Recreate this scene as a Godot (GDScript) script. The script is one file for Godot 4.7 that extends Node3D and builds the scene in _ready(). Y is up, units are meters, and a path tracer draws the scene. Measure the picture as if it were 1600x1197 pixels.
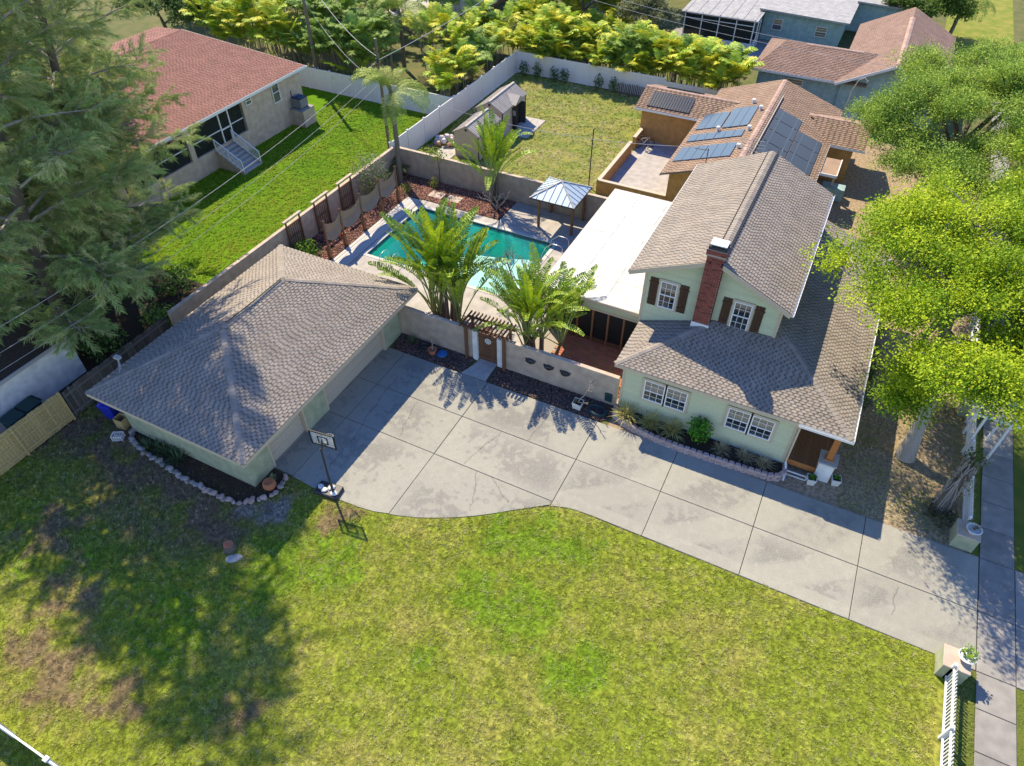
extends Node3D
# A suburban plot seen from the air. x runs along the house front, z towards the camera, y up, metres.

const SUN_DIR := Vector3(0.72, -1.0, 0.56)
var R := RandomNumberGenerator.new()
var M := {}
var T := {}
var used := {}
var LIB := {}


func _ready() -> void:
	R.seed = 20240611
	set_camera_and_light()
	make_materials()
	build_ground()
	build_driveway()
	build_lawns()
	build_garage()
	build_house()
	build_lanai()
	build_court()
	build_pool()
	build_pool_garden()
	build_west_neighbour()
	build_north_yard()
	build_yellow_house()
	build_blue_houses()
	build_street_side()
	build_front_planter()
	build_garage_side()
	build_hoop()
	build_poles()
	build_palms()
	build_trees()


func set_camera_and_light() -> void:
	var cam := Camera3D.new()
	cam.name = "camera"
	add_child(cam)
	cam.position = Vector3(0, 25, 0)
	cam.rotation_degrees = Vector3(-44.49, 26.678, 0)
	cam.fov = 57.54
	cam.near = 0.1
	cam.far = 900.0
	cam.current = true
	var we := WorldEnvironment.new()
	we.name = "environment"
	var env := Environment.new()
	var sky := Sky.new()
	var sm := ProceduralSkyMaterial.new()
	sm.sky_top_color = Color(0.02, 0.29, 0.62)
	sm.sky_horizon_color = Color(0.86, 0.95, 0.97)
	sm.sky_curve = 0.26
	sm.ground_bottom_color = Color(0.25, 0.26, 0.2)
	sm.ground_horizon_color = Color(0.55, 0.6, 0.62)
	sm.sky_energy_multiplier = 1.18
	sky.sky_material = sm
	env.background_mode = Environment.BG_SKY
	env.sky = sky
	env.tonemap_mode = Environment.TONE_MAPPER_LINEAR
	env.tonemap_exposure = 1.9
	env.sdfgi_enabled = true
	env.ssao_enabled = true
	env.ssil_enabled = true
	we.environment = env
	add_child(we)
	var sun := DirectionalLight3D.new()
	sun.name = "sun"
	sun.light_energy = 1.6
	sun.light_color = Color(1.0, 0.94, 0.825)
	sun.light_angular_distance = 0.5
	sun.shadow_enabled = true
	sun.basis = Basis.looking_at(SUN_DIR.normalized(), Vector3.UP)
	add_child(sun)


# ---------------------------------------------------------------- mesh building

class MB:
	var v := PackedVector3Array()
	var n := PackedVector3Array()
	var c := PackedColorArray()
	var t := PackedVector2Array()
	var col := Color(1, 1, 1)
	var uvr := Rect2()

	func vert(p: Vector3, k: Vector3) -> void:
		v.append(p)
		n.append(k)
		c.append(col)
		if uvr.size.x > 0.0:
			t.append(Vector2((p.x - uvr.position.x) / uvr.size.x, (p.z - uvr.position.y) / uvr.size.y))

	func tri(a: Vector3, b: Vector3, d: Vector3) -> void:
		var k := (b - a).cross(d - a).normalized()
		vert(a, k)
		vert(d, k)
		vert(b, k)

	func quad(a: Vector3, b: Vector3, d: Vector3, e: Vector3) -> void:
		var k := (d - a).cross(e - b).normalized()
		vert(a, k)
		vert(d, k)
		vert(b, k)
		vert(a, k)
		vert(e, k)
		vert(d, k)

	func box(p: Vector3, s: Vector3, b := Basis()) -> void:
		var x := b.x * s.x * 0.5
		var y := b.y * s.y * 0.5
		var z := b.z * s.z * 0.5
		var q := [p - x - y - z, p + x - y - z, p + x + y - z, p - x + y - z, p - x - y + z, p + x - y + z, p + x + y + z, p - x + y + z]
		quad(q[4], q[5], q[6], q[7])
		quad(q[1], q[0], q[3], q[2])
		quad(q[5], q[1], q[2], q[6])
		quad(q[0], q[4], q[7], q[3])
		quad(q[7], q[6], q[2], q[3])
		quad(q[0], q[1], q[5], q[4])

	func span(a: Vector3, b: Vector3) -> void:
		box((a + b) * 0.5, (b - a).abs())

	# box with its edges cut: k is the width of the cut
	func cbox(p: Vector3, s: Vector3, k: float, b := Basis()) -> void:
		var h := s * 0.5
		var f := func(x: float, y: float, z: float) -> Vector3: return p + b * Vector3(x, y, z)
		for ax in 3:
			for sg in [-1.0, 1.0]:
				var q := []
				for m in [[-1, -1], [1, -1], [1, 1], [-1, 1]]:
					var w := Vector3()
					w[ax] = sg * h[ax]
					w[(ax + 1) % 3] = m[0] * (h[(ax + 1) % 3] - k)
					w[(ax + 2) % 3] = m[1] * (h[(ax + 2) % 3] - k)
					q.append(p + b * w)
				if sg > 0:
					quad(q[0], q[1], q[2], q[3])
				else:
					quad(q[3], q[2], q[1], q[0])
		for ax in 3:
			var a1 := (ax + 1) % 3
			var a2 := (ax + 2) % 3
			for s1 in [-1.0, 1.0]:
				for s2 in [-1.0, 1.0]:
					var w0 := Vector3()
					var w1 := Vector3()
					w0[a1] = s1 * h[a1]
					w0[a2] = s2 * (h[a2] - k)
					w1[a1] = s1 * (h[a1] - k)
					w1[a2] = s2 * h[a2]
					var e := Vector3()
					e[ax] = h[ax] - k
					var qa := p + b * (w0 - e)
					var qb := p + b * (w0 + e)
					var qc := p + b * (w1 + e)
					var qd := p + b * (w1 - e)
					if s1 * s2 > 0:
						quad(qa, qd, qc, qb)
					else:
						quad(qa, qb, qc, qd)
		for sx in [-1.0, 1.0]:
			for sy in [-1.0, 1.0]:
				for sz in [-1.0, 1.0]:
					var a := p + b * Vector3(sx * h.x, sy * (h.y - k), sz * (h.z - k))
					var d := p + b * Vector3(sx * (h.x - k), sy * h.y, sz * (h.z - k))
					var g := p + b * Vector3(sx * (h.x - k), sy * (h.y - k), sz * h.z)
					if sx * sy * sz > 0:
						tri(a, d, g)
					else:
						tri(a, g, d)

	func bar(a: Vector3, b: Vector3, w: float, h: float, up := Vector3.UP) -> void:
		var d := b - a
		var z := d.normalized()
		if absf(z.dot(up)) > 0.99:
			up = Vector3.FORWARD
		var x := up.cross(z).normalized()
		box((a + b) * 0.5, Vector3(w, h, d.length()), Basis(x, z.cross(x), z))

	func tube(p: Array, r: Array, sides := 6, cap := true) -> void:
		var rings := []
		var ref := Vector3(0.31, 0.17, 0.93)
		for i in p.size():
			var d: Vector3 = (p[mini(i + 1, p.size() - 1)] - p[maxi(i - 1, 0)]).normalized()
			var x := ref.cross(d)
			if x.length() < 0.1:
				x = Vector3(0.9, 0.2, 0.1).cross(d)
			x = x.normalized()
			var y := d.cross(x)
			ref = y.cross(x) * -1.0 if false else ref
			var ring := []
			for k in sides:
				var a := TAU * k / sides
				ring.append(x * cos(a) + y * sin(a))
			rings.append(ring)
		for i in p.size() - 1:
			for k in sides:
				var j := (k + 1) % sides
				var na: Vector3 = rings[i][k]
				var nb: Vector3 = rings[i][j]
				var nc: Vector3 = rings[i + 1][j]
				var nd: Vector3 = rings[i + 1][k]
				var a: Vector3 = p[i] + na * r[i]
				var b: Vector3 = p[i] + nb * r[i]
				var cc: Vector3 = p[i + 1] + nc * r[i + 1]
				var dd: Vector3 = p[i + 1] + nd * r[i + 1]
				vert(a, na)
				vert(cc, nc)
				vert(b, nb)
				vert(a, na)
				vert(dd, nd)
				vert(cc, nc)
		if cap:
			for e in [0, p.size() - 1]:
				for k in range(1, sides - 1):
					var q0: Vector3 = p[e] + rings[e][0] * r[e]
					var q1: Vector3 = p[e] + rings[e][k] * r[e]
					var q2: Vector3 = p[e] + rings[e][k + 1] * r[e]
					if e == 0:
						tri(q0, q2, q1)
					else:
						tri(q0, q1, q2)

	# profile: Vector2(radius, height) from bottom to top
	func lathe(p: Vector3, prof: Array, seg := 14, b := Basis()) -> void:
		for i in prof.size() - 1:
			var a: Vector2 = prof[i]
			var d: Vector2 = prof[i + 1]
			var nn := Vector2(d.y - a.y, a.x - d.x).normalized()
			for k in seg:
				var t0 := TAU * k / seg
				var t1 := TAU * (k + 1) / seg
				var e0 := Vector3(cos(t0), 0, -sin(t0))
				var e1 := Vector3(cos(t1), 0, -sin(t1))
				var p0 := p + b * (e0 * a.x + Vector3(0, a.y, 0))
				var p1 := p + b * (e1 * a.x + Vector3(0, a.y, 0))
				var p2 := p + b * (e1 * d.x + Vector3(0, d.y, 0))
				var p3 := p + b * (e0 * d.x + Vector3(0, d.y, 0))
				var n0 := b * (e0 * nn.x + Vector3(0, nn.y, 0))
				var n1 := b * (e1 * nn.x + Vector3(0, nn.y, 0))
				vert(p0, n0)
				vert(p2, n1)
				vert(p1, n1)
				vert(p0, n0)
				vert(p3, n0)
				vert(p2, n1)

	# flat outline (x, z) raised from y0 to y1
	func prism(o: PackedVector2Array, y0: float, y1: float) -> void:
		if not Geometry2D.is_polygon_clockwise(o):
			o = o.duplicate()
			o.reverse()
		var ix := Geometry2D.triangulate_polygon(o)
		for i in range(0, ix.size(), 3):
			var a := Vector3(o[ix[i]].x, y1, o[ix[i]].y)
			var b := Vector3(o[ix[i + 1]].x, y1, o[ix[i + 1]].y)
			var d := Vector3(o[ix[i + 2]].x, y1, o[ix[i + 2]].y)
			if (b - a).cross(d - a).y > 0:
				tri(a, b, d)
			else:
				tri(a, d, b)
		if y0 >= y1:
			return
		for i in o.size():
			var p: Vector2 = o[i]
			var q: Vector2 = o[(i + 1) % o.size()]
			quad(Vector3(q.x, y0, q.y), Vector3(p.x, y0, p.y), Vector3(p.x, y1, p.y), Vector3(q.x, y1, q.y))

	func rect(x0: float, z0: float, x1: float, z1: float, y: float) -> void:
		quad(Vector3(x0, y, z1), Vector3(x1, y, z1), Vector3(x1, y, z0), Vector3(x0, y, z0))

	func blob(p: Vector3, s: Vector3, rng: RandomNumberGenerator, rough := 0.25, seg := 7, rows := 4) -> void:
		var g := []
		for i in rows + 1:
			var row := []
			var la := -PI / 2 + PI * i / rows
			for k in seg:
				var lo := TAU * k / seg
				var f := 1.0 + rng.randf_range(-rough, rough) if i > 0 and i < rows else 1.0
				row.append(p + Vector3(cos(la) * cos(lo) * s.x * f, sin(la) * s.y * (f if i > 0 and i < rows else 0.9), cos(la) * sin(lo) * s.z * f))
			g.append(row)
		for i in rows:
			for k in seg:
				var j := (k + 1) % seg
				quad(g[i][j], g[i][k], g[i + 1][k], g[i + 1][j])

	func mesh() -> ArrayMesh:
		var m := ArrayMesh.new()
		if v.is_empty():
			return m
		var a := []
		a.resize(Mesh.ARRAY_MAX)
		a[Mesh.ARRAY_VERTEX] = v
		a[Mesh.ARRAY_NORMAL] = n
		a[Mesh.ARRAY_COLOR] = c
		if t.size():
			a[Mesh.ARRAY_TEX_UV] = t
		m.add_surface_from_arrays(Mesh.PRIMITIVE_TRIANGLES, a)
		return m


# ---------------------------------------------------------------- nodes

func numbered(called: String) -> String:
	var k: int = used.get(called, 0)
	used[called] = k + 1
	return called if k == 0 else "%s_%03d" % [called, k]


func tag(o: Node3D, label: String, category: String, group := "", kind := "") -> Node3D:
	o.set_meta("label", label)
	o.set_meta("category", category)
	if group != "":
		o.set_meta("group", group)
	if kind != "":
		o.set_meta("kind", kind)
	return o


func thing(called: String, label: String, category: String, at := Vector3.ZERO, turn := 0.0, group := "") -> Node3D:
	var o := Node3D.new()
	o.name = numbered(called)
	add_child(o)
	o.position = at
	o.rotation.y = turn
	return tag(o, label, category, group)


func setting(called: String, label: String, category: String, mb: MB = null, mat: Material = null) -> Node3D:
	var o: Node3D
	if mb:
		o = MeshInstance3D.new()
		o.mesh = mb.mesh()
		o.material_override = mat
	else:
		o = Node3D.new()
	o.name = numbered(called)
	add_child(o)
	return tag(o, label, category, "", "structure")


func part(par: Node3D, called: String, shape, mat: Material, at := Transform3D(), label := "") -> MeshInstance3D:
	var o := MeshInstance3D.new()
	o.name = called
	o.mesh = shape.mesh() if shape is MB else shape
	o.material_override = mat
	o.transform = at
	if label != "":
		o.set_meta("label", label)
	par.add_child(o, true)
	return o


func stuff_part(par: Node3D, called: String, shape, mat: Material) -> MeshInstance3D:
	var o := part(par, called, shape, mat)
	o.set_meta("kind", "stuff")
	return o


func one(called: String, label: String, category: String, shape: MB, mat: Material, at := Vector3.ZERO, turn := 0.0, group := "") -> MeshInstance3D:
	var o := MeshInstance3D.new()
	o.name = numbered(called)
	o.mesh = shape.mesh()
	o.material_override = mat
	add_child(o)
	o.position = at
	o.rotation.y = turn
	tag(o, label, category, group)
	return o


func scatter(par: Node3D, called: String, mesh: Mesh, mat: Material, where: Array, tint: PackedColorArray) -> MultiMeshInstance3D:
	var mm := MultiMesh.new()
	mm.transform_format = MultiMesh.TRANSFORM_3D
	mm.use_colors = true
	mm.mesh = mesh
	mm.instance_count = where.size()
	for i in where.size():
		mm.set_instance_transform(i, where[i])
		mm.set_instance_color(i, tint[i])
	var o := MultiMeshInstance3D.new()
	o.multimesh = mm
	o.material_override = mat
	if par == self:
		o.name = numbered(called)
		add_child(o)
	else:
		o.name = called
		par.add_child(o, true)
	o.set_meta("kind", "stuff")
	return o


func tf(p: Vector3, turn := 0.0, lean := 0.0, s := 1.0) -> Transform3D:
	return Transform3D(Basis(Vector3.UP, turn) * Basis(Vector3.RIGHT, lean) * Basis().scaled(Vector3(s, s, s)), p)


func rc(a: float, b: float) -> Color:
	var k := R.randf_range(a, b)
	return Color(k, k, k)


# ---------------------------------------------------------------- materials

func noise_tex(freq: float, octaves: int, lo: Color, hi: Color, sd: int, size := 512, kind := FastNoiseLite.TYPE_SIMPLEX_SMOOTH) -> NoiseTexture2D:
	var f := FastNoiseLite.new()
	f.noise_type = kind
	f.seed = sd
	f.frequency = freq
	f.fractal_octaves = octaves
	var g := Gradient.new()
	g.set_color(0, lo)
	g.set_color(1, hi)
	var t := NoiseTexture2D.new()
	t.width = size
	t.height = size
	t.seamless = true
	t.noise = f
	t.color_ramp = g
	return t


func bump_tex(freq: float, octaves: int, sd: int, strength := 6.0) -> NoiseTexture2D:
	var f := FastNoiseLite.new()
	f.seed = sd
	f.frequency = freq
	f.fractal_octaves = octaves
	var t := NoiseTexture2D.new()
	t.width = 512
	t.height = 512
	t.seamless = true
	t.noise = f
	t.as_normal_map = true
	t.bump_strength = strength
	return t


func mk(key: String, lin: Color, rough := 0.8, o := {}) -> StandardMaterial3D:
	var m := StandardMaterial3D.new()
	m.resource_name = key
	m.albedo_color = lin.linear_to_srgb()
	m.albedo_color.a = lin.a
	m.roughness = rough
	m.metallic = o.get("metal", 0.0)
	m.metallic_specular = o.get("spec", 0.35)
	m.vertex_color_use_as_albedo = true
	if o.has("tex"):
		m.albedo_texture = T[o.tex]
		m.uv1_triplanar = true
		m.uv1_world_triplanar = o.get("world", true)
		m.uv1_scale = Vector3.ONE * o.get("s", 0.3)
		if o.has("sv"):
			m.uv1_scale = o.sv
	if o.has("nor"):
		m.normal_enabled = true
		m.normal_texture = T[o.nor]
		m.normal_scale = o.get("ns", 0.5)
		m.uv1_triplanar = true
		m.uv1_world_triplanar = o.get("world", true)
		m.uv1_scale = Vector3.ONE * o.get("s", 0.3)
	if o.has("det"):
		m.detail_enabled = true
		m.detail_albedo = T[o.det]
		m.detail_blend_mode = BaseMaterial3D.BLEND_MODE_MUL
		m.detail_uv_layer = BaseMaterial3D.DETAIL_UV_2
		m.uv2_triplanar = true
		m.uv2_world_triplanar = true
		m.uv2_scale = Vector3.ONE * o.get("ds", 1.5)
	if o.has("back"):
		m.backlight_enabled = true
		m.backlight = o.back
	if lin.a < 1.0:
		m.transparency = BaseMaterial3D.TRANSPARENCY_ALPHA
	M[key] = m
	return m


func g1(k: float) -> Color:
	return Color(k, k, k)


func make_materials() -> void:
	T.mottle = noise_tex(0.012, 5, g1(0.84), g1(1.0), 3)
	T.grain = noise_tex(0.09, 4, g1(0.84), g1(1.0), 5)
	T.speck = noise_tex(0.28, 2, g1(0.72), g1(1.0), 7)
	T.streak = noise_tex(0.03, 4, g1(0.91), g1(1.0), 9)
	T.soil = noise_tex(0.05, 5, Color(0.35, 0.33, 0.3), g1(1.0), 11)
	T.turf = noise_tex(0.02, 5, Color(0.75, 0.86, 0.7), Color(1.0, 0.98, 0.92), 13)
	T.turf_dry = noise_tex(0.012, 5, Color(0.7, 0.84, 0.6), Color(1.0, 0.95, 0.86), 15)
	T.litter = noise_tex(0.045, 5, Color(0.62, 0.58, 0.52), Color(1.0, 0.95, 0.9), 17)
	T.wood = noise_tex(0.05, 4, g1(0.68), g1(1.0), 19)
	T.bark = noise_tex(0.04, 5, g1(0.6), g1(1.0), 21)
	T.stain = noise_tex(0.018, 5, Color(0.8, 0.79, 0.76), g1(1.0), 29)
	T.n_fine = bump_tex(0.14, 3, 23, 5.0)
	T.n_rough = bump_tex(0.05, 5, 25, 8.0)
	T.n_water = bump_tex(0.02, 3, 27, 3.0)
	mk("ground", Color(0.2, 0.19, 0.09), 0.95, {tex = "turf_dry", s = 0.09, det = "speck", ds = 1.1})
	mk("soil", Color(0.13, 0.092, 0.062), 0.95, {tex = "soil", s = 0.5, det = "speck", ds = 1.3})
	mk("mulch", Color(0.17, 0.085, 0.06), 0.95, {tex = "soil", s = 0.7, det = "speck", ds = 1.6})
	mk("chips", Color(0.28, 0.14, 0.1), 0.9, {})
	mk("chips_dark", Color(0.11, 0.075, 0.06), 0.9, {})
	mk("joint", Color(0.07, 0.065, 0.055), 0.95, {tex = "grain", s = 1.0})
	mk("walk", Color(0.42, 0.395, 0.35), 0.85, {tex = "mottle", s = 0.22, det = "speck", ds = 0.9})
	mk("walk_light", Color(0.52, 0.49, 0.44), 0.85, {tex = "mottle", s = 0.3, det = "grain", ds = 0.8})
	mk("pool_deck", Color(0.5, 0.46, 0.41), 0.85, {tex = "mottle", s = 0.2, det = "grain", ds = 0.7})
	mk("coping", Color(0.56, 0.53, 0.48), 0.8, {tex = "grain", s = 0.5})
	mk("asphalt", Color(0.06, 0.06, 0.062), 0.9, {tex = "mottle", s = 0.2, det = "speck", ds = 1.2})
	mk("shingle", Color(0.47, 0.41, 0.345), 0.92, {tex = "mottle", s = 0.13, det = "speck", ds = 2.6})
	mk("shingle_red", Color(0.5, 0.25, 0.2), 0.92, {tex = "mottle", s = 0.12, det = "speck", ds = 2.2})
	mk("shingle_tan", Color(0.48, 0.33, 0.23), 0.92, {tex = "mottle", s = 0.12, det = "speck", ds = 2.2})
	mk("shingle_brown", Color(0.42, 0.28, 0.22), 0.92, {tex = "mottle", s = 0.1, det = "speck", ds = 1.6})
	mk("ridge_pink", Color(0.5, 0.34, 0.27), 0.9, {tex = "mottle", s = 0.3})
	mk("roof_under", Color(0.14, 0.12, 0.1), 0.95)
	mk("black", Color(0.012, 0.012, 0.013), 0.6)
	mk("green_stucco", Color(0.46, 0.49, 0.33), 0.9, {tex = "mottle", s = 0.25, det = "grain", ds = 1.2, nor = "n_fine"})
	mk("siding", Color(0.5, 0.53, 0.36), 0.75, {tex = "streak", s = 0.6})
	mk("trim", Color(0.5, 0.42, 0.31), 0.75, {tex = "streak", s = 0.6})
	mk("door_tan", Color(0.46, 0.39, 0.31), 0.7, {tex = "streak", s = 0.5})
	mk("white", Color(0.7, 0.7, 0.69), 0.55, {tex = "streak", s = 0.5})
	mk("membrane", Color(0.72, 0.72, 0.71), 0.7, {tex = "stain", s = 0.14, det = "streak", ds = 0.6})
	mk("roof_grey", Color(0.42, 0.415, 0.41), 0.8, {tex = "mottle", s = 0.15, det = "mottle", ds = 0.4})
	mk("stucco_wall", Color(0.56, 0.45, 0.35), 0.92, {tex = "mottle", s = 0.22, det = "grain", ds = 1.3, nor = "n_fine"})
	mk("stucco_tan", Color(0.62, 0.5, 0.39), 0.92, {tex = "mottle", s = 0.22, det = "grain", ds = 1.3})
	mk("stucco_yellow", Color(0.56, 0.31, 0.11), 0.92, {tex = "mottle", s = 0.25, det = "grain", ds = 1.2})
	mk("stucco_blue", Color(0.36, 0.52, 0.54), 0.85, {tex = "mottle", s = 0.25, det = "grain", ds = 1.0})
	mk("stucco_white", Color(0.7, 0.7, 0.68), 0.85, {tex = "mottle", s = 0.25})
	mk("brick", Color(0.34, 0.1, 0.07), 0.9, {det = "speck", ds = 2.5})
	mk("mortar", Color(0.36, 0.31, 0.27), 0.95, {tex = "grain", s = 1.2})
	mk("paver", Color(0.6, 0.27, 0.14), 0.9, {det = "speck", ds = 2.0})
	mk("planter_stone", Color(0.66, 0.5, 0.45), 0.92, {tex = "speck", s = 1.6, det = "mottle", ds = 0.5, nor = "n_rough", ns = 0.6})
	mk("rock", Color(0.44, 0.4, 0.38), 0.9, {tex = "grain", s = 0.9, det = "mottle", ds = 0.6})
	mk("wood_brown", Color(0.2, 0.1, 0.055), 0.8, {tex = "wood", sv = Vector3(1.2, 0.15, 1.2)})
	mk("wood_post", Color(0.32, 0.16, 0.08), 0.8, {tex = "wood", sv = Vector3(1.4, 0.2, 1.4)})
	mk("wood_orange", Color(0.5, 0.2, 0.06), 0.65, {tex = "wood", sv = Vector3(1.5, 0.2, 1.5)})
	mk("wood_deck", Color(0.28, 0.13, 0.06), 0.7, {tex = "wood", sv = Vector3(0.2, 1.0, 1.6)})
	mk("wood_cedar", Color(0.62, 0.46, 0.2), 0.85, {tex = "wood", sv = Vector3(1.5, 0.16, 1.5)})
	mk("wood_grey", Color(0.22, 0.19, 0.16), 0.9, {tex = "wood", sv = Vector3(1.5, 0.16, 1.5)})
	mk("shutter", Color(0.1, 0.05, 0.028), 0.75, {tex = "wood", sv = Vector3(2.0, 0.25, 2.0)})
	mk("cloth", Color(0.27, 0.2, 0.165), 0.95, {tex = "streak", s = 1.2, back = Color(0.3, 0.25, 0.22)})
	mk("glass", Color(0.02, 0.03, 0.035, 0.25), 0.04, {spec = 0.6})
	mk("dim_room_backing", Color(0.3, 0.29, 0.27), 0.9)  # flat tone standing in for a dim room behind window glass
	mk("room", Color(0.5, 0.47, 0.42), 0.9)
	mk("blind", Color(0.62, 0.55, 0.42), 0.8)
	mk("screen", Color(0.025, 0.03, 0.028, 0.86), 0.5, {spec = 0.1})
	mk("screen_dark", Color(0.02, 0.022, 0.022), 0.45, {tex = "streak", s = 0.7, spec = 0.3})
	mk("metal_roof", Color(0.46, 0.55, 0.6), 0.42, {metal = 0.15, tex = "streak", s = 0.4})
	mk("metal", Color(0.55, 0.56, 0.57), 0.3, {metal = 0.9})
	mk("metal_dark", Color(0.04, 0.04, 0.042), 0.5, {metal = 0.2})
	mk("grey_paint", Color(0.36, 0.35, 0.33), 0.6, {tex = "streak", s = 0.8})
	mk("solar", Color(0.045, 0.075, 0.12), 0.22, {spec = 0.6})
	mk("solar_pool", Color(0.025, 0.03, 0.04), 0.35, {spec = 0.5})
	mk("solar_frame", Color(0.45, 0.46, 0.47), 0.4, {metal = 0.5})
	mk("shed", Color(0.5, 0.42, 0.33), 0.8, {tex = "streak", s = 0.5})
	mk("shed_roof", Color(0.4, 0.365, 0.325), 0.75, {tex = "mottle", s = 0.3})
	mk("plaster_deep", Color(0.02, 0.74, 0.53), 0.6, {tex = "mottle", s = 0.2})
	mk("plaster_pale", Color(0.5, 0.85, 0.76), 0.6, {tex = "speck", s = 0.35})
	mk("tile_blue", Color(0.03, 0.06, 0.1), 0.3)
	mk("water", Color(0.02, 0.5, 0.38, 0.12), 0.03, {spec = 0.5, nor = "n_water", s = 0.25, ns = 0.12})
	mk("terracotta", Color(0.42, 0.16, 0.08), 0.85, {tex = "grain", s = 1.5})
	mk("pot_white", Color(0.62, 0.61, 0.58), 0.7, {tex = "streak", s = 1.5})
	mk("blue_plastic", Color(0.015, 0.03, 0.32), 0.4)
	mk("blue_lid", Color(0.02, 0.12, 0.3), 0.5)
	mk("green_plastic", Color(0.02, 0.05, 0.045), 0.55)
	mk("hose", Color(0.03, 0.06, 0.07), 0.5)
	mk("red", Color(0.45, 0.02, 0.02), 0.5)
	mk("flag_pink", Color(0.5, 0.12, 0.4), 0.8)
	mk("flag_blue", Color(0.04, 0.05, 0.25), 0.8)
	mk("bark", Color(0.2, 0.165, 0.13), 0.95, {tex = "bark", s = 0.9, nor = "n_rough", ns = 0.8})
	mk("bark_pale", Color(0.46, 0.42, 0.37), 0.9, {tex = "bark", s = 0.8})
	mk("bark_palm", Color(0.25, 0.215, 0.17), 0.95, {tex = "bark", sv = Vector3(0.4, 2.2, 0.4)})
	mk("twig_pale", Color(0.42, 0.38, 0.32), 0.9, {tex = "bark", s = 1.2})
	mk("pole_wood", Color(0.24, 0.19, 0.14), 0.9, {tex = "bark", sv = Vector3(1.0, 0.1, 1.0)})
	mk("wire", Color(0.32, 0.32, 0.32), 0.5)
	mk("turf", Color(1, 1, 1), 0.95, {spec = 0.15, det = "speck", ds = 1.4})
	mk("blade", Color(1, 1, 1), 0.75, {spec = 0.25, back = Color(0.25, 0.25, 0.25)})
	mk("leaf", Color(1, 1, 1), 0.6, {spec = 0.3, back = Color(0.7, 0.7, 0.7)})
	mk("needle", Color(1, 1, 1), 0.75, {spec = 0.2, back = Color(0.65, 0.65, 0.65)})
	mk("paddle", Color(1, 1, 1), 0.45, {spec = 0.4, back = Color(0.6, 0.6, 0.6)})


# ---------------------------------------------------------------- ground

const POOL := [-24.8, -35.3, -14.72, -29.0]


func build_ground() -> void:
	var g := MB.new()
	var xs := [-400.0, POOL[0] - 0.25, POOL[2] + 0.25, 400.0]
	var zs := [-400.0, POOL[1] - 0.25, POOL[3] + 0.25, 300.0]
	for i in 3:
		for k in 3:
			if i == 1 and k == 1:
				continue
			g.rect(xs[i], zs[k], xs[i + 1], zs[k + 1], 0.0)
	setting("ground", "dry grassy ground under and around all the plots", "ground", g, M.ground)
	var soil := MB.new()
	soil.rect(-60, -30, -29.2, 8, 0.006)
	setting("tree_soil", "leaf-littered bare soil below the tall feathery tree", "soil", soil, M.soil)
	var sy := MB.new()
	sy.rect(4.0, -60, 10.1, -22.2, 0.006)
	sy.rect(-6.0, -60, 4.0, -37.0, 0.006)
	sy.rect(-6.0, -37.0, 4.0, -22.2, 0.005)
	mk("dry_yard", Color(0.62, 0.53, 0.4), 0.95, {tex = "litter", s = 0.2, det = "speck", ds = 1.2})
	setting("side_yard", "dry sandy grass between the house and the picket fence", "ground", sy, M.dry_yard)
	var road := MB.new()
	road.rect(14.6, -200, 22, 120, 0.004)
	setting("road", "asphalt street beyond the sidewalk", "road", road, M.asphalt)
	var kerb := MB.new()
	kerb.box(Vector3(14.5, 0.06, -40), Vector3(0.18, 0.14, 320))
	setting("kerb", "concrete kerb along the street", "kerb", kerb, M.walk)


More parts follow.
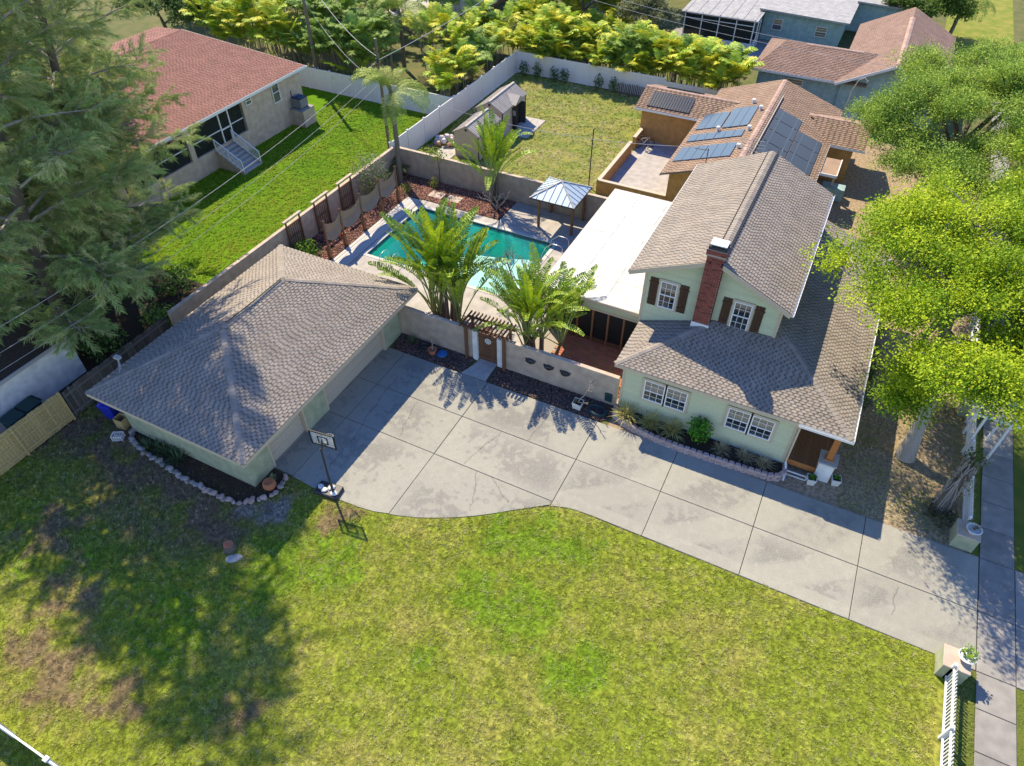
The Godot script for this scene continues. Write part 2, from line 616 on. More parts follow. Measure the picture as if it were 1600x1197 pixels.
func slab_tex() -> ImageTexture:
	# stained concrete of the driveway, 30 x 9.6 m
	var w := 1200
	var h := 384
	var f1 := FastNoiseLite.new()
	f1.seed = 41
	f1.frequency = 0.006
	f1.fractal_octaves = 5
	var f2 := FastNoiseLite.new()
	f2.seed = 42
	f2.frequency = 0.05
	f2.fractal_octaves = 4
	var f3 := FastNoiseLite.new()
	f3.seed = 43
	f3.frequency = 0.35
	var a := f1.get_image(w, h, false, false, false).get_data()
	var b := f2.get_image(w, h, false, false, false).get_data()
	var c := f3.get_image(w, h, false, false, false).get_data()
	var jx := [-17.55, -12.54, -6.53, -2.5, 1.58, 5.77, 10.2]
	var jz := [-22.2, -19.55, -16.95, -12.8]
	var data := PackedByteArray()
	data.resize(w * h * 3)
	for y in h:
		var z := -22.4 + 9.6 * y / h
		for x in w:
			var X := -18.7 + 30.0 * x / w
			var i := y * w + x
			var n1 := a[i] / 255.0
			var n2 := b[i] / 255.0
			var n3 := c[i] / 255.0
			# the washed paths: pale arcs across the stained slabs on the right
			var arc := 0.0
			if X > -6.6:
				var d1 := absf(fposmod(X + 0.35 * (z + 22.0) * (z + 22.0) * 0.55, 4.15) - 2.3)
				arc = smoothstep(0.0, 1.0, clampf(2.6 - d1 * 2.2 + (n2 - 0.5) * 1.6, 0.0, 1.0))
			var edge := 9.0
			for q in jx:
				edge = minf(edge, absf(X - q))
			var edz := 9.0
			for q in jz:
				edz = minf(edz, absf(z - q))
			edge = minf(edge, edz)
			var dirt := smoothstep(0.1, 0.9, clampf((n1 - 0.38) * 3.0 + (n2 - 0.5) * 2.2, 0.0, 1.0))
			if X > -6.6:
				dirt = clampf(dirt * 0.8 + 0.4 + (n2 - 0.5) * 1.4, 0.0, 1.0)
			dirt *= clampf(0.35 + edge * 0.9, 0.0, 1.0) * (1.0 - 0.85 * arc)
			if X > -6.6 and z > -17.6:
				dirt *= 0.15
			var k := 0.575 - 0.085 * dirt + (n2 - 0.5) * 0.06 + (n3 - 0.5) * (0.08 + 0.1 * dirt)
			data[i * 3] = int(clampf(k * 1.0, 0, 1) * 255)
			data[i * 3 + 1] = int(clampf(k * 0.99, 0, 1) * 255)
			data[i * 3 + 2] = int(clampf(k * (0.915 + 0.02 * dirt), 0, 1) * 255)
	var im := Image.create_from_data(w, h, false, Image.FORMAT_RGB8, data)
	# cracks
	R.seed = 77
	for s in [[-10.4, -19.5, -11.0, -17.0], [-9.5, -16.9, -8.1, -15.9], [-10.3, -16.9, -9.6, -14.9], [-9.0, -19.6, -8.7, -21.6], [-15.0, -19.5, -14.4, -17.0], [-16.9, -20.5, -16.2, -14.0], [7.3, -19.3, 7.2, -17.9]]:
		var p := Vector2(s[0], s[1])
		var q := Vector2(s[2], s[3])
		var side := Vector2()
		var steps := int(p.distance_to(q) / 0.012)
		for k in steps:
			side += Vector2(R.randf_range(-0.018, 0.018), R.randf_range(-0.012, 0.012))
			side *= 0.996
			var o := p.lerp(q, float(k) / steps) + side
			var px := int((o.x + 18.7) / 30.0 * w)
			var py := int((o.y + 22.4) / 9.6 * h)
			if px >= 0 and py >= 0 and px < w and py < h:
				im.set_pixel(px, py, im.get_pixel(px, py).darkened(0.16))
	return ImageTexture.create_from_image(im)


func build_driveway() -> void:
	var base := MB.new()
	base.prism(PackedVector2Array([Vector2(-18.58, -22.2), Vector2(14.3, -22.2), Vector2(14.3, -17.02), Vector2(-6.5, -16.95), Vector2(-9.2, -14.9), Vector2(-12.2, -13.35), Vector2(-16.1, -12.95), Vector2(-18.6, -12.95)]), 0.0, 0.012)
	var d := setting("driveway", "stained concrete driveway of large slabs before the garage", "driveway", base, M.joint)
	T.slabs = slab_tex()
	var m := StandardMaterial3D.new()
	m.resource_name = "concrete_slab"
	m.albedo_texture = T.slabs
	m.albedo_color = Color(1, 0.995, 0.985)
	m.vertex_color_use_as_albedo = true
	m.roughness = 0.85
	m.metallic_specular = 0.3
	M.slab = m
	var uvr := Rect2(-18.7, -22.4, 30.0, 9.6)
	var jx := [-17.55, -12.54, -6.53, -2.5, 1.58, 5.77, 10.13]
	var g := 0.014
	for k in 6:
		for r in [[-22.2, -19.55], [-19.55, -16.92 if k < 2 else -17.0]]:
			var s := MB.new()
			s.uvr = uvr
			s.col = rc(0.93, 1.0)
			if k == 2 and r[0] > -20.0:
				s.prism(PackedVector2Array([Vector2(-6.516, -19.536), Vector2(-2.514, -19.536), Vector2(-2.514, -17.014), Vector2(-4.5, -17.01), Vector2(-5.2, -16.99), Vector2(-5.75, -16.93), Vector2(-6.2, -16.8), Vector2(-6.516, -16.66)]), 0.0, 0.04)
			else:
				slab(s, jx[k] + g, r[0] + g, jx[k + 1] - g, r[1] - g)
			part(d, "slab", s, M.slab)
	for r in [[-22.2, -19.55], [-19.55, -16.92], [-16.92, -12.95]]:
		var s := MB.new()
		s.uvr = uvr
		s.col = rc(0.9, 0.95)
		slab(s, -18.84, r[0] + g, -17.55 - g, r[1] - g)
		part(d, "slab", s, M.slab)
	for o in [[[-17.53, -16.9], [-12.555, -16.9], [-12.555, -13.2], [-13.2, -13.0], [-13.9, -12.9], [-15.0, -12.84], [-16.1, -12.84], [-17.53, -12.93]], [[-12.525, -16.9], [-6.56, -16.9], [-6.56, -16.72], [-7.2, -16.25], [-7.9, -15.72], [-8.6, -15.18], [-9.24, -14.72], [-9.95, -14.28], [-10.65, -13.9], [-11.4, -13.55], [-12.2, -13.27], [-12.525, -13.19]]]:
		var s := MB.new()
		s.uvr = uvr
		s.col = rc(0.94, 1.0)
		var poly := PackedVector2Array()
		for q in o:
			poly.append(Vector2(q[0], q[1]))
		s.prism(poly, 0.0, 0.04)
		part(d, "slab", s, M.slab)
	# apron to the street
	for r in [[-22.2, -19.6], [-19.57, -17.0]]:
		var s := MB.new()
		slab(s, 11.44, r[0], 14.3, r[1])
		part(d, "slab", s, M.walk)
	var pw := MB.new()
	pw.prism(PackedVector2Array([Vector2(-13.72, -23.75), Vector2(-12.72, -23.75), Vector2(-12.72, -23.1), Vector2(-12.68, -22.22), Vector2(-14.1, -22.22), Vector2(-13.85, -22.9), Vector2(-13.75, -23.4)]), 0.0, 0.06)
	setting("gate_path", "short pale concrete path from driveway to brown gate", "path", pw, M.walk_light)
	var sb := MB.new()
	sb.rect(10.14, -120, 11.42, 40, 0.008)
	var sw := setting("sidewalk", "concrete sidewalk of square slabs along the street", "sidewalk", sb, M.joint)
	var z := -75.0
	while z < 12.0:
		var z1 := z + 1.55
		if z > -24.0 and z < -22.2:
			z1 = -22.2
		elif z >= -22.2 and z < -17.0:
			z1 = -19.58 if z < -20.0 else -17.0
		elif z >= -17.0 and z < -15.6:
			z1 = -15.57
		var s := MB.new()
		s.col = rc(0.82, 1.0)
		slab(s, 10.155, z + 0.012, 11.41, z1 - 0.012)
		part(sw, "slab", s, M.walk)
		z = z1


func slab(s: MB, x0: float, z0: float, x1: float, z1: float, y1 := 0.04) -> void:
	var k := 0.012
	var a := [Vector3(x0, y1 - k, z0), Vector3(x1, y1 - k, z0), Vector3(x1, y1 - k, z1), Vector3(x0, y1 - k, z1)]
	var b := [Vector3(x0 + k, y1, z0 + k), Vector3(x1 - k, y1, z0 + k), Vector3(x1 - k, y1, z1 - k), Vector3(x0 + k, y1, z1 - k)]
	s.quad(b[3], b[2], b[1], b[0])
	for i in 4:
		var j := (i + 1) % 4
		s.quad(a[j], a[i], b[i], b[j])
		var p: Vector3 = a[i]
		var q: Vector3 = a[j]
		s.quad(Vector3(q.x, 0, q.z), Vector3(p.x, 0, p.z), p, q)


# ---------------------------------------------------------------- lawns

func tuft_mesh(h: float, spread: float, blades: int, w: float) -> ArrayMesh:
	var g := MB.new()
	for i in blades:
		var a := R.randf() * TAU
		var d := Vector3(cos(a), 0, sin(a))
		var s := Vector3(-sin(a), 0, cos(a)) * w
		var p := d * R.randf() * spread * 0.5 + Vector3(R.randf_range(-1, 1), 0, R.randf_range(-1, 1)) * spread * 0.4
		var tip := p + d * spread * R.randf_range(0.3, 0.9) + Vector3(0, h * R.randf_range(0.5, 1.0), 0)
		g.col = rc(0.72, 1.0)
		g.tri(p - s, p + s, tip)
	return g.mesh()


func lawn_image() -> Image:
	# x -31..9.2, z -23..4
	var w := 804
	var h := 540
	var f1 := FastNoiseLite.new()
	f1.seed = 51
	f1.frequency = 0.008
	f1.fractal_octaves = 4
	var f2 := FastNoiseLite.new()
	f2.seed = 52
	f2.frequency = 0.035
	f2.fractal_octaves = 4
	var f3 := FastNoiseLite.new()
	f3.seed = 53
	f3.frequency = 0.2
	f3.fractal_octaves = 2
	var a := f1.get_image(w, h, false, false, false).get_data()
	var b := f2.get_image(w, h, false, false, false).get_data()
	var c := f3.get_image(w, h, false, false, false).get_data()
	# lush spots: x, z, radius
	var spots := [[-7.3, -11.7, 0.95], [-6.1, -11.6, 1.1], [-5.4, -11.0, 0.8], [-5.0, -12.0, 0.7], [-2.4, -11.1, 0.7], [-2.9, -10.3, 0.8], [-3.6, -10.2, 0.4], [-7.8, -8.7, 0.5], [-6.6, -14.9, 1.0], [-8.0, -14.4, 0.8], [-4.6, -15.3, 0.8], [-15.5, -8.9, 1.4], [-13.6, -10.2, 1.2], [-22.4, -6.4, 1.3], [-20.6, -7.4, 1.5], [-24.5, -5.0, 0.9], [-17.0, -5.0, 1.3]]
	# bare, straw-brown spots
	var bare := [[-21.7, -4.3, 1.0], [-20.8, -2.5, 1.1], [-19.2, -1.9, 1.1], [-14.4, -12.2, 0.7], [-18.2, -9.3, 0.8], [-12.5, -4.0, 0.7], [-16.6, -2.6, 0.9], [-24.6, -6.3, 1.2]]
	var sand := [[-17.9, -10.9, 0.75], [-17.0, -11.3, 0.6]]
	var data := PackedByteArray()
	data.resize(w * h * 3)
	for y in h:
		var z := -23.0 + 27.0 * y / h
		for x in w:
			var X := -31.0 + 40.2 * x / w
			var i := y * w + x
			var n1 := a[i] / 255.0
			var n2 := b[i] / 255.0
			var n3 := c[i] / 255.0
			var straw := clampf(0.15 + (n1 - 0.5) * 1.6 + (n2 - 0.5) * 1.4, 0.0, 0.75)
			var lush := 0.0
			for s in spots:
				var dx: float = X - s[0]
				var dz: float = z - s[1]
				var rr: float = s[2] * s[2]
				var q: float = (dx * dx + dz * dz) / rr
				if q < 4.0:
					lush = maxf(lush, clampf(1.0 - q * 0.5 + (n2 - 0.5) * 2.8, 0.0, 0.8))
			var dirt := 0.0
			for s in bare:
				var dx: float = X - s[0]
				var dz: float = z - s[1]
				var q: float = (dx * dx + dz * dz) / (s[2] * s[2])
				if q < 4.0:
					dirt = maxf(dirt, clampf(0.8 - q * 0.4 + (n2 - 0.5) * 2.6, 0.0, 0.85))
			var wst := clampf((-z - 6.2 + (n1 - 0.5) * 5.0) * 0.4, 0.0, 1.0) * clampf((-16.3 - X + (n2 - 0.5) * 2.0) * 0.5, 0.0, 1.0)
			dirt = maxf(dirt, wst * clampf(0.95 + (n2 - 0.5) * 2.2, 0.0, 1.0))
			lush *= 1.0 - dirt
			var pale := 0.0
			for s in sand:
				var q: float = ((X - s[0]) * (X - s[0]) + (z - s[1]) * (z - s[1])) / (s[2] * s[2])
				if q < 4.0:
					pale = maxf(pale, clampf(0.9 - q * 0.5 + (n2 - 0.5) * 2.6, 0.0, 0.9))
			var r := lerpf(lerpf(0.595, 0.705, straw), 0.48, lush)
			var gg := lerpf(lerpf(0.65, 0.675, straw), 0.62, lush)
			var bb := lerpf(lerpf(0.22, 0.36, straw), 0.15, lush)
			r = lerpf(r, 0.55, dirt)
			gg = lerpf(gg, 0.465, dirt)
			bb = lerpf(bb, 0.36, dirt)
			r = lerpf(r, 0.66, pale)
			gg = lerpf(gg, 0.62, pale)
			bb = lerpf(bb, 0.56, pale)
			var k := 0.86 + (n3 - 0.5) * 0.5 + (n2 - 0.5) * 0.12
			data[i * 3] = int(clampf(r * k, 0, 1) * 255)
			data[i * 3 + 1] = int(clampf(gg * k, 0, 1) * 255)
			data[i * 3 + 2] = int(clampf(bb * k, 0, 1) * 255)
	return Image.create_from_data(w, h, false, Image.FORMAT_RGB8, data)


func inside_front_lawn(x: float, z: float) -> bool:
	if z > -12.9 and x > -30.5 and x < 9.05:
		return not (x > -26.3 and x < -18.5 and z < -11.65)
	if x < -18.6 or x > 8.9:
		return x < -26.3 and x > -29.0 and z > -22.0
	if x > -6.5:
		return z > -16.95
	# beyond the curved edge of the concrete
	var e := [[-18.6, -12.9], [-16.1, -12.8], [-13.9, -12.85], [-12.2, -13.22], [-10.65, -13.85], [-9.24, -14.67], [-7.9, -15.67], [-6.5, -16.9]]
	for i in e.size() - 1:
		if x >= e[i][0] and x <= e[i + 1][0]:
			return z > lerpf(e[i][1], e[i + 1][1], (x - e[i][0]) / (e[i + 1][0] - e[i][0]))
	return false


func build_lawns() -> void:
	var im := lawn_image()
	var ls := MB.new()
	ls.uvr = Rect2(-31.0, -23.0, 40.2, 27.0)
	ls.prism(PackedVector2Array([Vector2(-29.2, -24.0), Vector2(-18.7, -24.0), Vector2(-18.7, -12.9), Vector2(-16.1, -12.82), Vector2(-13.9, -12.87), Vector2(-12.2, -13.25), Vector2(-10.65, -13.88), Vector2(-9.24, -14.7), Vector2(-7.9, -15.7), Vector2(-6.5, -16.64), Vector2(-5.75, -16.9), Vector2(-5.2, -16.97), Vector2(9.15, -17.0), Vector2(9.15, 4.0), Vector2(-30.9, 4.0), Vector2(-30.9, -8.0), Vector2(-29.2, -8.0)]), 0.006, 0.01)
	M.turf.albedo_texture = ImageTexture.create_from_image(im)
	setting("front_lawn", "wide patchy yellow-green lawn in front of the driveway", "lawn", ls, M.turf)
	var where := []
	var tint := PackedColorArray()
	R.seed = 9
	for i in 62000:
		var x := R.randf_range(-30.5, 9.05)
		var z := R.randf_range(-17.0, 2.5)
		if not inside_front_lawn(x, z):
			continue
		var c := im.get_pixel(int((x + 31.0) / 40.2 * 804), int((z + 23.0) / 27.0 * 540)).srgb_to_linear()
		if c.r > c.g * 1.18 and R.randf() < 0.45:
			continue
		var k := R.randf_range(0.65, 1.45)
		c = c * k
		if R.randf() < 0.16:
			c = c.lerp(Color(0.42, 0.37, 0.2), 0.55)
		tint.append(c)
		where.append(tf(Vector3(x, 0.008, z), R.randf() * TAU, 0, R.randf_range(0.7, 1.3)))
	var grass := tuft_mesh(0.075, 0.15, 7, 0.014)
	var o := scatter(self, "lawn_grass", grass, M.blade, where, tint)
	tag(o, "short grass blades covering the wide front lawn", "grass", "", "stuff")
	# the neighbours' lawns
	var wl := MB.new()
	wl.rect(-60, -48.4, -29.2, -22, 0.01)
	mk("turf_lush", Color(0.16, 0.3, 0.012), 0.95, {tex = "turf", s = 0.12, det = "speck", ds = 0.9, spec = 0.15})
	setting("neighbour_lawn", "vivid green lawn beside the house with red roof", "lawn", wl, M.turf_lush)
	field("neighbour_grass", "vivid green grass blades beside the red-roofed house", Rect2(-41, -48.2, 11.7, 26.0), 16000, Color(0.17, 0.32, 0.012), Color(0.26, 0.34, 0.02), 0.22)
	var nl := MB.new()
	nl.rect(-29.5, -59.9, -9.5, -39.2, 0.01)
	mk("turf_north", Color(0.37, 0.36, 0.12), 0.95, {tex = "turf_dry", s = 0.1, det = "speck", ds = 0.9, spec = 0.15})
	setting("back_lawn", "dry yellow-green lawn behind the pool wall", "lawn", nl, M.turf_north)
	field("back_grass", "sparse dry grass blades on the lawn behind the pool", Rect2(-29.3, -59.8, 14.2, 20.4), 9000, Color(0.27, 0.33, 0.07), Color(0.48, 0.4, 0.19), 0.22)
	var vg := MB.new()
	vg.rect(11.44, -60, 14.4, -22.25, 0.01)
	vg.rect(11.44, -16.95, 14.4, 20, 0.01)
	vg.rect(9.2, -16.95, 10.13, 20, 0.009)
	vg.rect(9.6, -60, 10.13, -22.25, 0.009)
	mk("turf_verge", Color(0.17, 0.2, 0.04), 0.95, {tex = "turf_dry", s = 0.15, det = "speck", ds = 1.2})
	setting("verge", "grass strips on both sides of the sidewalk", "lawn", vg, M.turf_verge)
	field("verge_grass", "grass blades along both sides of the sidewalk", Rect2(9.2, -16.9, 0.9, 18), 1800, Color(0.15, 0.2, 0.03), Color(0.22, 0.24, 0.06), 0.14)
	field("verge_grass", "grass blades between sidewalk and street", Rect2(11.5, -16.9, 2.6, 18), 2600, Color(0.15, 0.2, 0.03), Color(0.25, 0.2, 0.08), 0.14)
	field("dry_grass", "dry straw-coloured grass between house and picket fence", Rect2(4.5, -33, 5.4, 10.7), 4200, Color(0.48, 0.4, 0.24), Color(0.33, 0.32, 0.1), 0.14)
	var fl := MB.new()
	fl.rect(5.5, -140, 12.0, -84.5, 0.012)
	setting("far_lawn", "sunlit yellow-green lawn far up the street", "lawn", fl, M.turf_north)


func field(called: String, label: String, r: Rect2, count: int, c0: Color, c1: Color, size: float) -> void:
	var where := []
	var tint := PackedColorArray()
	var f := FastNoiseLite.new()
	f.seed = 61
	f.frequency = 0.25
	for i in count:
		var x := r.position.x + R.randf() * r.size.x
		var z := r.position.y + R.randf() * r.size.y
		tint.append(c0.lerp(c1, clampf(0.5 + f.get_noise_2d(x, z) * 1.2, 0, 1)) * R.randf_range(0.75, 1.2))
		where.append(tf(Vector3(x, 0.008, z), R.randf() * TAU, 0, R.randf_range(0.7, 1.3)))
	var o := scatter(self, called, tuft_mesh(size * 0.42, size, 6, size * 0.09), M.blade, where, tint)
	tag(o, label, "grass", "", "stuff")


# ---------------------------------------------------------------- roofs

# One roof plane. e0 -> e1 is the eave seen with the slope rising away (e0 left), up the horizontal direction of the rise.
# l, r: how far the left and right ends move inwards per metre of depth (1 for a 45 degree hip).
func shingle_plane(mb: MB, e0: Vector3, e1: Vector3, up: Vector3, pitch: float, run: float, l := 0.0, r := 0.0, tone := 1.0, expo := 0.13, tabw := 0.27, contrast := 1.0) -> void:
	var u := (e1 - e0).normalized()
	var length := e0.distance_to(e1)
	var sl := sqrt(1.0 + pitch * pitch)
	var w := (up + Vector3(0, pitch, 0)) / sl
	var nn := u.cross(w).normalized()
	if nn.y < 0:
		nn = -nn
	var dd := expo / sl
	var rows := int(ceil(run / dd))
	for i in rows:
		var d0 := i * dd
		var d1 := minf(d0 + dd, run)
		var a0 := l * d0
		var b0 := length - r * d0
		var a1 := l * d1
		var b1 := length - r * d1
		var x := minf(a0, a1) - tabw * (0.2 + 0.5 * (i % 2)) - R.randf() * tabw * 0.08
		var stop := maxf(b0, b1)
		var thick := false
		while x < stop:
			var x2 := x + tabw * (R.randf_range(0.6, 0.68) if not thick else R.randf_range(0.32, 0.38))
			var fa := clampf(x, a0, b0)
			var fb := clampf(x2, a0, b0)
			var ba := clampf(x, a1, b1)
			var bb := clampf(x2, a1, b1)
			if fb - fa > 0.002 or bb - ba > 0.002:
				thick = not thick
				var th := (0.03 if thick else 0.017) * (expo / 0.14)
				var k := (R.randf_range(0.84, 1.0) if thick else R.randf_range(0.42, 0.62)) if contrast > 0.5 else R.randf_range(0.78, 1.0)  # recessed tabs coloured darker to paint the shadow lines between raised tabs
				var warm := R.randf_range(-0.03, 0.05)
				mb.col = Color(k * (1.0 + warm), k, k * (1.0 - warm)) * tone
				var pf := e0 + up * d0 + Vector3(0, pitch * d0, 0)
				var pb := e0 + up * d1 + Vector3(0, pitch * d1, 0)
				var A := pf + u * fa
				var B := pf + u * fb
				var C := pb + u * bb
				var D := pb + u * ba
				var A1 := A + nn * th
				var B1 := B + nn * th
				mb.quad(A1, B1, C + nn * 0.008, D + nn * 0.008)
				mb.quad(A, B, B1, A1)
				mb.quad(B, C, C + nn * 0.008, B1)
			x = x2


func roof_deck(mb: MB, e0: Vector3, e1: Vector3, up: Vector3, pitch: float, run: float, l := 0.0, r := 0.0, t := 0.1) -> void:
	var u := (e1 - e0).normalized()
	var length := e0.distance_to(e1)
	var rise := up * run + Vector3(0, pitch * run, 0)
	var dn := Vector3(0, -0.004, 0)
	var A := e0 + dn
	var B := e1 + dn
	var C := e0 + rise + u * (length - r * run) + dn
	var D := e0 + rise + u * (l * run) + dn
	var q := Vector3(0, -t, 0)
	mb.quad(A, B, C, D)
	mb.quad(D + q, C + q, B + q, A + q)
	mb.quad(A + q, B + q, B, A)
	mb.quad(B + q, C + q, C, B)
	mb.quad(D + q, A + q, A, D)
	mb.quad(C + q, D + q, D, C)


func ridge_caps(mb: MB, a: Vector3, b: Vector3, w: float, drop: float, step := 0.2) -> void:
	var d := (b - a).normalized()
	var s := Vector3.UP.cross(d).normalized()
	var k := int(a.distance_to(b) / step)
	for i in k:
		var p := a + d * (step * i)
		var q := p + d * (step * 1.12)
		mb.col = rc(0.78, 1.0)
		var h0 := Vector3(0, 0.05, 0)
		var h1 := Vector3(0, 0.034, 0)
		var sd := s * w
		var dr := Vector3(0, -drop * w, 0)
		mb.quad(p + h0, q + h1, q + h1 - sd + dr, p + h0 - sd + dr)
		mb.quad(q + h1, p + h0, p + h0 + sd + dr, q + h1 + sd + dr)
		mb.quad(p + sd + dr, p + h0 + sd + dr, p + h0, p)
		mb.quad(p, p + h0, p + h0 - sd + dr, p - sd + dr)


func shingle_roof(par: Node3D, planes: Array, caps: Array, mat: Material, tone := 1.0, expo := 0.13, tabw := 0.27, cap_mat: Material = null, contrast := 1.0, label := "") -> MeshInstance3D:
	var deck := MB.new()
	var sh := MB.new()
	for p in planes:
		var l: float = p[5] if p.size() > 5 else 0.0
		var r: float = p[6] if p.size() > 6 else 0.0
		roof_deck(deck, p[0], p[1], p[2], p[3], p[4], l, r)
		shingle_plane(sh, p[0], p[1], p[2], p[3], p[4], l, r, tone, expo, tabw, contrast)
	var o := part(par, "roof", deck, M.roof_under, Transform3D(), label)
	stuff_part(o, "shingles", sh, mat)
	for c in caps:
		var cb := MB.new()
		ridge_caps(cb, c[0], c[1], c[2], c[3], 0.2 if c.size() < 5 else c[4])
		part(o, "ridge_cap", cb, cap_mat if cap_mat else mat)
	return o


# ---------------------------------------------------------------- windows

func frame_mesh(w: float, h: float, t: float, d: float, proud := 0.0) -> MB:
	var g := MB.new()
	for s in [-1.0, 1.0]:
		g.box(Vector3(s * (w - t) * 0.5, 0, proud + d * 0.5), Vector3(t, h, d))
		g.box(Vector3(0, s * (h - t) * 0.5, proud + d * 0.5), Vector3(w - 2 * t, t, d - 0.004))
	return g


# a sash window whose face looks along the basis' z
func window(par: Node3D, p: Vector3, b: Basis, w: float, h: float, cols: int, rows: int, blind := 0.0, casing := true, open := false) -> void:
	var o := part(par, "window", frame_mesh(w, h, 0.055, 0.07), M.white, Transform3D(b, p))
	if casing:
		part(o, "casing", frame_mesh(w + 0.17, h + 0.17, 0.08, 0.05), M.trim)
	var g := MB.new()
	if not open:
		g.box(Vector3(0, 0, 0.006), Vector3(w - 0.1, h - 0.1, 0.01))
		part(o, "dim_room_backing", g, M.dim_room_backing)  # opaque backing panel, its grey painted for the dim room behind the glass
	if blind > 0.0:
		g = MB.new()
		var k := int(blind * h / 0.05)
		for i in k:
			g.col = rc(0.85, 1.0)
			g.box(Vector3(0, h * 0.5 - 0.07 - i * 0.05, 0.02), Vector3(w - 0.13, 0.046, 0.006))
		part(o, "blind", g, M.blind)
	for s in [-1.0, 1.0]:
		g = MB.new()
		g.box(Vector3(0, s * h * 0.25, 0.034 + 0.008 * s), Vector3(w - 0.11, h * 0.5 - 0.05, 0.006))
		part(o, "pane", g, M.glass)
	g = MB.new()
	g.box(Vector3(0, 0, 0.052), Vector3(w - 0.1, 0.055, 0.034))
	part(o, "meeting_rail", g, M.white)
	for s in [-1.0, 1.0]:
		for i in range(1, cols):
			g = MB.new()
			g.box(Vector3(-w * 0.5 + w * i / cols, s * h * 0.25, 0.046), Vector3(0.022, h * 0.5 - 0.09, 0.012))
			part(o, "muntin", g, M.white)
		for i in range(1, rows):
			g = MB.new()
			g.box(Vector3(0, s * h * 0.25 + (float(i) / rows - 0.5) * h * 0.5, 0.0455), Vector3(w - 0.11, 0.022, 0.01))
			part(o, "muntin", g, M.white)


func shutter(par: Node3D, p: Vector3, w: float, h: float) -> void:
	var g := MB.new()
	for i in 3:
		g.col = rc(0.8, 1.0)
		g.box(Vector3((i - 1) * w / 3.0, 0, 0.02), Vector3(w / 3.0 - 0.012, h, 0.03))
	var o := part(par, "shutter", g, M.shutter, Transform3D(Basis(), p))
	for s in [-1.0, 1.0]:
		g = MB.new()
		g.box(Vector3(0, s * h * 0.34, 0.047), Vector3(w - 0.02, 0.1, 0.024))
		part(o, "batten", g, M.shutter)
		g = MB.new()
		g.box(Vector3(s * (w * 0.5 + 0.015), h * 0.34, 0.04), Vector3(0.03, 0.05, 0.03))
		part(o, "hinge", g, M.black)


const FRONT := Basis()


# a wall facing z with window openings, holes from left to right as [x0, x1, y0, y1]
func holed(g: MB, x0: float, x1: float, y0: float, y1: float, z0: float, z1: float, holes: Array) -> void:
	var x := x0
	for q in holes:
		g.span(Vector3(x, y0, z0), Vector3(q[0], y1, z1))
		g.span(Vector3(q[0], y0, z0), Vector3(q[1], q[2], z1))
		g.span(Vector3(q[0], q[3], z0), Vector3(q[1], y1, z1))
		x = q[1]
	g.span(Vector3(x, y0, z0), Vector3(x1, y1, z1))


func siding(wall: Node3D, mat: Material, z: float, y0: float, y1: float, left: Callable, right: Callable, expo := 0.155, holes := []) -> void:
	var y := y0
	while y < y1 - 0.02:
		var t := minf(y + expo, y1)
		var a: float = left.call(y)
		var b: float = right.call(y)
		var c: float = left.call(t)
		var d: float = right.call(t)
		if b - a > 0.05:
			var cuts := [[a, b, minf(c, d), maxf(d, c)]]
			for q in holes:
				if q[2] < t - 0.01 and q[3] > y + 0.01:
					var rest := []
					for s in cuts:
						if q[0] > s[0] and q[1] < s[1]:
							rest.append([s[0], q[0], s[2], q[0]])
							rest.append([q[1], s[1], q[1], s[3]])
						else:
							rest.append(s)
					cuts = rest
			var tone := rc(0.93, 1.0)
			for s in cuts:
				var g := MB.new()
				g.col = tone
				var f := 0.028
				var k := 0.006
				g.quad(Vector3(s[0], y, z + f), Vector3(s[1], y, z + f), Vector3(s[3], t + 0.02, z + k), Vector3(s[2], t + 0.02, z + k))
				g.quad(Vector3(s[0], y, z), Vector3(s[1], y, z), Vector3(s[1], y, z + f), Vector3(s[0], y, z + f))
				part(wall, "siding_board", g, mat)
		y = t


# ---------------------------------------------------------------- garage

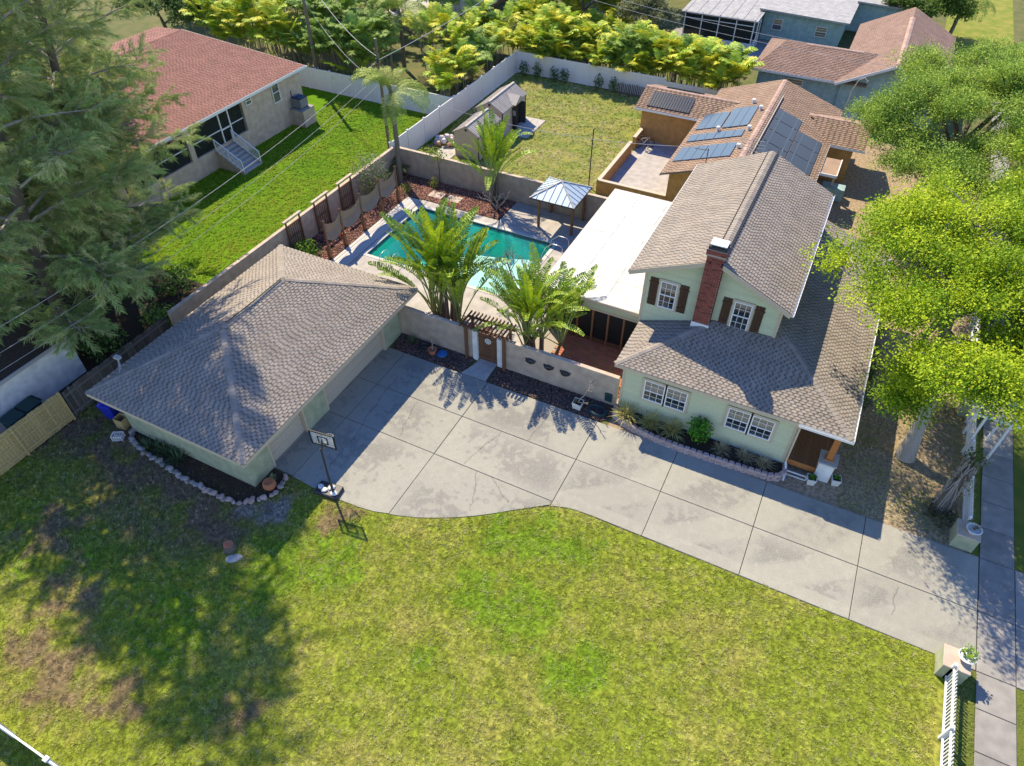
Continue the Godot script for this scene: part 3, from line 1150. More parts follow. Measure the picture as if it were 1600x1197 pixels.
func build_garage() -> void:
	var h := thing("garage", "sage green two-door garage with grey shingled hip roof", "garage", Vector3.ZERO)
	var g := MB.new()
	# walls as boxes round the two door openings on the x = -18.6 side
	g.span(Vector3(-26.1, 0, -23.45), Vector3(-25.9, 2.85, -11.72))
	g.span(Vector3(-25.9, 0, -23.45), Vector3(-18.8, 2.85, -23.25))
	g.span(Vector3(-25.9, 0, -11.92), Vector3(-18.8, 2.85, -11.72))
	part(h, "wall", g, M.green_stucco)
	var fw := MB.new()
	for s in [[-13.0, -11.72], [-16.95, -15.45], [-23.45, -21.98]]:
		fw.span(Vector3(-18.8, 0, s[0]), Vector3(-18.6, 2.85, s[1]))
	for s in [[-15.45, -13.0], [-21.98, -16.95]]:
		fw.span(Vector3(-18.797, 2.22, s[0]), Vector3(-18.603, 2.85, s[1]))
	part(h, "front_wall", fw, M.green_stucco)
	for s in [[-15.45, -13.0], [-21.98, -16.95]]:
		var d := MB.new()
		d.span(Vector3(-18.86, 0.02, s[0]), Vector3(-18.82, 2.22, s[1]))
		var dr := part(h, "garage_door", d, M.door_tan)
		for i in 4:
			var p := MB.new()
			p.cbox(Vector3(-18.815, 0.03 + 0.547 * (i + 0.5), (s[0] + s[1]) * 0.5), Vector3(0.03, 0.535, s[1] - s[0] - 0.02), 0.008)
			part(dr, "panel", p, M.door_tan)
		for z in [s[0] + 0.04, s[1] - 0.04]:
			var jm := MB.new()
			jm.span(Vector3(-18.79, 0, z - 0.05), Vector3(-18.585, 2.2, z + 0.05))
			part(dr, "jamb", jm, M.trim)
	var x0 := -26.75
	var x1 := -17.65
	var z0 := -24.12
	var z1 := -10.98
	var y := 2.95
	var p := 0.46
	var hw := (x1 - x0) * 0.5
	var r := shingle_roof(h, [
		[Vector3(x0, y, z1), Vector3(x1, y, z1), Vector3(0, 0, -1), p, hw, 1.0, 1.0],
		[Vector3(x1, y, z1), Vector3(x1, y, z0), Vector3(-1, 0, 0), p, hw, 1.0, 1.0],
		[Vector3(x1, y, z0), Vector3(x0, y, z0), Vector3(0, 0, 1), p, hw, 1.0, 1.0],
		[Vector3(x0, y, z0), Vector3(x0, y, z1), Vector3(1, 0, 0), p, hw, 1.0, 1.0]],
		[[Vector3(x0, y, z1), Vector3(x0 + hw, y + p * hw, z1 - hw), 0.14, 0.3], [Vector3(x1, y, z1), Vector3(x0 + hw, y + p * hw, z1 - hw), 0.14, 0.3],
		[Vector3(x0, y, z0), Vector3(x0 + hw, y + p * hw, z0 + hw), 0.14, 0.3], [Vector3(x1, y, z0), Vector3(x0 + hw, y + p * hw, z0 + hw), 0.14, 0.3],
		[Vector3(x0 + hw, y + p * hw, z1 - hw), Vector3(x0 + hw, y + p * hw, z0 + hw), 0.15, 0.45]], M.shingle)
	var f := MB.new()
	f.span(Vector3(x0, y - 0.2, z1 - 0.03), Vector3(x1, y - 0.012, z1 + 0.012))
	f.span(Vector3(x0, y - 0.2, z0 - 0.012), Vector3(x1, y - 0.012, z0 + 0.03))
	f.span(Vector3(x0 - 0.012, y - 0.197, z0 + 0.03), Vector3(x0 + 0.03, y - 0.015, z1 - 0.03))
	f.span(Vector3(x1 - 0.03, y - 0.197, z0 + 0.03), Vector3(x1 + 0.012, y - 0.015, z1 - 0.03))
	part(h, "fascia", f, M.trim)
	var so := MB.new()
	so.box(Vector3((x0 + x1) * 0.5, y - 0.17, (z0 + z1) * 0.5), Vector3(x1 - x0 - 0.08, 0.03, z1 - z0 - 0.08))
	part(h, "soffit", so, M.trim)
	var v := MB.new()
	v.tube([Vector3(-22.2, 5.13, -15.8), Vector3(-22.16, 5.14, -17.5), Vector3(-22.2, 5.13, -19.5)], [0.025, 0.025, 0.025], 5)
	part(r, "ridge_cable", v, M.black)
	v = MB.new()
	v.tube([Vector3(-26.2, 3.1, -12.6), Vector3(-26.3, 3.75, -12.75)], [0.04, 0.04], 6)
	v.box(Vector3(-26.32, 3.8, -12.77), Vector3(0.3, 0.12, 0.2))
	v.bar(Vector3(-26.3, 3.6, -12.7), Vector3(-25.6, 3.65, -12.2), 0.03, 0.03)
	part(r, "vent_pipe", v, M.grey_paint)
	for z in [-12.2, -22.9]:
		var l := MB.new()
		l.box(Vector3(-18.55, 2.35, z), Vector3(0.1, 0.14, 0.1))
		l.lathe(Vector3(-18.42, 2.25, z - 0.09), [Vector2(0.0, 0.0), Vector2(0.07, 0.0), Vector2(0.05, 0.16), Vector2(0.0, 0.17)], 8, Basis(Vector3.FORWARD, 0.6))
		l.lathe(Vector3(-18.42, 2.25, z + 0.09), [Vector2(0.0, 0.0), Vector2(0.07, 0.0), Vector2(0.05, 0.16), Vector2(0.0, 0.17)], 8, Basis(Vector3.FORWARD, 0.6))
		part(h, "wall_lamp", l, M.grey_paint)


# ---------------------------------------------------------------- main house

const UW := [-6.42, -0.12, -26.6, -37.2]


func build_house() -> void:
	var h := thing("main_house", "sage green two-storey house with brick chimney and grey roofs", "house")
	# lower volume and upper volume
	var g := MB.new()
	var low := []
	for x in [-4.36, -3.3, -0.46, 0.6]:
		low.append([x - 0.45, x + 0.45, 1.4, 2.54])
	holed(g, -5.95, 2.0, 0.0, 3.1, -23.6, -23.43, low)
	g.span(Vector3(-5.95, 0.0, -37.2), Vector3(-5.8, 3.1, -23.6))
	g.span(Vector3(1.85, 0.0, -37.2), Vector3(2.0, 3.1, -23.6))
	g.span(Vector3(-5.8, 0.0, -37.2), Vector3(1.85, 3.1, -37.05))
	var lw := part(h, "wall", g, M.siding)
	siding(lw, M.siding, -23.43, 0.35, 3.05, func(_y: float) -> float: return -5.84, func(_y: float) -> float: return 1.9, 0.155, low)
	var rm := MB.new()
	rm.span(Vector3(-5.79, 0.4, -27.6), Vector3(1.84, 0.5, -23.61))
	rm.span(Vector3(-5.79, 0.5, -27.6), Vector3(1.84, 2.98, -27.5))
	rm.span(Vector3(-5.79, 2.98, -27.6), Vector3(1.84, 3.05, -23.61))
	rm.span(Vector3(-2.05, 0.5, -27.5), Vector3(-1.95, 2.98, -23.61))
	part(h, "room", rm, M.room)
	var fd := MB.new()
	fd.span(Vector3(-5.97, 0.0, -23.45), Vector3(2.02, 0.35, -23.4))
	part(lw, "foundation", fd, M.stucco_blue)
	for x in [-5.9, 1.95]:
		var c := MB.new()
		c.span(Vector3(x - 0.06, 0.3, -23.43), Vector3(x + 0.06, 3.08, -23.385))
		part(lw, "corner_trim", c, M.trim)
	var he := 6.2
	var zf := -26.2
	var zb := -37.5
	var xl := -7.12
	var xr := 0.21
	var xm := -3.33
	var hr := 7.85
	var pl := (hr - he) / (xm - xl)
	var prr := (hr - he) / (xr - xm)
	g = MB.new()
	var upp := []
	for x in [-5.22, -1.8]:
		upp.append([x - 0.36, x + 0.36, 4.42, 5.82])
	holed(g, UW[0], UW[1], 0.0, 6.2, UW[2] - 0.17, UW[2], upp)
	g.span(Vector3(UW[0], 0.0, UW[3]), Vector3(UW[0] + 0.15, 6.2, UW[2] - 0.17))
	g.span(Vector3(UW[1] - 0.15, 0.0, UW[3]), Vector3(UW[1], 6.2, UW[2] - 0.17))
	g.span(Vector3(UW[0] + 0.15, 0.0, UW[3]), Vector3(UW[1] - 0.15, 6.2, UW[3] + 0.15))
	rm = MB.new()
	rm.span(Vector3(UW[0] + 0.16, 3.6, -30.6), Vector3(UW[1] - 0.16, 3.7, -26.78))
	rm.span(Vector3(UW[0] + 0.16, 3.7, -30.6), Vector3(UW[1] - 0.16, 6.1, -30.5))
	rm.span(Vector3(UW[0] + 0.16, 6.1, -30.6), Vector3(UW[1] - 0.16, 6.18, -26.78))
	part(h, "room", rm, M.room)
	var ya := he + pl * (UW[0] - xl) - 0.12
	var yb := he + prr * (xr - UW[1]) - 0.12
	for z in [UW[2], UW[3] + 0.2]:
		var q := [Vector3(UW[0], 6.2, z), Vector3(UW[1], 6.2, z), Vector3(UW[1], yb, z), Vector3(xm, hr - 0.12, z), Vector3(UW[0], ya, z)]
		for i in range(1, 4):
			g.tri(q[0], q[i], q[i + 1])
	var uw := part(h, "wall", g, M.siding)
	var lf := func(y: float) -> float: return UW[0] + 0.12 if y < ya else maxf(UW[0] + 0.12, xl + (y + 0.16 - he) / pl)
	var rf := func(y: float) -> float: return UW[1] - 0.12 if y < yb else minf(UW[1] - 0.12, xr - (y + 0.16 - he) / prr)
	siding(uw, M.siding, UW[2], 3.1, 7.6, lf, rf, 0.155, upp)
	for x in [UW[0] + 0.06, UW[1] - 0.06]:
		var c := MB.new()
		c.span(Vector3(x - 0.07, 0.3 if x < -3 else 3.5, UW[2]), Vector3(x + 0.07, 6.25, UW[2] + 0.045))
		part(uw, "corner_trim", c, M.trim)
	# roofs
	var p := 0.36
	var ex0 := -6.32
	var ex1 := 4.05
	var ez := -23.1
	var ey := 3.2
	shingle_roof(h, [
		[Vector3(ex0, ey, ez), Vector3(ex1, ey, ez), Vector3(0, 0, -1), p, 4.19, 1.0, 1.0],
		[Vector3(ex1, ey, ez), Vector3(ex1, ey, -37.8), Vector3(-1, 0, 0), p, 4.2, 1.0, 0.0],
		[Vector3(ex0, ey, -26.62), Vector3(ex0, ey, ez), Vector3(1, 0, 0), p, 3.52, 0.0, 1.0]],
		[[Vector3(ex0, ey, ez), Vector3(ex0 + 3.5, ey + p * 3.5, ez - 3.5), 0.14, 0.3], [Vector3(ex1, ey, ez), Vector3(ex1 - 3.7, ey + p * 3.7, ez - 3.7), 0.14, 0.3]], M.shingle)
	var ur := shingle_roof(h, [
		[Vector3(xl, he, zb), Vector3(xl, he, zf), Vector3(1, 0, 0), pl, xm - xl],
		[Vector3(xr, he, zf), Vector3(xr, he, zb), Vector3(-1, 0, 0), prr, xr - xm]],
		[[Vector3(xm, hr, zf), Vector3(xm, hr, zb), 0.19, 0.4]], M.shingle)
	var rv := MB.new()
	rv.box(Vector3(xm + 0.25, hr - 0.07, (zf + zb) * 0.5), Vector3(0.07, 0.05, zb - zf - 0.6))
	rv.box(Vector3(xm - 0.25, hr - 0.07, (zf + zb) * 0.5), Vector3(0.03, 0.04, zb - zf - 0.6))
	part(ur, "ridge_vent", rv, M.black)
	# rake boards under the gable edge
	for s in [[xl, he, xm, hr], [xr, he, xm, hr]]:
		var k := MB.new()
		k.bar(Vector3(s[0], s[1] - 0.13, zf + 0.02), Vector3(s[2], s[3] - 0.13, zf + 0.02), 0.035, 0.22)
		part(ur, "rake_board", k, M.trim)
		k = MB.new()
		k.bar(Vector3(s[0], s[1] - 0.19, (zf + UW[2]) * 0.5), Vector3(s[2], s[3] - 0.19, (zf + UW[2]) * 0.5), 0.36, 0.03, Vector3.UP)
		part(ur, "soffit", k, M.trim)
	gutter(h, Vector3(xr + 0.06, he - 0.06, zf + 0.03), Vector3(xr + 0.06, he - 0.06, zb))
	gutter(h, Vector3(ex1 + 0.06, ey - 0.06, ez + 0.06), Vector3(ex1 + 0.06, ey - 0.06, -37.8))
	gutter(h, Vector3(1.95, ey - 0.06, ez + 0.06), Vector3(ex1 + 0.12, ey - 0.06, ez + 0.06))
	var lt := MB.new()
	lt.span(Vector3(xl - 0.03, he - 0.16, zb), Vector3(xl, he + 0.02, zf))
	part(h, "eave_flashing", lt, M.white)
	var fa := MB.new()
	fa.span(Vector3(ex0, ey - 0.19, ez - 0.03), Vector3(1.95, ey - 0.012, ez + 0.012))
	fa.span(Vector3(ex0 - 0.012, ey - 0.187, -26.55), Vector3(ex0 + 0.03, ey - 0.015, ez - 0.03))
	part(h, "fascia", fa, M.trim)
	var so := MB.new()
	so.span(Vector3(ex0 + 0.05, ey - 0.17, -26.5), Vector3(ex1 - 0.04, ey - 0.13, ez - 0.04))
	so.span(Vector3(2.0, ey - 0.17, -37.7), Vector3(ex1 - 0.04, ey - 0.13, -26.5))
	part(h, "soffit", so, M.trim)
	# windows
	for x in [-4.36, -3.3, -0.46, 0.6]:
		window(h, Vector3(x, 1.97, -23.395), FRONT, 0.98, 1.22, 3, 2, 0.5, true, true)
	for x in [-5.22, -1.8]:
		window(h, Vector3(x, 5.12, -26.565), FRONT, 0.8, 1.48, 3, 2, 0.35 if x < -3 else 0.2, true, true)
		shutter(h, Vector3(x - 0.72, 5.13, -26.57), 0.4, 1.56)
		shutter(h, Vector3(x + 0.72, 5.13, -26.57), 0.4, 1.56)
	chimney(h)
	porch(h)
	var ds := MB.new()
	ds.bar(Vector3(2.06, 3.0, -23.3), Vector3(2.06, 0.5, -23.3), 0.08, 0.06)
	part(h, "downspout", ds, M.trim)
	ds = MB.new()
	ds.bar(Vector3(2.06, 0.5, -23.3), Vector3(2.2, 0.25, -22.95), 0.08, 0.06)
	ds.bar(Vector3(2.2, 0.25, -22.95), Vector3(2.2, 0.08, -22.55), 0.08, 0.06)
	part(h, "downspout_elbow", ds, M.white)


func gutter(par: Node3D, a: Vector3, b: Vector3) -> void:
	var g := MB.new()
	var d := (b - a).normalized()
	var s := Vector3.UP.cross(d).normalized() * 0.06
	var n := Vector3(0, 0.06, 0)
	g.bar(a - n, b - n, 0.12, 0.015)
	g.bar(a + s, b + s, 0.012, 0.12)
	g.bar(a - s, b - s, 0.012, 0.12)
	part(par, "gutter", g, M.white)


func chimney(h: Node3D) -> void:
	var x0 := -3.8
	var x1 := -3.04
	var zf := -26.12
	var zb := -26.62
	var core := MB.new()
	core.span(Vector3(x0 + 0.012, 3.9, zb), Vector3(x1 - 0.012, 8.2, zf - 0.012))
	core.span(Vector3(x0 - 0.05, 8.05, zb - 0.05), Vector3(x1 + 0.05, 8.38, zf + 0.05))
	var c := part(h, "chimney", core, M.mortar)
	var b := MB.new()
	var y := 4.35
	var row := 0
	while y < 8.36:
		var grow := 0.0 if y < 8.02 else (0.03 if y < 8.1 else 0.065)
		var off := 0.0 if row % 2 == 0 else 0.105
		var x := x0 - grow - off
		while x < x1 + grow - 0.02:
			var a := maxf(x, x0 - grow)
			var e := minf(x + 0.2, x1 + grow)
			if e - a > 0.03:
				brick_tone(b)
				b.span(Vector3(a, y, zf + grow - 0.05), Vector3(e, y + 0.062, zf + grow))
			x += 0.21
		for side in [x0 - grow, x1 + grow]:
			var z := zb - grow - off
			while z < zf + grow - 0.06:
				var a := maxf(z, zb - grow)
				var e := minf(z + 0.2, zf + grow - 0.055)
				if e - a > 0.03:
					brick_tone(b)
					var s0: float = side if side < -3.4 else side - 0.05
					b.span(Vector3(s0, y, a), Vector3(s0 + 0.05, y + 0.062, e))
				z += 0.21
		y += 0.073
		row += 1
	stuff_part(c, "bricks", b, M.brick)
	var cap := MB.new()
	cap.span(Vector3(x0 - 0.02, 8.38, zb - 0.02), Vector3(x1 + 0.02, 8.5, zf + 0.02))
	part(c, "flue", cap, M.metal_dark)
	cap = MB.new()
	cap.cbox(Vector3((x0 + x1) * 0.5, 8.62, (zf + zb) * 0.5), Vector3(0.72, 0.05, 0.56), 0.01)
	part(c, "cap", cap, M.white)
	for q in [Vector3(-0.3, 0, -0.2), Vector3(0.3, 0, -0.2), Vector3(-0.3, 0, 0.2), Vector3(0.3, 0, 0.2)]:
		cap = MB.new()
		cap.box(Vector3((x0 + x1) * 0.5, 8.55, (zf + zb) * 0.5) + q, Vector3(0.03, 0.1, 0.03))
		part(c, "cap_leg", cap, M.metal_dark)
	cap = MB.new()
	cap.span(Vector3(x0 - 0.03, 4.1, zf - 0.1), Vector3(x1 + 0.03, 4.42, zf + 0.025))
	part(c, "flashing", cap, M.white)


func brick_tone(b: MB) -> void:
	var k := R.randf_range(0.7, 1.05)
	b.col = Color(k, k * R.randf_range(0.85, 1.1), k) if R.randf() > 0.12 else Color(0.45, 0.5, 0.5)


func porch(h: Node3D) -> void:
	var d := MB.new()
	d.span(Vector3(2.02, 0.3, -37.0), Vector3(3.8, 0.5, -23.5))
	var dk := part(h, "porch_deck", d, M.wood_deck)
	for i in 12:
		var b := MB.new()
		b.col = rc(0.8, 1.0)
		b.cbox(Vector3(2.02 + 0.148 * (i + 0.5), 0.52, -30.25), Vector3(0.142, 0.035, 13.5), 0.006)
		part(dk, "deck_board", b, M.wood_deck)
	d = MB.new()
	d.span(Vector3(2.02, 0.26, -23.5), Vector3(3.84, 0.56, -23.45))
	part(dk, "rim_board", d, M.wood_orange)
	d = MB.new()
	d.span(Vector3(3.8, 0.26, -37.0), Vector3(3.85, 0.56, -23.5))
	part(dk, "rim_board", d, M.wood_orange)
	for z in [-23.7, -28.0, -32.4, -36.7]:
		var g := MB.new()
		g.span(Vector3(3.35, 0.0, z - 0.36), Vector3(4.0, 1.1, z + 0.36))
		var pr := part(h, "porch_pier", g, M.stucco_white)
		g = MB.new()
		g.cbox(Vector3(3.675, 1.14, z), Vector3(0.78, 0.08, 0.84), 0.012)
		part(pr, "cap", g, M.grey_paint)
		g = MB.new()
		g.box(Vector3(3.675, 1.21, z), Vector3(0.36, 0.07, 0.36))
		g.box(Vector3(3.675, 2.1, z), Vector3(0.25, 1.9, 0.25))
		part(pr, "column", g, M.wood_orange)
	var bm := MB.new()
	bm.span(Vector3(3.6, 2.9, -37.0), Vector3(3.75, 3.06, -23.4))
	part(h, "porch_beam", bm, M.trim)
	# step frame under the front of the deck
	var st := MB.new()
	for q in [[Vector3(2.15, 0.03, -23.05), Vector3(2.15, 0.26, -23.05)], [Vector3(3.1, 0.03, -23.05), Vector3(3.1, 0.26, -23.05)], [Vector3(2.15, 0.26, -23.05), Vector3(3.1, 0.26, -23.05)], [Vector3(2.15, 0.03, -23.05), Vector3(3.1, 0.03, -23.05)]]:
		st.bar(q[0], q[1], 0.05, 0.05)
	part(h, "step_frame", st, M.white)


# ---------------------------------------------------------------- lanai

func build_lanai() -> void:
	var h := thing("lanai", "flat white-roofed lanai with dark screens between house and pool", "porch")
	var x0 := -12.05
	var x1 := -6.45
	var z0 := -38.4
	var z1 := -27.2
	var g := MB.new()
	g.span(Vector3(x0 + 0.02, 2.93, z0 + 0.02), Vector3(x1, 3.05, z1 - 0.02))
	var r := part(h, "roof", g, M.membrane)
	# welded membrane sheets, laps a few millimetres proud
	var xs := [x0, -10.35, -8.5, x1]
	var zs := [z0, -37.2, -33.4, -29.2, z1]
	for i in 3:
		for k in 4:
			g = MB.new()
			g.col = rc(0.95, 1.0)
			g.cbox(Vector3((xs[i] + xs[i + 1]) * 0.5, 3.062, (zs[k] + zs[k + 1]) * 0.5), Vector3(xs[i + 1] - xs[i] - 0.03, 0.016, zs[k + 1] - zs[k] - 0.018), 0.004)
			part(r, "roof_sheet", g, M.membrane)
	g = MB.new()
	g.span(Vector3(x0 - 0.02, 2.86, z1 - 0.02), Vector3(x1, 3.055, z1 + 0.015))
	g.span(Vector3(x0 - 0.02, 2.86, z0), Vector3(x0 + 0.015, 3.055, z1 - 0.02))
	part(h, "fascia", g, M.trim)
	g = MB.new()
	g.span(Vector3(x0 + 0.35, 2.3, -27.62), Vector3(x1, 2.9, -27.55))
	var band := part(h, "header", g, M.siding)
	siding(band, M.siding, -27.55, 2.3, 2.88, func(_y: float) -> float: return x0 + 0.36, func(_y: float) -> float: return x1)
	g = MB.new()
	g.span(Vector3(x0 + 0.35, 2.2, -27.66), Vector3(x1, 2.32, -27.5))
	part(h, "beam", g, M.trim)
	var n := 6
	for i in n + 1:
		var x := lerpf(x0 + 0.42, x1 - 0.05, float(i) / n)
		g = MB.new()
		g.box(Vector3(x, 1.1, -27.58), Vector3(0.1, 2.2, 0.12))
		part(h, "post", g, M.wood_post)
	for i in n:
		var a := lerpf(x0 + 0.42, x1 - 0.05, float(i) / n) + 0.06
		var b := lerpf(x0 + 0.42, x1 - 0.05, float(i + 1) / n) - 0.06
		g = MB.new()
		g.span(Vector3(a, 0.3, -27.6), Vector3(b, 2.2, -27.59))
		part(h, "screen", g, M.screen_dark)
		g = MB.new()
		g.span(Vector3(a, 0.0, -27.62), Vector3(b, 0.3, -27.56))
		part(h, "kick_panel", g, M.wood_brown)
	for i in 8:
		g = MB.new()
		g.box(Vector3(x0 + 0.4, 1.45, lerpf(z1 - 0.4, z0 + 0.2, i / 7.0)), Vector3(0.1, 2.9, 0.1))
		part(h, "post", g, M.wood_post)
	g = MB.new()
	g.span(Vector3(x0 + 0.38, 0.1, z0 + 0.3), Vector3(x0 + 0.39, 2.85, z1 - 0.5))
	part(h, "screen", g, M.screen_dark)
	g = MB.new()
	g.span(Vector3(x0 + 0.4, 0, z0 + 0.05), Vector3(x1, 2.9, z0 + 0.2))
	part(h, "rear_wall", g, M.siding)
	# brick patio before the screens
	var pb := MB.new()
	pb.rect(-12.0, -27.7, -5.96, -23.72, 0.012)
	var pt := setting("patio", "red brick paver patio before the lanai screens", "patio", pb, M.mortar)
	var meshes := []
	for i in 5:
		var b := MB.new()
		var k := R.randf_range(0.6, 1.05)
		b.col = Color(k, k * R.randf_range(0.75, 1.2), k * R.randf_range(0.8, 1.2))
		b.cbox(Vector3.ZERO, Vector3(0.385, 0.06, 0.19), 0.008)
		meshes.append(b.mesh())
	var z := -27.45
	var row := 0
	while z < -24.0:
		var x := -10.4 + (0.2 if row % 2 else 0.0)
		while x < -6.1:
			part(pt, "paver", meshes[R.randi() % 5], M.paver, Transform3D(Basis(), Vector3(x, 0.03 + R.randf_range(-0.004, 0.004), z)))
			x += 0.4
		z += 0.205
		row += 1


# ---------------------------------------------------------------- courtyard wall, gate, things before it

func chip_bed(par: Node3D, mat: Material, outline: Array, count: int, y: float) -> void:
	var where := []
	var tint := PackedColorArray()
	var poly := PackedVector2Array()
	for q in outline:
		poly.append(Vector2(q[0], q[1]))
	var lo := poly[0]
	var hi := poly[0]
	for q in poly:
		lo = lo.min(q)
		hi = hi.max(q)
	var b := MB.new()
	b.box(Vector3.ZERO, Vector3(0.085, 0.016, 0.035))
	for i in count:
		var p := Vector2(R.randf_range(lo.x, hi.x), R.randf_range(lo.y, hi.y))
		if not Geometry2D.is_point_in_polygon(p, poly):
			continue
		var k := R.randf_range(0.4, 1.5)
		tint.append(Color(k, k * R.randf_range(0.85, 1.1), k * R.randf_range(0.85, 1.15)))
		where.append(Transform3D(Basis.from_euler(Vector3(R.randf_range(-0.5, 0.5), R.randf() * TAU, R.randf_range(-0.5, 0.5))).scaled(Vector3.ONE * R.randf_range(0.6, 1.5)), Vector3(p.x, y + R.randf_range(0.0, 0.03), p.y)))
	scatter(par, "wood_chips", b.mesh(), mat, where, tint)


func bed(called: String, label: String, outline: Array, mat: Material, chips: Material, count: int) -> Node3D:
	var poly := PackedVector2Array()
	for q in outline:
		poly.append(Vector2(q[0], q[1]))
	var g := MB.new()
	g.prism(poly, 0.0, 0.03)
	var o := setting(called, label, "mulch bed", g, mat)
	chip_bed(o, chips, outline, count, 0.035)
	return o


func build_court() -> void:
	bed("mulch_bed", "dark mulch strip left of the gate along the stucco wall", [[-18.55, -23.5], [-14.0, -23.5], [-14.0, -22.9], [-14.15, -22.24], [-18.4, -22.2]], M.soil, M.chips_dark, 2600)
	bed("mulch_bed", "dark mulch strip right of the gate along the stucco wall", [[-12.6, -23.5], [-6.0, -23.5], [-6.1, -22.7], [-6.4, -22.24], [-12.6, -22.24]], M.soil, M.chips_dark, 3600)
	var w := thing("courtyard_wall", "beige stucco wall with brown gate opening between garage and house", "wall")
	for s in [[-18.95, -14.08], [-12.4, -6.12]]:
		var g := MB.new()
		g.span(Vector3(s[0], 0, -23.7), Vector3(s[1], 1.9, -23.5))
		part(w, "wall_panel", g, M.stucco_wall)
		g = MB.new()
		g.cbox(Vector3((s[0] + s[1]) * 0.5, 1.92, -23.6), Vector3(s[1] - s[0], 0.05, 0.23), 0.012)
		part(w, "coping", g, M.stucco_tan)
	for x in [-13.93, -12.5]:
		var g := MB.new()
		g.span(Vector3(x - 0.14, 0, -23.73), Vector3(x + 0.14, 1.95, -23.44))
		part(w, "pier", g, M.stucco_white)
	var gt := thing("gate", "dark brown plank gate with round pale medallion", "gate", Vector3(-13.22, 0, -23.6))
	for i in 8:
		var g := MB.new()
		g.col = rc(0.75, 1.0)
		g.cbox(Vector3(-0.525 + 0.15 * i, 0.95, 0), Vector3(0.146, 1.78, 0.04), 0.005)
		part(gt, "plank", g, M.wood_brown)
	var g := MB.new()
	for y in [0.3, 1.6]:
		g.box(Vector3(0, y, 0.035), Vector3(1.16, 0.1, 0.03))
	part(gt, "brace", g, M.wood_brown)
	g = MB.new()
	var tb := Basis(Vector3.RIGHT, PI / 2)
	g.lathe(Vector3(0.02, 1.5, 0.055), [Vector2(0.13, 0.0), Vector2(0.18, 0.0), Vector2(0.18, 0.03), Vector2(0.13, 0.03), Vector2(0.13, 0.0)], 16, tb)
	g.lathe(Vector3(0.02, 1.5, 0.055), [Vector2(0.04, 0.0), Vector2(0.075, 0.03), Vector2(0.0, 0.04)], 12, tb)
	for k in 8:
		var a := TAU * k / 8
		g.bar(Vector3(0.02, 1.5, 0.07) + Vector3(cos(a), sin(a), 0) * 0.06, Vector3(0.02, 1.5, 0.07) + Vector3(cos(a), sin(a), 0) * 0.14, 0.025, 0.02)
	part(gt, "medallion", g, M.pot_white)
	var pg := thing("gate_pergola", "dark wooden pergola with slatted top over the gate", "pergola", Vector3(-13.3, 0, -23.35))
	for x in [-1.1, 1.1]:
		g = MB.new()
		g.cbox(Vector3(x, 1.1, 0.0), Vector3(0.14, 2.2, 0.14), 0.01)
		part(pg, "post", g, M.wood_brown)
	for z in [0.0, -0.75]:
		g = MB.new()
		g.cbox(Vector3(0, 2.26, z), Vector3(2.75, 0.15, 0.06), 0.008)
		part(pg, "beam", g, M.wood_brown)
	for i in 13:
		g = MB.new()
		g.col = rc(0.8, 1.0)
		g.cbox(Vector3(-1.26 + 0.21 * i, 2.4, -0.38), Vector3(0.05, 0.12, 1.35), 0.006)
		part(pg, "slat", g, M.wood_brown)
	for x in [-1.1, 1.1]:
		g = MB.new()
		g.cbox(Vector3(x, 1.1, -0.75), Vector3(0.12, 2.2, 0.12), 0.01)
		part(pg, "post", g, M.wood_brown)
	# three half-round iron baskets on the wall
	var lab := ["half-round black wall basket nearest the gate", "middle one of three half-round black wall baskets", "half-round black wall basket nearest the house"]
	var px := [-10.75, -9.75, -8.85]
	for i in 3:
		var o := thing("wall_basket", lab[i], "basket", Vector3(px[i], 1.28 - 0.02 * i, -23.49), 0, "iron baskets on the courtyard wall")
		g = MB.new()
		var pts := []
		for k in 11:
			var a := PI + PI * k / 10
			pts.append(Vector3(cos(a) * 0.27, sin(a) * 0.22, 0.03))
		for k in 10:
			g.bar(pts[k], pts[k + 1], 0.02, 0.02)
		g.bar(Vector3(-0.29, 0.03, 0.03), Vector3(0.29, 0.03, 0.03), 0.02, 0.03)
		part(o, "rim", g, M.black)
		g = MB.new()
		g.blob(Vector3(0, -0.05, 0.08), Vector3(0.24, 0.15, 0.11), R, 0.12, 9, 5)
		part(o, "liner", g, M.metal_dark)
		for k in 5:
			var a := PI + PI * (k + 0.5) / 5
			g = MB.new()
			g.tube([Vector3(cos(a) * 0.26, sin(a) * 0.2, 0.03), Vector3(cos(a) * 0.18, sin(a) * 0.14 + 0.0, 0.17), Vector3(cos(a) * 0.08, 0.02, 0.2)], [0.008, 0.008, 0.008], 4)
			part(o, "rib", g, M.black)
	# pots
	var o := thing("spiky_plant", "clump of spiky dark green leaves by the garage corner", "plant", Vector3(-17.6, 0.03, -23.05))
	spiky(o, 34, 0.55, Color(0.07, 0.12, 0.05), Color(0.16, 0.2, 0.1))
	o = thing("plant_pot", "dark empty bowl-shaped pot beside the spiky plant", "pot", Vector3(-16.85, 0.03, -22.95))
	g = MB.new()
	g.lathe(Vector3.ZERO, [Vector2(0.0, 0.0), Vector2(0.12, 0.0), Vector2(0.2, 0.2), Vector2(0.22, 0.2), Vector2(0.2, 0.22), Vector2(0.17, 0.16), Vector2(0.0, 0.15)], 14)
	part(o, "bowl", g, M.metal_dark)
	o = thing("potted_stick", "terracotta pot holding one bare pale stem", "potted plant", Vector3(-16.2, 0.03, -22.8))
	g = MB.new()
	g.lathe(Vector3.ZERO, [Vector2(0.0, 0.0), Vector2(0.15, 0.0), Vector2(0.22, 0.28), Vector2(0.25, 0.28), Vector2(0.25, 0.34), Vector2(0.21, 0.34), Vector2(0.19, 0.28), Vector2(0.0, 0.27)], 16)
	part(o, "pot", g, M.terracotta)
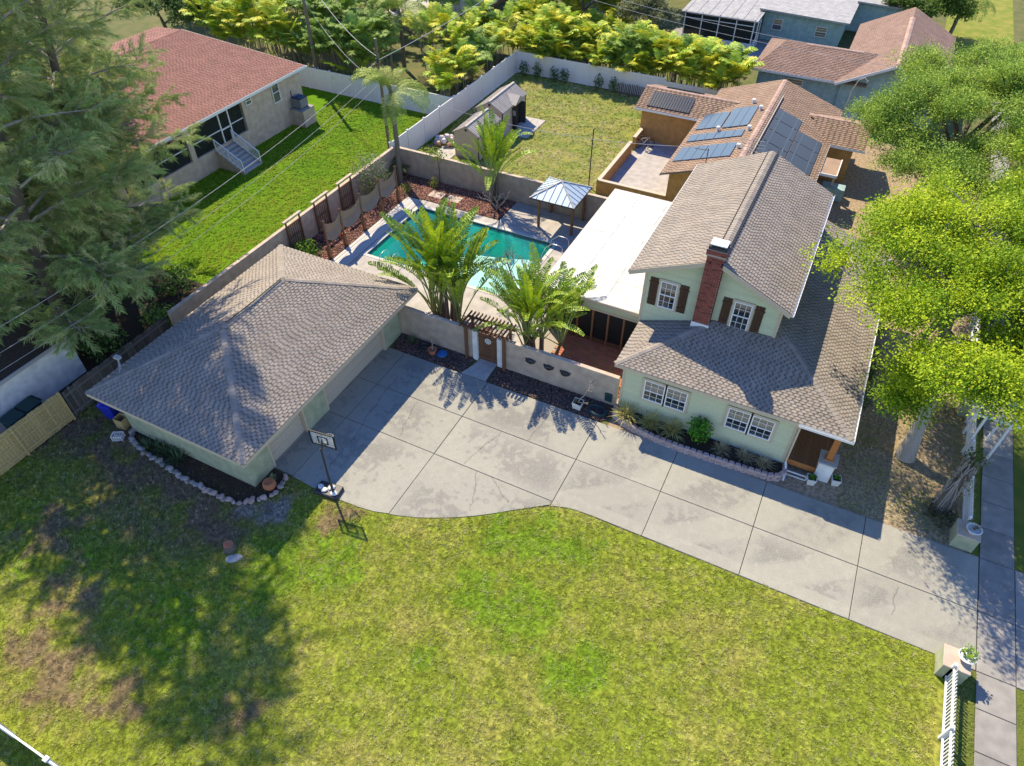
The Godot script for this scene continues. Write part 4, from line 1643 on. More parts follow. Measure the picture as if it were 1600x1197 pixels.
	g = MB.new()
	g.tube([Vector3(0, 0.25, 0), Vector3(0.03, 0.7, -0.03), Vector3(0.0, 1.15, 0.0), Vector3(0.1, 1.35, -0.02)], [0.03, 0.026, 0.022, 0.015], 6)
	g.tube([Vector3(0.0, 1.12, 0.0), Vector3(0.18, 1.3, 0.02)], [0.018, 0.012], 5)
	part(o, "stem", g, M.twig_pale)
	o = thing("round_cover", "round blue plastic cover lying on the mulch", "cover", Vector3(-15.72, 0.05, -22.98))
	g = MB.new()
	g.lathe(Vector3.ZERO, [Vector2(0.27, 0.0), Vector2(0.29, 0.03), Vector2(0.27, 0.07), Vector2(0.06, 0.09), Vector2(0.05, 0.12), Vector2(0.0, 0.12)], 20)
	part(o, "disc", g, M.blue_lid)
	g = MB.new()
	g.lathe(Vector3.ZERO, [Vector2(0.17, 0.08), Vector2(0.18, 0.095), Vector2(0.2, 0.08)], 20)
	part(o, "rib", g, M.blue_lid)
	o = thing("white_planter", "square white planter with a bare pale shrub by the wall", "planter", Vector3(-7.75, 0.03, -22.62))
	g = MB.new()
	taper_box(g, 0.36, 0.48, 0.42)
	part(o, "box", g, M.pot_white)
	g = MB.new()
	g.box(Vector3(0, 0.38, 0), Vector3(0.4, 0.02, 0.4))
	part(o, "soil", g, M.soil)
	g = MB.new()
	bare_branch(g, Vector3(0, 0.38, 0), Vector3(0.5, 1, -0.15).normalized(), 0.6, 0.035, 4)
	bare_branch(g, Vector3(0, 0.38, 0), Vector3(0.9, 0.7, 0.4).normalized(), 0.4, 0.025, 3)
	part(o, "branches", g, M.twig_pale)
	spiky(o, 8, 0.3, Color(0.1, 0.15, 0.06), Color(0.2, 0.22, 0.1), Vector3(-0.1, 0.38, 0.05))
	o = thing("garden_hose", "coiled dark garden hose heap beside the planter", "hose", Vector3(-6.75, 0.05, -22.75))
	g = MB.new()
	var pts := []
	var rad := []
	for k in 90:
		var a := k * 0.42
		pts.append(Vector3(cos(a) * (0.42 + 0.06 * sin(k * 0.7)), 0.02 + k * 0.002 + 0.02 * sin(k * 1.3), sin(a) * (0.3 + 0.04 * cos(k * 0.9))))
		rad.append(0.018)
	g.tube(pts, rad, 5)
	part(o, "coil", g, M.hose)
	o = thing("vent_box", "small dark green louvred box low on the wall end", "vent", Vector3(-6.5, 0.55, -23.47))
	g = MB.new()
	g.box(Vector3.ZERO, Vector3(0.36, 0.5, 0.1))
	part(o, "body", g, M.green_plastic)
	for k in 6:
		g = MB.new()
		g.box(Vector3(0, -0.18 + 0.07 * k, 0.06), Vector3(0.32, 0.02, 0.05), Basis(Vector3.RIGHT, 0.5))
		part(o, "louvre", g, M.green_plastic)


func taper_box(g: MB, bottom: float, top: float, h: float) -> void:
	var b := bottom * 0.5
	var t := top * 0.5
	var i := t - 0.03
	var q := func(k: float, y: float) -> Array: return [Vector3(-k, y, k), Vector3(k, y, k), Vector3(k, y, -k), Vector3(-k, y, -k)]
	var rings := [q.call(b, 0.0), q.call(t, h), q.call(i, h), q.call(i, h - 0.08)]
	for r in 3:
		for k in 4:
			var j := (k + 1) % 4
			g.quad(rings[r][k], rings[r][j], rings[r + 1][j], rings[r + 1][k])


func spiky(par: Node3D, count: int, len: float, c0: Color, c1: Color, at := Vector3.ZERO, arch := 0.5) -> void:
	var g := MB.new()
	for i in count:
		var a := R.randf() * TAU
		var lean := R.randf_range(0.2, 1.25)
		var l := len * R.randf_range(0.7, 1.2)
		var d := Vector3(cos(a) * sin(lean), cos(lean), sin(a) * sin(lean))
		var s := Vector3(-sin(a), 0, cos(a)) * 0.022 * (len / 0.55)
		var p1 := at + d * l * 0.6
		var p2 := at + d * l + Vector3(0, -arch * l * 0.35 * sin(lean), 0)
		g.col = c0.lerp(c1, R.randf())
		g.quad(at - s * 0.6, at + s * 0.6, p1 + s, p1 - s)
		g.tri(p1 - s, p1 + s, p2)
	part(par, "leaves", g, M.leaf)


func bare_branch(g: MB, p: Vector3, d: Vector3, l: float, r: float, depth: int) -> void:
	var q := p + d * l
	var m := p + d * l * 0.5 + Vector3(R.randf_range(-1, 1), R.randf_range(-1, 1), R.randf_range(-1, 1)) * l * 0.06
	g.tube([p, m, q], [r, r * 0.9, r * 0.78], 5, depth <= 1)
	if depth <= 1:
		return
	for i in 2 + (1 if R.randf() < 0.4 else 0):
		var k := Vector3(R.randf_range(-1, 1), R.randf_range(-0.35, 0.9), R.randf_range(-1, 1))
		bare_branch(g, q, (d + k * 0.75).normalized(), l * R.randf_range(0.62, 0.85), r * 0.72, depth - 1)


# ---------------------------------------------------------------- pool

func build_pool() -> void:
	var x0: float = POOL[0]
	var z0: float = POOL[1]
	var x1: float = POOL[2]
	var z1: float = POOL[3]
	# deck sheets round the basin
	var d := MB.new()
	d.rect(-25.15, -36.2, x1 + 0.26, z0 - 0.24, 0.03)
	d.rect(x1 + 0.24, -38.85, -11.8, -24.6, 0.0301)
	d.rect(-19.15, -38.85, x1 + 0.24, -36.2, 0.0302)
	d.rect(-25.15, z1 + 0.24, x1 + 0.24, -24.6, 0.0303)
	d.rect(-25.15, z0 - 0.24, x0 - 0.24, z1 + 0.24, 0.0304)
	d.rect(-26.3, -25.6, -25.15, -24.6, 0.0303)
	setting("pool_deck", "pale concrete deck round the swimming pool", "deck", d, M.pool_deck)
	var s := MB.new()
	s.rect(-26.35, -36.1, -25.15, -25.6, 0.012)
	var bw := setting("boardwalk", "strip of pale deck boards between pool and fabric screen", "deck", s, M.joint)
	for i in 5:
		var b := MB.new()
		b.col = rc(0.9, 1.0)
		b.cbox(Vector3(-26.32 + 0.23 * (i + 0.5), 0.03, -30.85), Vector3(0.215, 0.05, 10.45), 0.008)
		part(bw, "board", b, M.coping)
	# joints in the deck
	var p := thing("swimming_pool", "rectangular swimming pool with turquoise deep end and pale shelf", "pool")
	var g := MB.new()
	for q in [[x0 - 0.25, z0 - 0.25, x0, z1 + 0.25], [x1, z0 - 0.25, x1 + 0.25, z1 + 0.25], [x0, z0 - 0.25, x1, z0], [x0, z1, x1, z1 + 0.25]]:
		g.cbox(Vector3((q[0] + q[2]) * 0.5, 0.02, (q[1] + q[3]) * 0.5), Vector3(q[2] - q[0], 0.07, q[3] - q[1]), 0.015)
	part(p, "coping", g, M.coping)
	g = MB.new()
	for q in [[x0, z0, x0, z1], [x1, z1, x1, z0], [x1, z0, x0, z0], [x0, z1, x1, z1]]:
		g.quad(Vector3(q[0], -0.3, q[1]), Vector3(q[2], -0.3, q[3]), Vector3(q[2], 0.0, q[3]), Vector3(q[0], 0.0, q[1]))
	part(p, "tile_band", g, M.tile_blue)
	# basin: deep part and a shallow shelf with a curved edge
	g = MB.new()
	g.rect(x0, z0, x1, z1, -2.2)
	for q in [[x0, z0, x0, z1], [x1, z1, x1, z0], [x1, z0, x0, z0], [x0, z1, x1, z1]]:
		g.quad(Vector3(q[0], -2.2, q[1]), Vector3(q[2], -2.2, q[3]), Vector3(q[2], -0.3, q[3]), Vector3(q[0], -0.3, q[1]))
	part(p, "basin", g, M.plaster_deep)
	g = MB.new()
	g.prism(PackedVector2Array([Vector2(-20.6, z1), Vector2(-20.75, -30.4), Vector2(-20.6, -31.6), Vector2(-20.1, -32.4), Vector2(-19.3, -32.9), Vector2(-18.0, -33.25), Vector2(-16.6, -33.7), Vector2(-15.6, -34.1), Vector2(x1, -34.4), Vector2(x1, z1)]), -2.2, -0.75)
	part(p, "shelf", g, M.plaster_pale)
	g = MB.new()
	g.rect(x0, z0, x1, z1, -0.1)
	part(p, "water", g, M.water)
	# rails
	var rails := [["grab rail pair at the near left corner of the pool", [[-23.35, -29.15, -28.4], [-22.5, -29.15, -28.4]]], ["steel handrail pair at the far right corner of the pool", [[-14.3, -34.9, -34.9], [-14.2, -34.1, -34.1]]]]
	var o := thing("pool_rails", rails[0][0], "handrail")
	for x in [-23.3, -22.5]:
		g = MB.new()
		var pts := [Vector3(x, 0.03, -28.3), Vector3(x, 0.5, -28.3), Vector3(x, 0.72, -28.45), Vector3(x, 0.78, -28.8), Vector3(x, 0.7, -29.15), Vector3(x, 0.3, -29.3), Vector3(x, -0.6, -29.32)]
		g.tube(pts, [0.024, 0.024, 0.024, 0.024, 0.024, 0.024, 0.024], 6)
		part(o, "rail", g, M.metal)
	g = MB.new()
	g.bar(Vector3(-23.3, -0.3, -29.32), Vector3(-22.5, -0.3, -29.32), 0.1, 0.03)
	part(o, "tread", g, M.white)
	o = thing("pool_rails", rails[1][0], "handrail")
	for z in [-35.0, -34.0]:
		g = MB.new()
		var pts := [Vector3(-13.6, 0.03, z), Vector3(-13.6, 0.75, z), Vector3(-13.75, 0.9, z), Vector3(-14.3, 0.9, z), Vector3(-14.75, 0.5, z), Vector3(-15.1, -0.5, z)]
		g.tube(pts, [0.024, 0.024, 0.024, 0.024, 0.024, 0.024], 6)
		part(o, "rail", g, M.metal)


func build_pool_garden() -> void:
	bed("mulch_bed", "red-brown mulch strip under the fabric screen and trellises", [[-29.0, -38.85], [-26.3, -38.85], [-26.35, -25.6], [-26.4, -24.3], [-29.0, -24.3]], M.mulch, M.chips, 5200)
	bed("mulch_bed", "red-brown mulch bed at the foot of the far pool wall", [[-26.29, -38.85], [-19.2, -38.85], [-19.2, -36.25], [-26.29, -36.25]], M.mulch, M.chips, 4200)
	bed("mulch_bed", "small red mulch patch behind the gate pergola", [[-15.6, -25.9], [-14.4, -26.2], [-14.0, -25.5], [-15.4, -24.9]], M.mulch, M.chips, 700)
	bed("mulch_bed", "planting bed under the two big paddle-leaf clumps", [[-17.9, -26.4], [-16.0, -26.4], [-15.7, -24.2], [-18.3, -23.75], [-18.3, -25.6]], M.soil, M.chips_dark, 500)
	var st := MB.new()
	st.cbox(Vector3(-24.6, 0.05, -37.2), Vector3(1.1, 0.05, 0.8), 0.015)
	one("stepping_stone", "tan stepping slab nearer the palm in the far mulch bed", "paving slab", st, M.stucco_tan, Vector3.ZERO, 0.0, "slabs in the far mulch bed")
	one("stepping_stone", "tan stepping slab farther from the palm in the mulch bed", "paving slab", st, M.stucco_tan, Vector3(1.35, 0, -0.05), 0.0, "slabs in the far mulch bed")
	# walls of the plot
	var w := thing("pool_wall", "beige stucco wall along the far side of the pool garden", "wall")
	var g := MB.new()
	g.span(Vector3(-29.2, 0, -39.1), Vector3(-12.1, 1.88, -38.9))
	part(w, "wall_panel", g, M.stucco_wall)
	g = MB.new()
	g.cbox(Vector3(-20.6, 1.9, -39.0), Vector3(17.1, 0.05, 0.24), 0.012)
	part(w, "coping", g, M.stucco_tan)
	w = thing("boundary_wall", "long beige stucco wall between pool garden and vivid lawn", "wall")
	g = MB.new()
	g.span(Vector3(-29.2, 0, -38.88), Vector3(-29.0, 1.88, -17.6))
	part(w, "wall_panel", g, M.stucco_wall)
	g = MB.new()
	g.cbox(Vector3(-29.1, 1.9, -28.3), Vector3(0.24, 0.05, 21.3), 0.012)
	part(w, "coping", g, M.stucco_tan)
	# trellises
	var tl := ["wooden trellis on the wall nearest the garage", "middle wooden trellis on the boundary wall", "wooden trellis on the wall nearest the flowering shrub"]
	var tz := [-27.5, -30.2, -32.8]
	var tr: Node3D
	for i in 3:
		if i == 0:
			tr = thing("trellis", tl[0], "trellis", Vector3(-28.9, 0, tz[0]), 0, "trellises on the boundary wall")
			for s in [-0.62, 0.62]:
				g = MB.new()
				g.cbox(Vector3(0, 1.15, s), Vector3(0.09, 2.3, 0.09), 0.008)
				part(tr, "post", g, M.wood_brown)
			g = MB.new()
			g.cbox(Vector3(0, 2.34, 0), Vector3(0.2, 0.08, 1.65), 0.012)
			part(tr, "top_beam", g, M.stucco_tan)
			for k in 6:
				g = MB.new()
				g.box(Vector3(0, 1.15, -0.45 + 0.18 * k), Vector3(0.03, 1.7, 0.04))
				part(tr, "slat", g, M.wood_brown)
			for y in [0.32, 1.15, 1.95]:
				g = MB.new()
				g.box(Vector3(0.03, y, 0), Vector3(0.03, 0.06, 1.18))
				part(tr, "rail", g, M.wood_brown)
		else:
			var c := tr.duplicate()
			c.name = numbered("trellis")
			add_child(c)
			c.position = Vector3(-28.9, 0, tz[i])
			c.set_meta("label", tl[i])
	# fabric screen on posts
	var fz := [-27.6, -29.2, -31.25, -33.35, -35.3]
	var fl := ["wooden screen post closest to the garage roof", "second wooden screen post from the garage, beside a red lantern", "middle one of the five wooden screen posts", "fourth wooden screen post from the garage", "wooden screen post beside the tall palm trunk"]
	for i in 5:
		var o := thing("screen_post", fl[i], "post", Vector3(-26.55, 0, fz[i]), 0, "posts of the fabric screen")
		g = MB.new()
		g.cbox(Vector3(0, 1.3, 0), Vector3(0.11, 2.6, 0.11), 0.008)
		part(o, "post", g, M.wood_post)
		g = MB.new()
		g.cbox(Vector3(0, 0.45, 0), Vector3(0.2, 0.9, 0.2), 0.012)
		part(o, "sleeve", g, M.wood_post)
		g = MB.new()
		g.lathe(Vector3(0, 2.6, 0), [Vector2(0.09, 0.0), Vector2(0.09, 0.03), Vector2(0.0, 0.12)], 4)
		part(o, "cap", g, M.wood_brown)
	var fs := thing("fabric_screen", "sagging taupe cloth strung between the wooden posts", "screen")
	for i in 4:
		g = MB.new()
		var n := 14
		for k in n:
			for side in [0, 1]:
				var f0 := float(k) / n
				var f1 := float(k + 1) / n
				var q := []
				for f in [f0, f1]:
					var sag: float = 4.0 * f * (1.0 - f)
					var z := lerpf(fz[i], fz[i + 1], f)
					var top := Vector3(-26.55 + 0.1 * sag, 2.5 - 0.3 * sag, z)
					var mid := Vector3(-26.55 - 0.14 * sag + 0.03 * sin(f * 19.0), 1.95 - 0.4 * sag, z)
					var bot := Vector3(-26.55 + 0.06 * sag, 1.4 - 0.42 * sag, z)
					q.append([top, mid, bot])
				g.quad(q[0][side], q[0][side + 1], q[1][side + 1], q[1][side])
		part(fs, "cloth", g, M.cloth)
	var ln := thing("lantern", "small red lantern hanging on a wooden screen post", "lantern", Vector3(-26.75, 0.55, -29.2))
	g = MB.new()
	g.lathe(Vector3.ZERO, [Vector2(0.0, 0.0), Vector2(0.09, 0.02), Vector2(0.11, 0.12), Vector2(0.09, 0.24), Vector2(0.03, 0.3), Vector2(0.0, 0.3)], 10)
	part(ln, "body", g, M.red)
	g = MB.new()
	g.lathe(Vector3(0, 0.3, 0), [Vector2(0.05, 0.0), Vector2(0.05, 0.03), Vector2(0.0, 0.06)], 8)
	part(ln, "cap", g, M.metal_dark)
	gazebo()


func gazebo() -> void:
	var o := thing("gazebo", "small gazebo with blue-grey metal hip roof beside the pool", "gazebo", Vector3(-15.32, 0, -37.5))
	for x in [-1.17, 1.17]:
		for z in [-1.2, 0.78]:
			var g := MB.new()
			g.cbox(Vector3(x, 1.2, z), Vector3(0.15, 2.4, 0.15), 0.01)
			part(o, "post", g, M.wood_post)
	for z in [-1.2, 0.78]:
		var g := MB.new()
		g.box(Vector3(0, 2.3, z), Vector3(2.5, 0.12, 0.08))
		part(o, "beam", g, M.wood_post)
	# roof: pans between standing seams on each of four slopes
	var hx := 1.53
	var hz := 1.5
	var e := 2.42
	var top := 3.2
	for s in 4:
		var b := Basis(Vector3.UP, s * PI / 2)
		var w := hx if s % 2 == 0 else hz
		var dpt := hz if s % 2 == 0 else hx
		var n := 7
		for i in n:
			var a := -w + 2.0 * w * i / n
			var c := -w + 2.0 * w * (i + 1) / n
			var ta := 1.0 - absf(a) / w
			var tc := 1.0 - absf(c) / w
			var g := MB.new()
			g.col = rc(0.9, 1.0)
			var P := func(x: float, t: float, lift: float) -> Vector3: return b * Vector3(x, lerpf(e, top, t) + lift, dpt * (1.0 - t)) + Vector3(0, 0, 0)
			var q := [P.call(a + 0.008, 0.0, 0.0), P.call(c - 0.008, 0.0, 0.0), P.call(c - 0.008, tc, 0.0), P.call(0.0, 1.0, 0.0) if a < 0 and c > 0 else P.call(c - 0.008, tc, 0.0), P.call(a + 0.008, ta, 0.0)]
			g.quad(q[0], q[1], q[2], q[4])
			if a < 0 and c > 0:
				g.tri(q[4], q[2], q[3])
			var pan := part(o, "roof_pan", g, M.metal_roof)
			if i > 0:
				g = MB.new()
				g.bar(P.call(a, 0.0, 0.02), P.call(a, ta, 0.02), 0.025, 0.04)
				part(pan, "seam", g, M.metal_roof)
		var hp := MB.new()
		hp.bar(b * Vector3(w, e + 0.01, dpt), b * Vector3(0, top + 0.02, 0), 0.09, 0.05)
		part(o, "hip_cap", hp, M.grey_paint)
		var fa := MB.new()
		fa.box(b * Vector3(0, e - 0.03, dpt - 0.01), Vector3(2.0 * w, 0.09, 0.03), b)
		part(o, "fascia", fa, M.metal_dark)
	var cp := MB.new()
	cp.lathe(Vector3(0, top - 0.01, 0), [Vector2(0.14, 0.0), Vector2(0.0, 0.1)], 4)
	part(o, "finial", cp, M.grey_paint)


# ---------------------------------------------------------------- house to the west

func build_west_neighbour() -> void:
	var h := thing("red_roof_house", "beige neighbour house with red shingled roof and screened porch", "house")
	var g := MB.new()
	g.span(Vector3(-55.5, 0, -43.6), Vector3(-41.1, 3.9, -37.0))
	g.span(Vector3(-55.5, 0, -37.0), Vector3(-43.4, 3.9, -25.0))
	g.span(Vector3(-43.4, 0, -37.0), Vector3(-41.1, 1.45, -25.0))
	g.span(Vector3(-41.4, 1.45, -31.75), Vector3(-41.1, 3.9, -31.3))
	g.span(Vector3(-41.4, 1.45, -25.6), Vector3(-41.1, 3.9, -25.0))
	g.span(Vector3(-41.4, 3.72, -37.0), Vector3(-41.1, 3.9, -25.0))
	part(h, "wall", g, M.stucco_tan)
	var p := 0.065
	var roof := shingle_roof(h, [
		[Vector3(-40.75, 4.0, -24.5), Vector3(-40.75, 4.0, -44.1), Vector3(-1, 0, 0), p, 13.0],
		[Vector3(-56.75, 4.6, -44.1), Vector3(-56.75, 4.6, -24.5), Vector3(1, 0, 0), p, 3.0]],
		[[Vector3(-53.75, 4.0 + p * 13.0, -24.5), Vector3(-53.75, 4.0 + p * 13.0, -44.1), 0.18, 0.1]], M.shingle_red, 1.0, 0.17, 0.34)
	g = MB.new()
	g.span(Vector3(-40.78, 3.8, -44.1), Vector3(-40.7, 4.0, -24.5))
	part(roof, "fascia", g, M.white)
	g = MB.new()
	g.bar(Vector3(-40.75, 3.92, -44.12), Vector3(-53.75, 3.92 + p * 13.0, -44.12), 0.04, 0.16)
	part(roof, "rake_board", g, M.white)
	g = MB.new()
	g.bar(Vector3(-42.0, 4.02, -44.18), Vector3(-53.75, 4.0 + p * 13.0 - 0.05, -44.18), 0.08, 0.1)
	part(roof, "eave_shadow_bar", g, M.black)  # black bar paints the shadow on the fascia below the far roof edge
	var b := Basis(Vector3.UP, PI / 2)
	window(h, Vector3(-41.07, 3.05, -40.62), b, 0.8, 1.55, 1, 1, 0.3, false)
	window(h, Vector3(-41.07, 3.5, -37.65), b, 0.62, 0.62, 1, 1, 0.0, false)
	# screened porch: dark panels between white bars
	for s in [[-36.9, -35.6], [-34.55, -31.8], [-31.25, -28.6], [-28.5, -25.7]]:
		g = MB.new()
		g.span(Vector3(-41.27, 1.45, s[0]), Vector3(-41.25, 3.72, s[1]))
		part(h, "screen", g, M.screen)
		g = MB.new()
		g.box(Vector3(-41.22, 2.45, (s[0] + s[1]) * 0.5), Vector3(0.05, 0.06, s[1] - s[0]))
		g.box(Vector3(-41.22, 3.6, (s[0] + s[1]) * 0.5), Vector3(0.05, 0.06, s[1] - s[0]))
		part(h, "screen_rail", g, M.white)
	g = MB.new()
	g.span(Vector3(-43.38, 1.3, -36.98), Vector3(-41.3, 1.46, -25.1))
	part(h, "porch_floor", g, M.walk)
	var d := MB.new()
	for z in [-35.55, -34.6]:
		d.box(Vector3(-41.2, 2.5, z), Vector3(0.08, 2.45, 0.09))
	for y in [1.36, 2.4, 3.68]:
		d.box(Vector3(-41.2, y, -35.07), Vector3(0.075, 0.09, 0.9))
	var door := part(h, "screen_door", d, M.white)
	g = MB.new()
	g.span(Vector3(-41.24, 1.4, -35.5), Vector3(-41.23, 3.64, -34.65))
	part(door, "mesh_panel", g, M.screen)
	var st := thing("porch_steps", "grey steps with white railings up to the screened porch", "steps")
	for i in 7:
		g = MB.new()
		g.col = rc(0.9, 1.0)
		var top := 1.25 - 0.18 * i
		g.cbox(Vector3(-41.1 + 0.34 * (i + 0.5), top * 0.5, -34.35), Vector3(0.34, top, 1.75), 0.012)
		part(st, "step", g, M.grey_paint)
	for z in [-35.25, -33.45]:
		g = MB.new()
		g.prism(PackedVector2Array([Vector2(-41.1, 0), Vector2(-38.7, 0), Vector2(-38.7, 0.12), Vector2(-41.1, 1.3)]), 0, 0)
		g = MB.new()
		for q in [[-41.0, 1.3], [-39.9, 0.75], [-38.75, 0.12]]:
			g.box(Vector3(q[0], q[1] + 0.45, z), Vector3(0.06, 0.95, 0.06))
		g.bar(Vector3(-41.0, 2.22, z), Vector3(-38.75, 1.02, z), 0.07, 0.06)
		g.bar(Vector3(-41.0, 1.42, z), Vector3(-38.75, 0.22, z), 0.05, 0.05)
		var rl := part(st, "railing", g, M.white)
		for k in 15:
			var f := (k + 0.5) / 15.0
			g = MB.new()
			g.box(Vector3(lerpf(-41.0, -38.75, f), lerpf(1.82, 0.62, f), z), Vector3(0.025, 0.8, 0.025))
			part(rl, "baluster", g, M.white)
	g = MB.new()
	for z in [-35.28, -33.42]:
		for k in 7:
			g.span(Vector3(-41.1 + 0.34 * k, 0, z - 0.05), Vector3(-41.1 + 0.34 * (k + 1), 1.3 - 0.18 * k, z + 0.05))
	part(st, "stringer", g, M.stucco_tan)
	g = MB.new()
	g.span(Vector3(-41.1, 0, -43.1), Vector3(-39.7, 1.3, -41.7))
	var plat := thing("unit_platform", "beige stucco block carrying the air conditioner", "platform")
	part(plat, "block", g, M.stucco_tan)
	g = MB.new()
	g.cbox(Vector3(-40.4, 1.32, -42.4), Vector3(1.46, 0.06, 1.46), 0.012)
	part(plat, "slab", g, M.walk)
	var ac := thing("air_conditioner", "grey louvred air conditioner on the stucco block", "air conditioner", Vector3(-40.45, 1.35, -42.4))
	g = MB.new()
	g.cbox(Vector3(0, 0.42, 0), Vector3(0.86, 0.82, 0.86), 0.02)
	part(ac, "casing", g, M.metal_dark)
	for k in 11:
		g = MB.new()
		g.box(Vector3(0, 0.1 + 0.062 * k, 0), Vector3(0.89, 0.03, 0.89))
		part(ac, "louvre", g, M.grey_paint)
	g = MB.new()
	g.lathe(Vector3(0, 0.83, 0), [Vector2(0.36, 0.0), Vector2(0.36, 0.02), Vector2(0.3, 0.02), Vector2(0.3, 0.0)], 18)
	g.lathe(Vector3(0, 0.83, 0), [Vector2(0.08, 0.0), Vector2(0.08, 0.05), Vector2(0.0, 0.06)], 10)
	part(ac, "fan_guard", g, M.blue_lid)
	g = MB.new()
	g.tube([Vector3(-0.45, 0.2, 0.2), Vector3(-0.58, 0.25, 0.2), Vector3(-0.62, 1.2, 0.15)], [0.03, 0.03, 0.03], 6)
	part(ac, "pipe", g, M.black)
	# white vinyl fences
	vinyl_fence("white vinyl fence behind the vivid lawn, below the palms", Vector3(-47.0, 0, -48.4), Vector3(-29.75, 0, -48.4), 1.85)
	vinyl_fence("white vinyl fence running back beside the garden sheds", Vector3(-29.6, 0, -39.2), Vector3(-29.6, 0, -60.0), 1.95)
	vinyl_fence("white vinyl fence in front of the long palm hedge", Vector3(-29.5, 0, -60.1), Vector3(-15.6, 0, -60.1), 1.85)
	vinyl_fence("white vinyl fence end behind the tan-roofed house", Vector3(-15.5, 0, -60.1), Vector3(-8.5, 0, -60.1), 1.6)
	vinyl_fence("white top rail of a fence at the lower left corner", Vector3(-36.0, 0, 0.0), Vector3(-9.0, 0, 0.0), 1.2)


func vinyl_fence(label: String, a: Vector3, b: Vector3, hgt: float) -> void:
	var o := thing("vinyl_fence", label, "fence", a, atan2(-(b - a).z, (b - a).x))
	var n := int(round(a.distance_to(b) / 2.4))
	var w := a.distance_to(b) / n
	var post := MB.new()
	post.box(Vector3(0, hgt * 0.5 + 0.02, 0), Vector3(0.13, hgt + 0.04, 0.13))
	var pm := post.mesh()
	var cap := MB.new()
	cap.lathe(Vector3(0, hgt + 0.04, 0), [Vector2(0.12, 0.0), Vector2(0.12, 0.03), Vector2(0.0, 0.1)], 4, Basis(Vector3.UP, PI / 4))
	var cm := cap.mesh()
	var rail := MB.new()
	rail.box(Vector3(w * 0.5, 0, 0), Vector3(w - 0.12, 0.14, 0.06))
	var rm := rail.mesh()
	var panel := MB.new()
	var k := 12
	for i in k:
		panel.col = g1(R.randf_range(0.95, 1.0))
		panel.box(Vector3(0.06 + (w - 0.12) * (i + 0.5) / k, hgt * 0.5, 0), Vector3((w - 0.12) / k - 0.012, hgt - 0.2, 0.028))
	panel.box(Vector3(w * 0.5, hgt * 0.5, 0), Vector3(w - 0.13, hgt - 0.22, 0.018))
	var pa := panel.mesh()
	for i in n + 1:
		var p := part(o, "post", pm, M.white, Transform3D(Basis(), Vector3(w * i, 0, 0)))
		part(p, "cap", cm, M.white)
		if i < n:
			var q := part(o, "panel", pa, M.white, Transform3D(Basis(), Vector3(w * i, 0, 0)))
			for y in [0.1, hgt - 0.06]:
				part(q, "rail", rm, M.white, Transform3D(Basis(), Vector3(0, y, 0)))


# ---------------------------------------------------------------- yard behind the pool

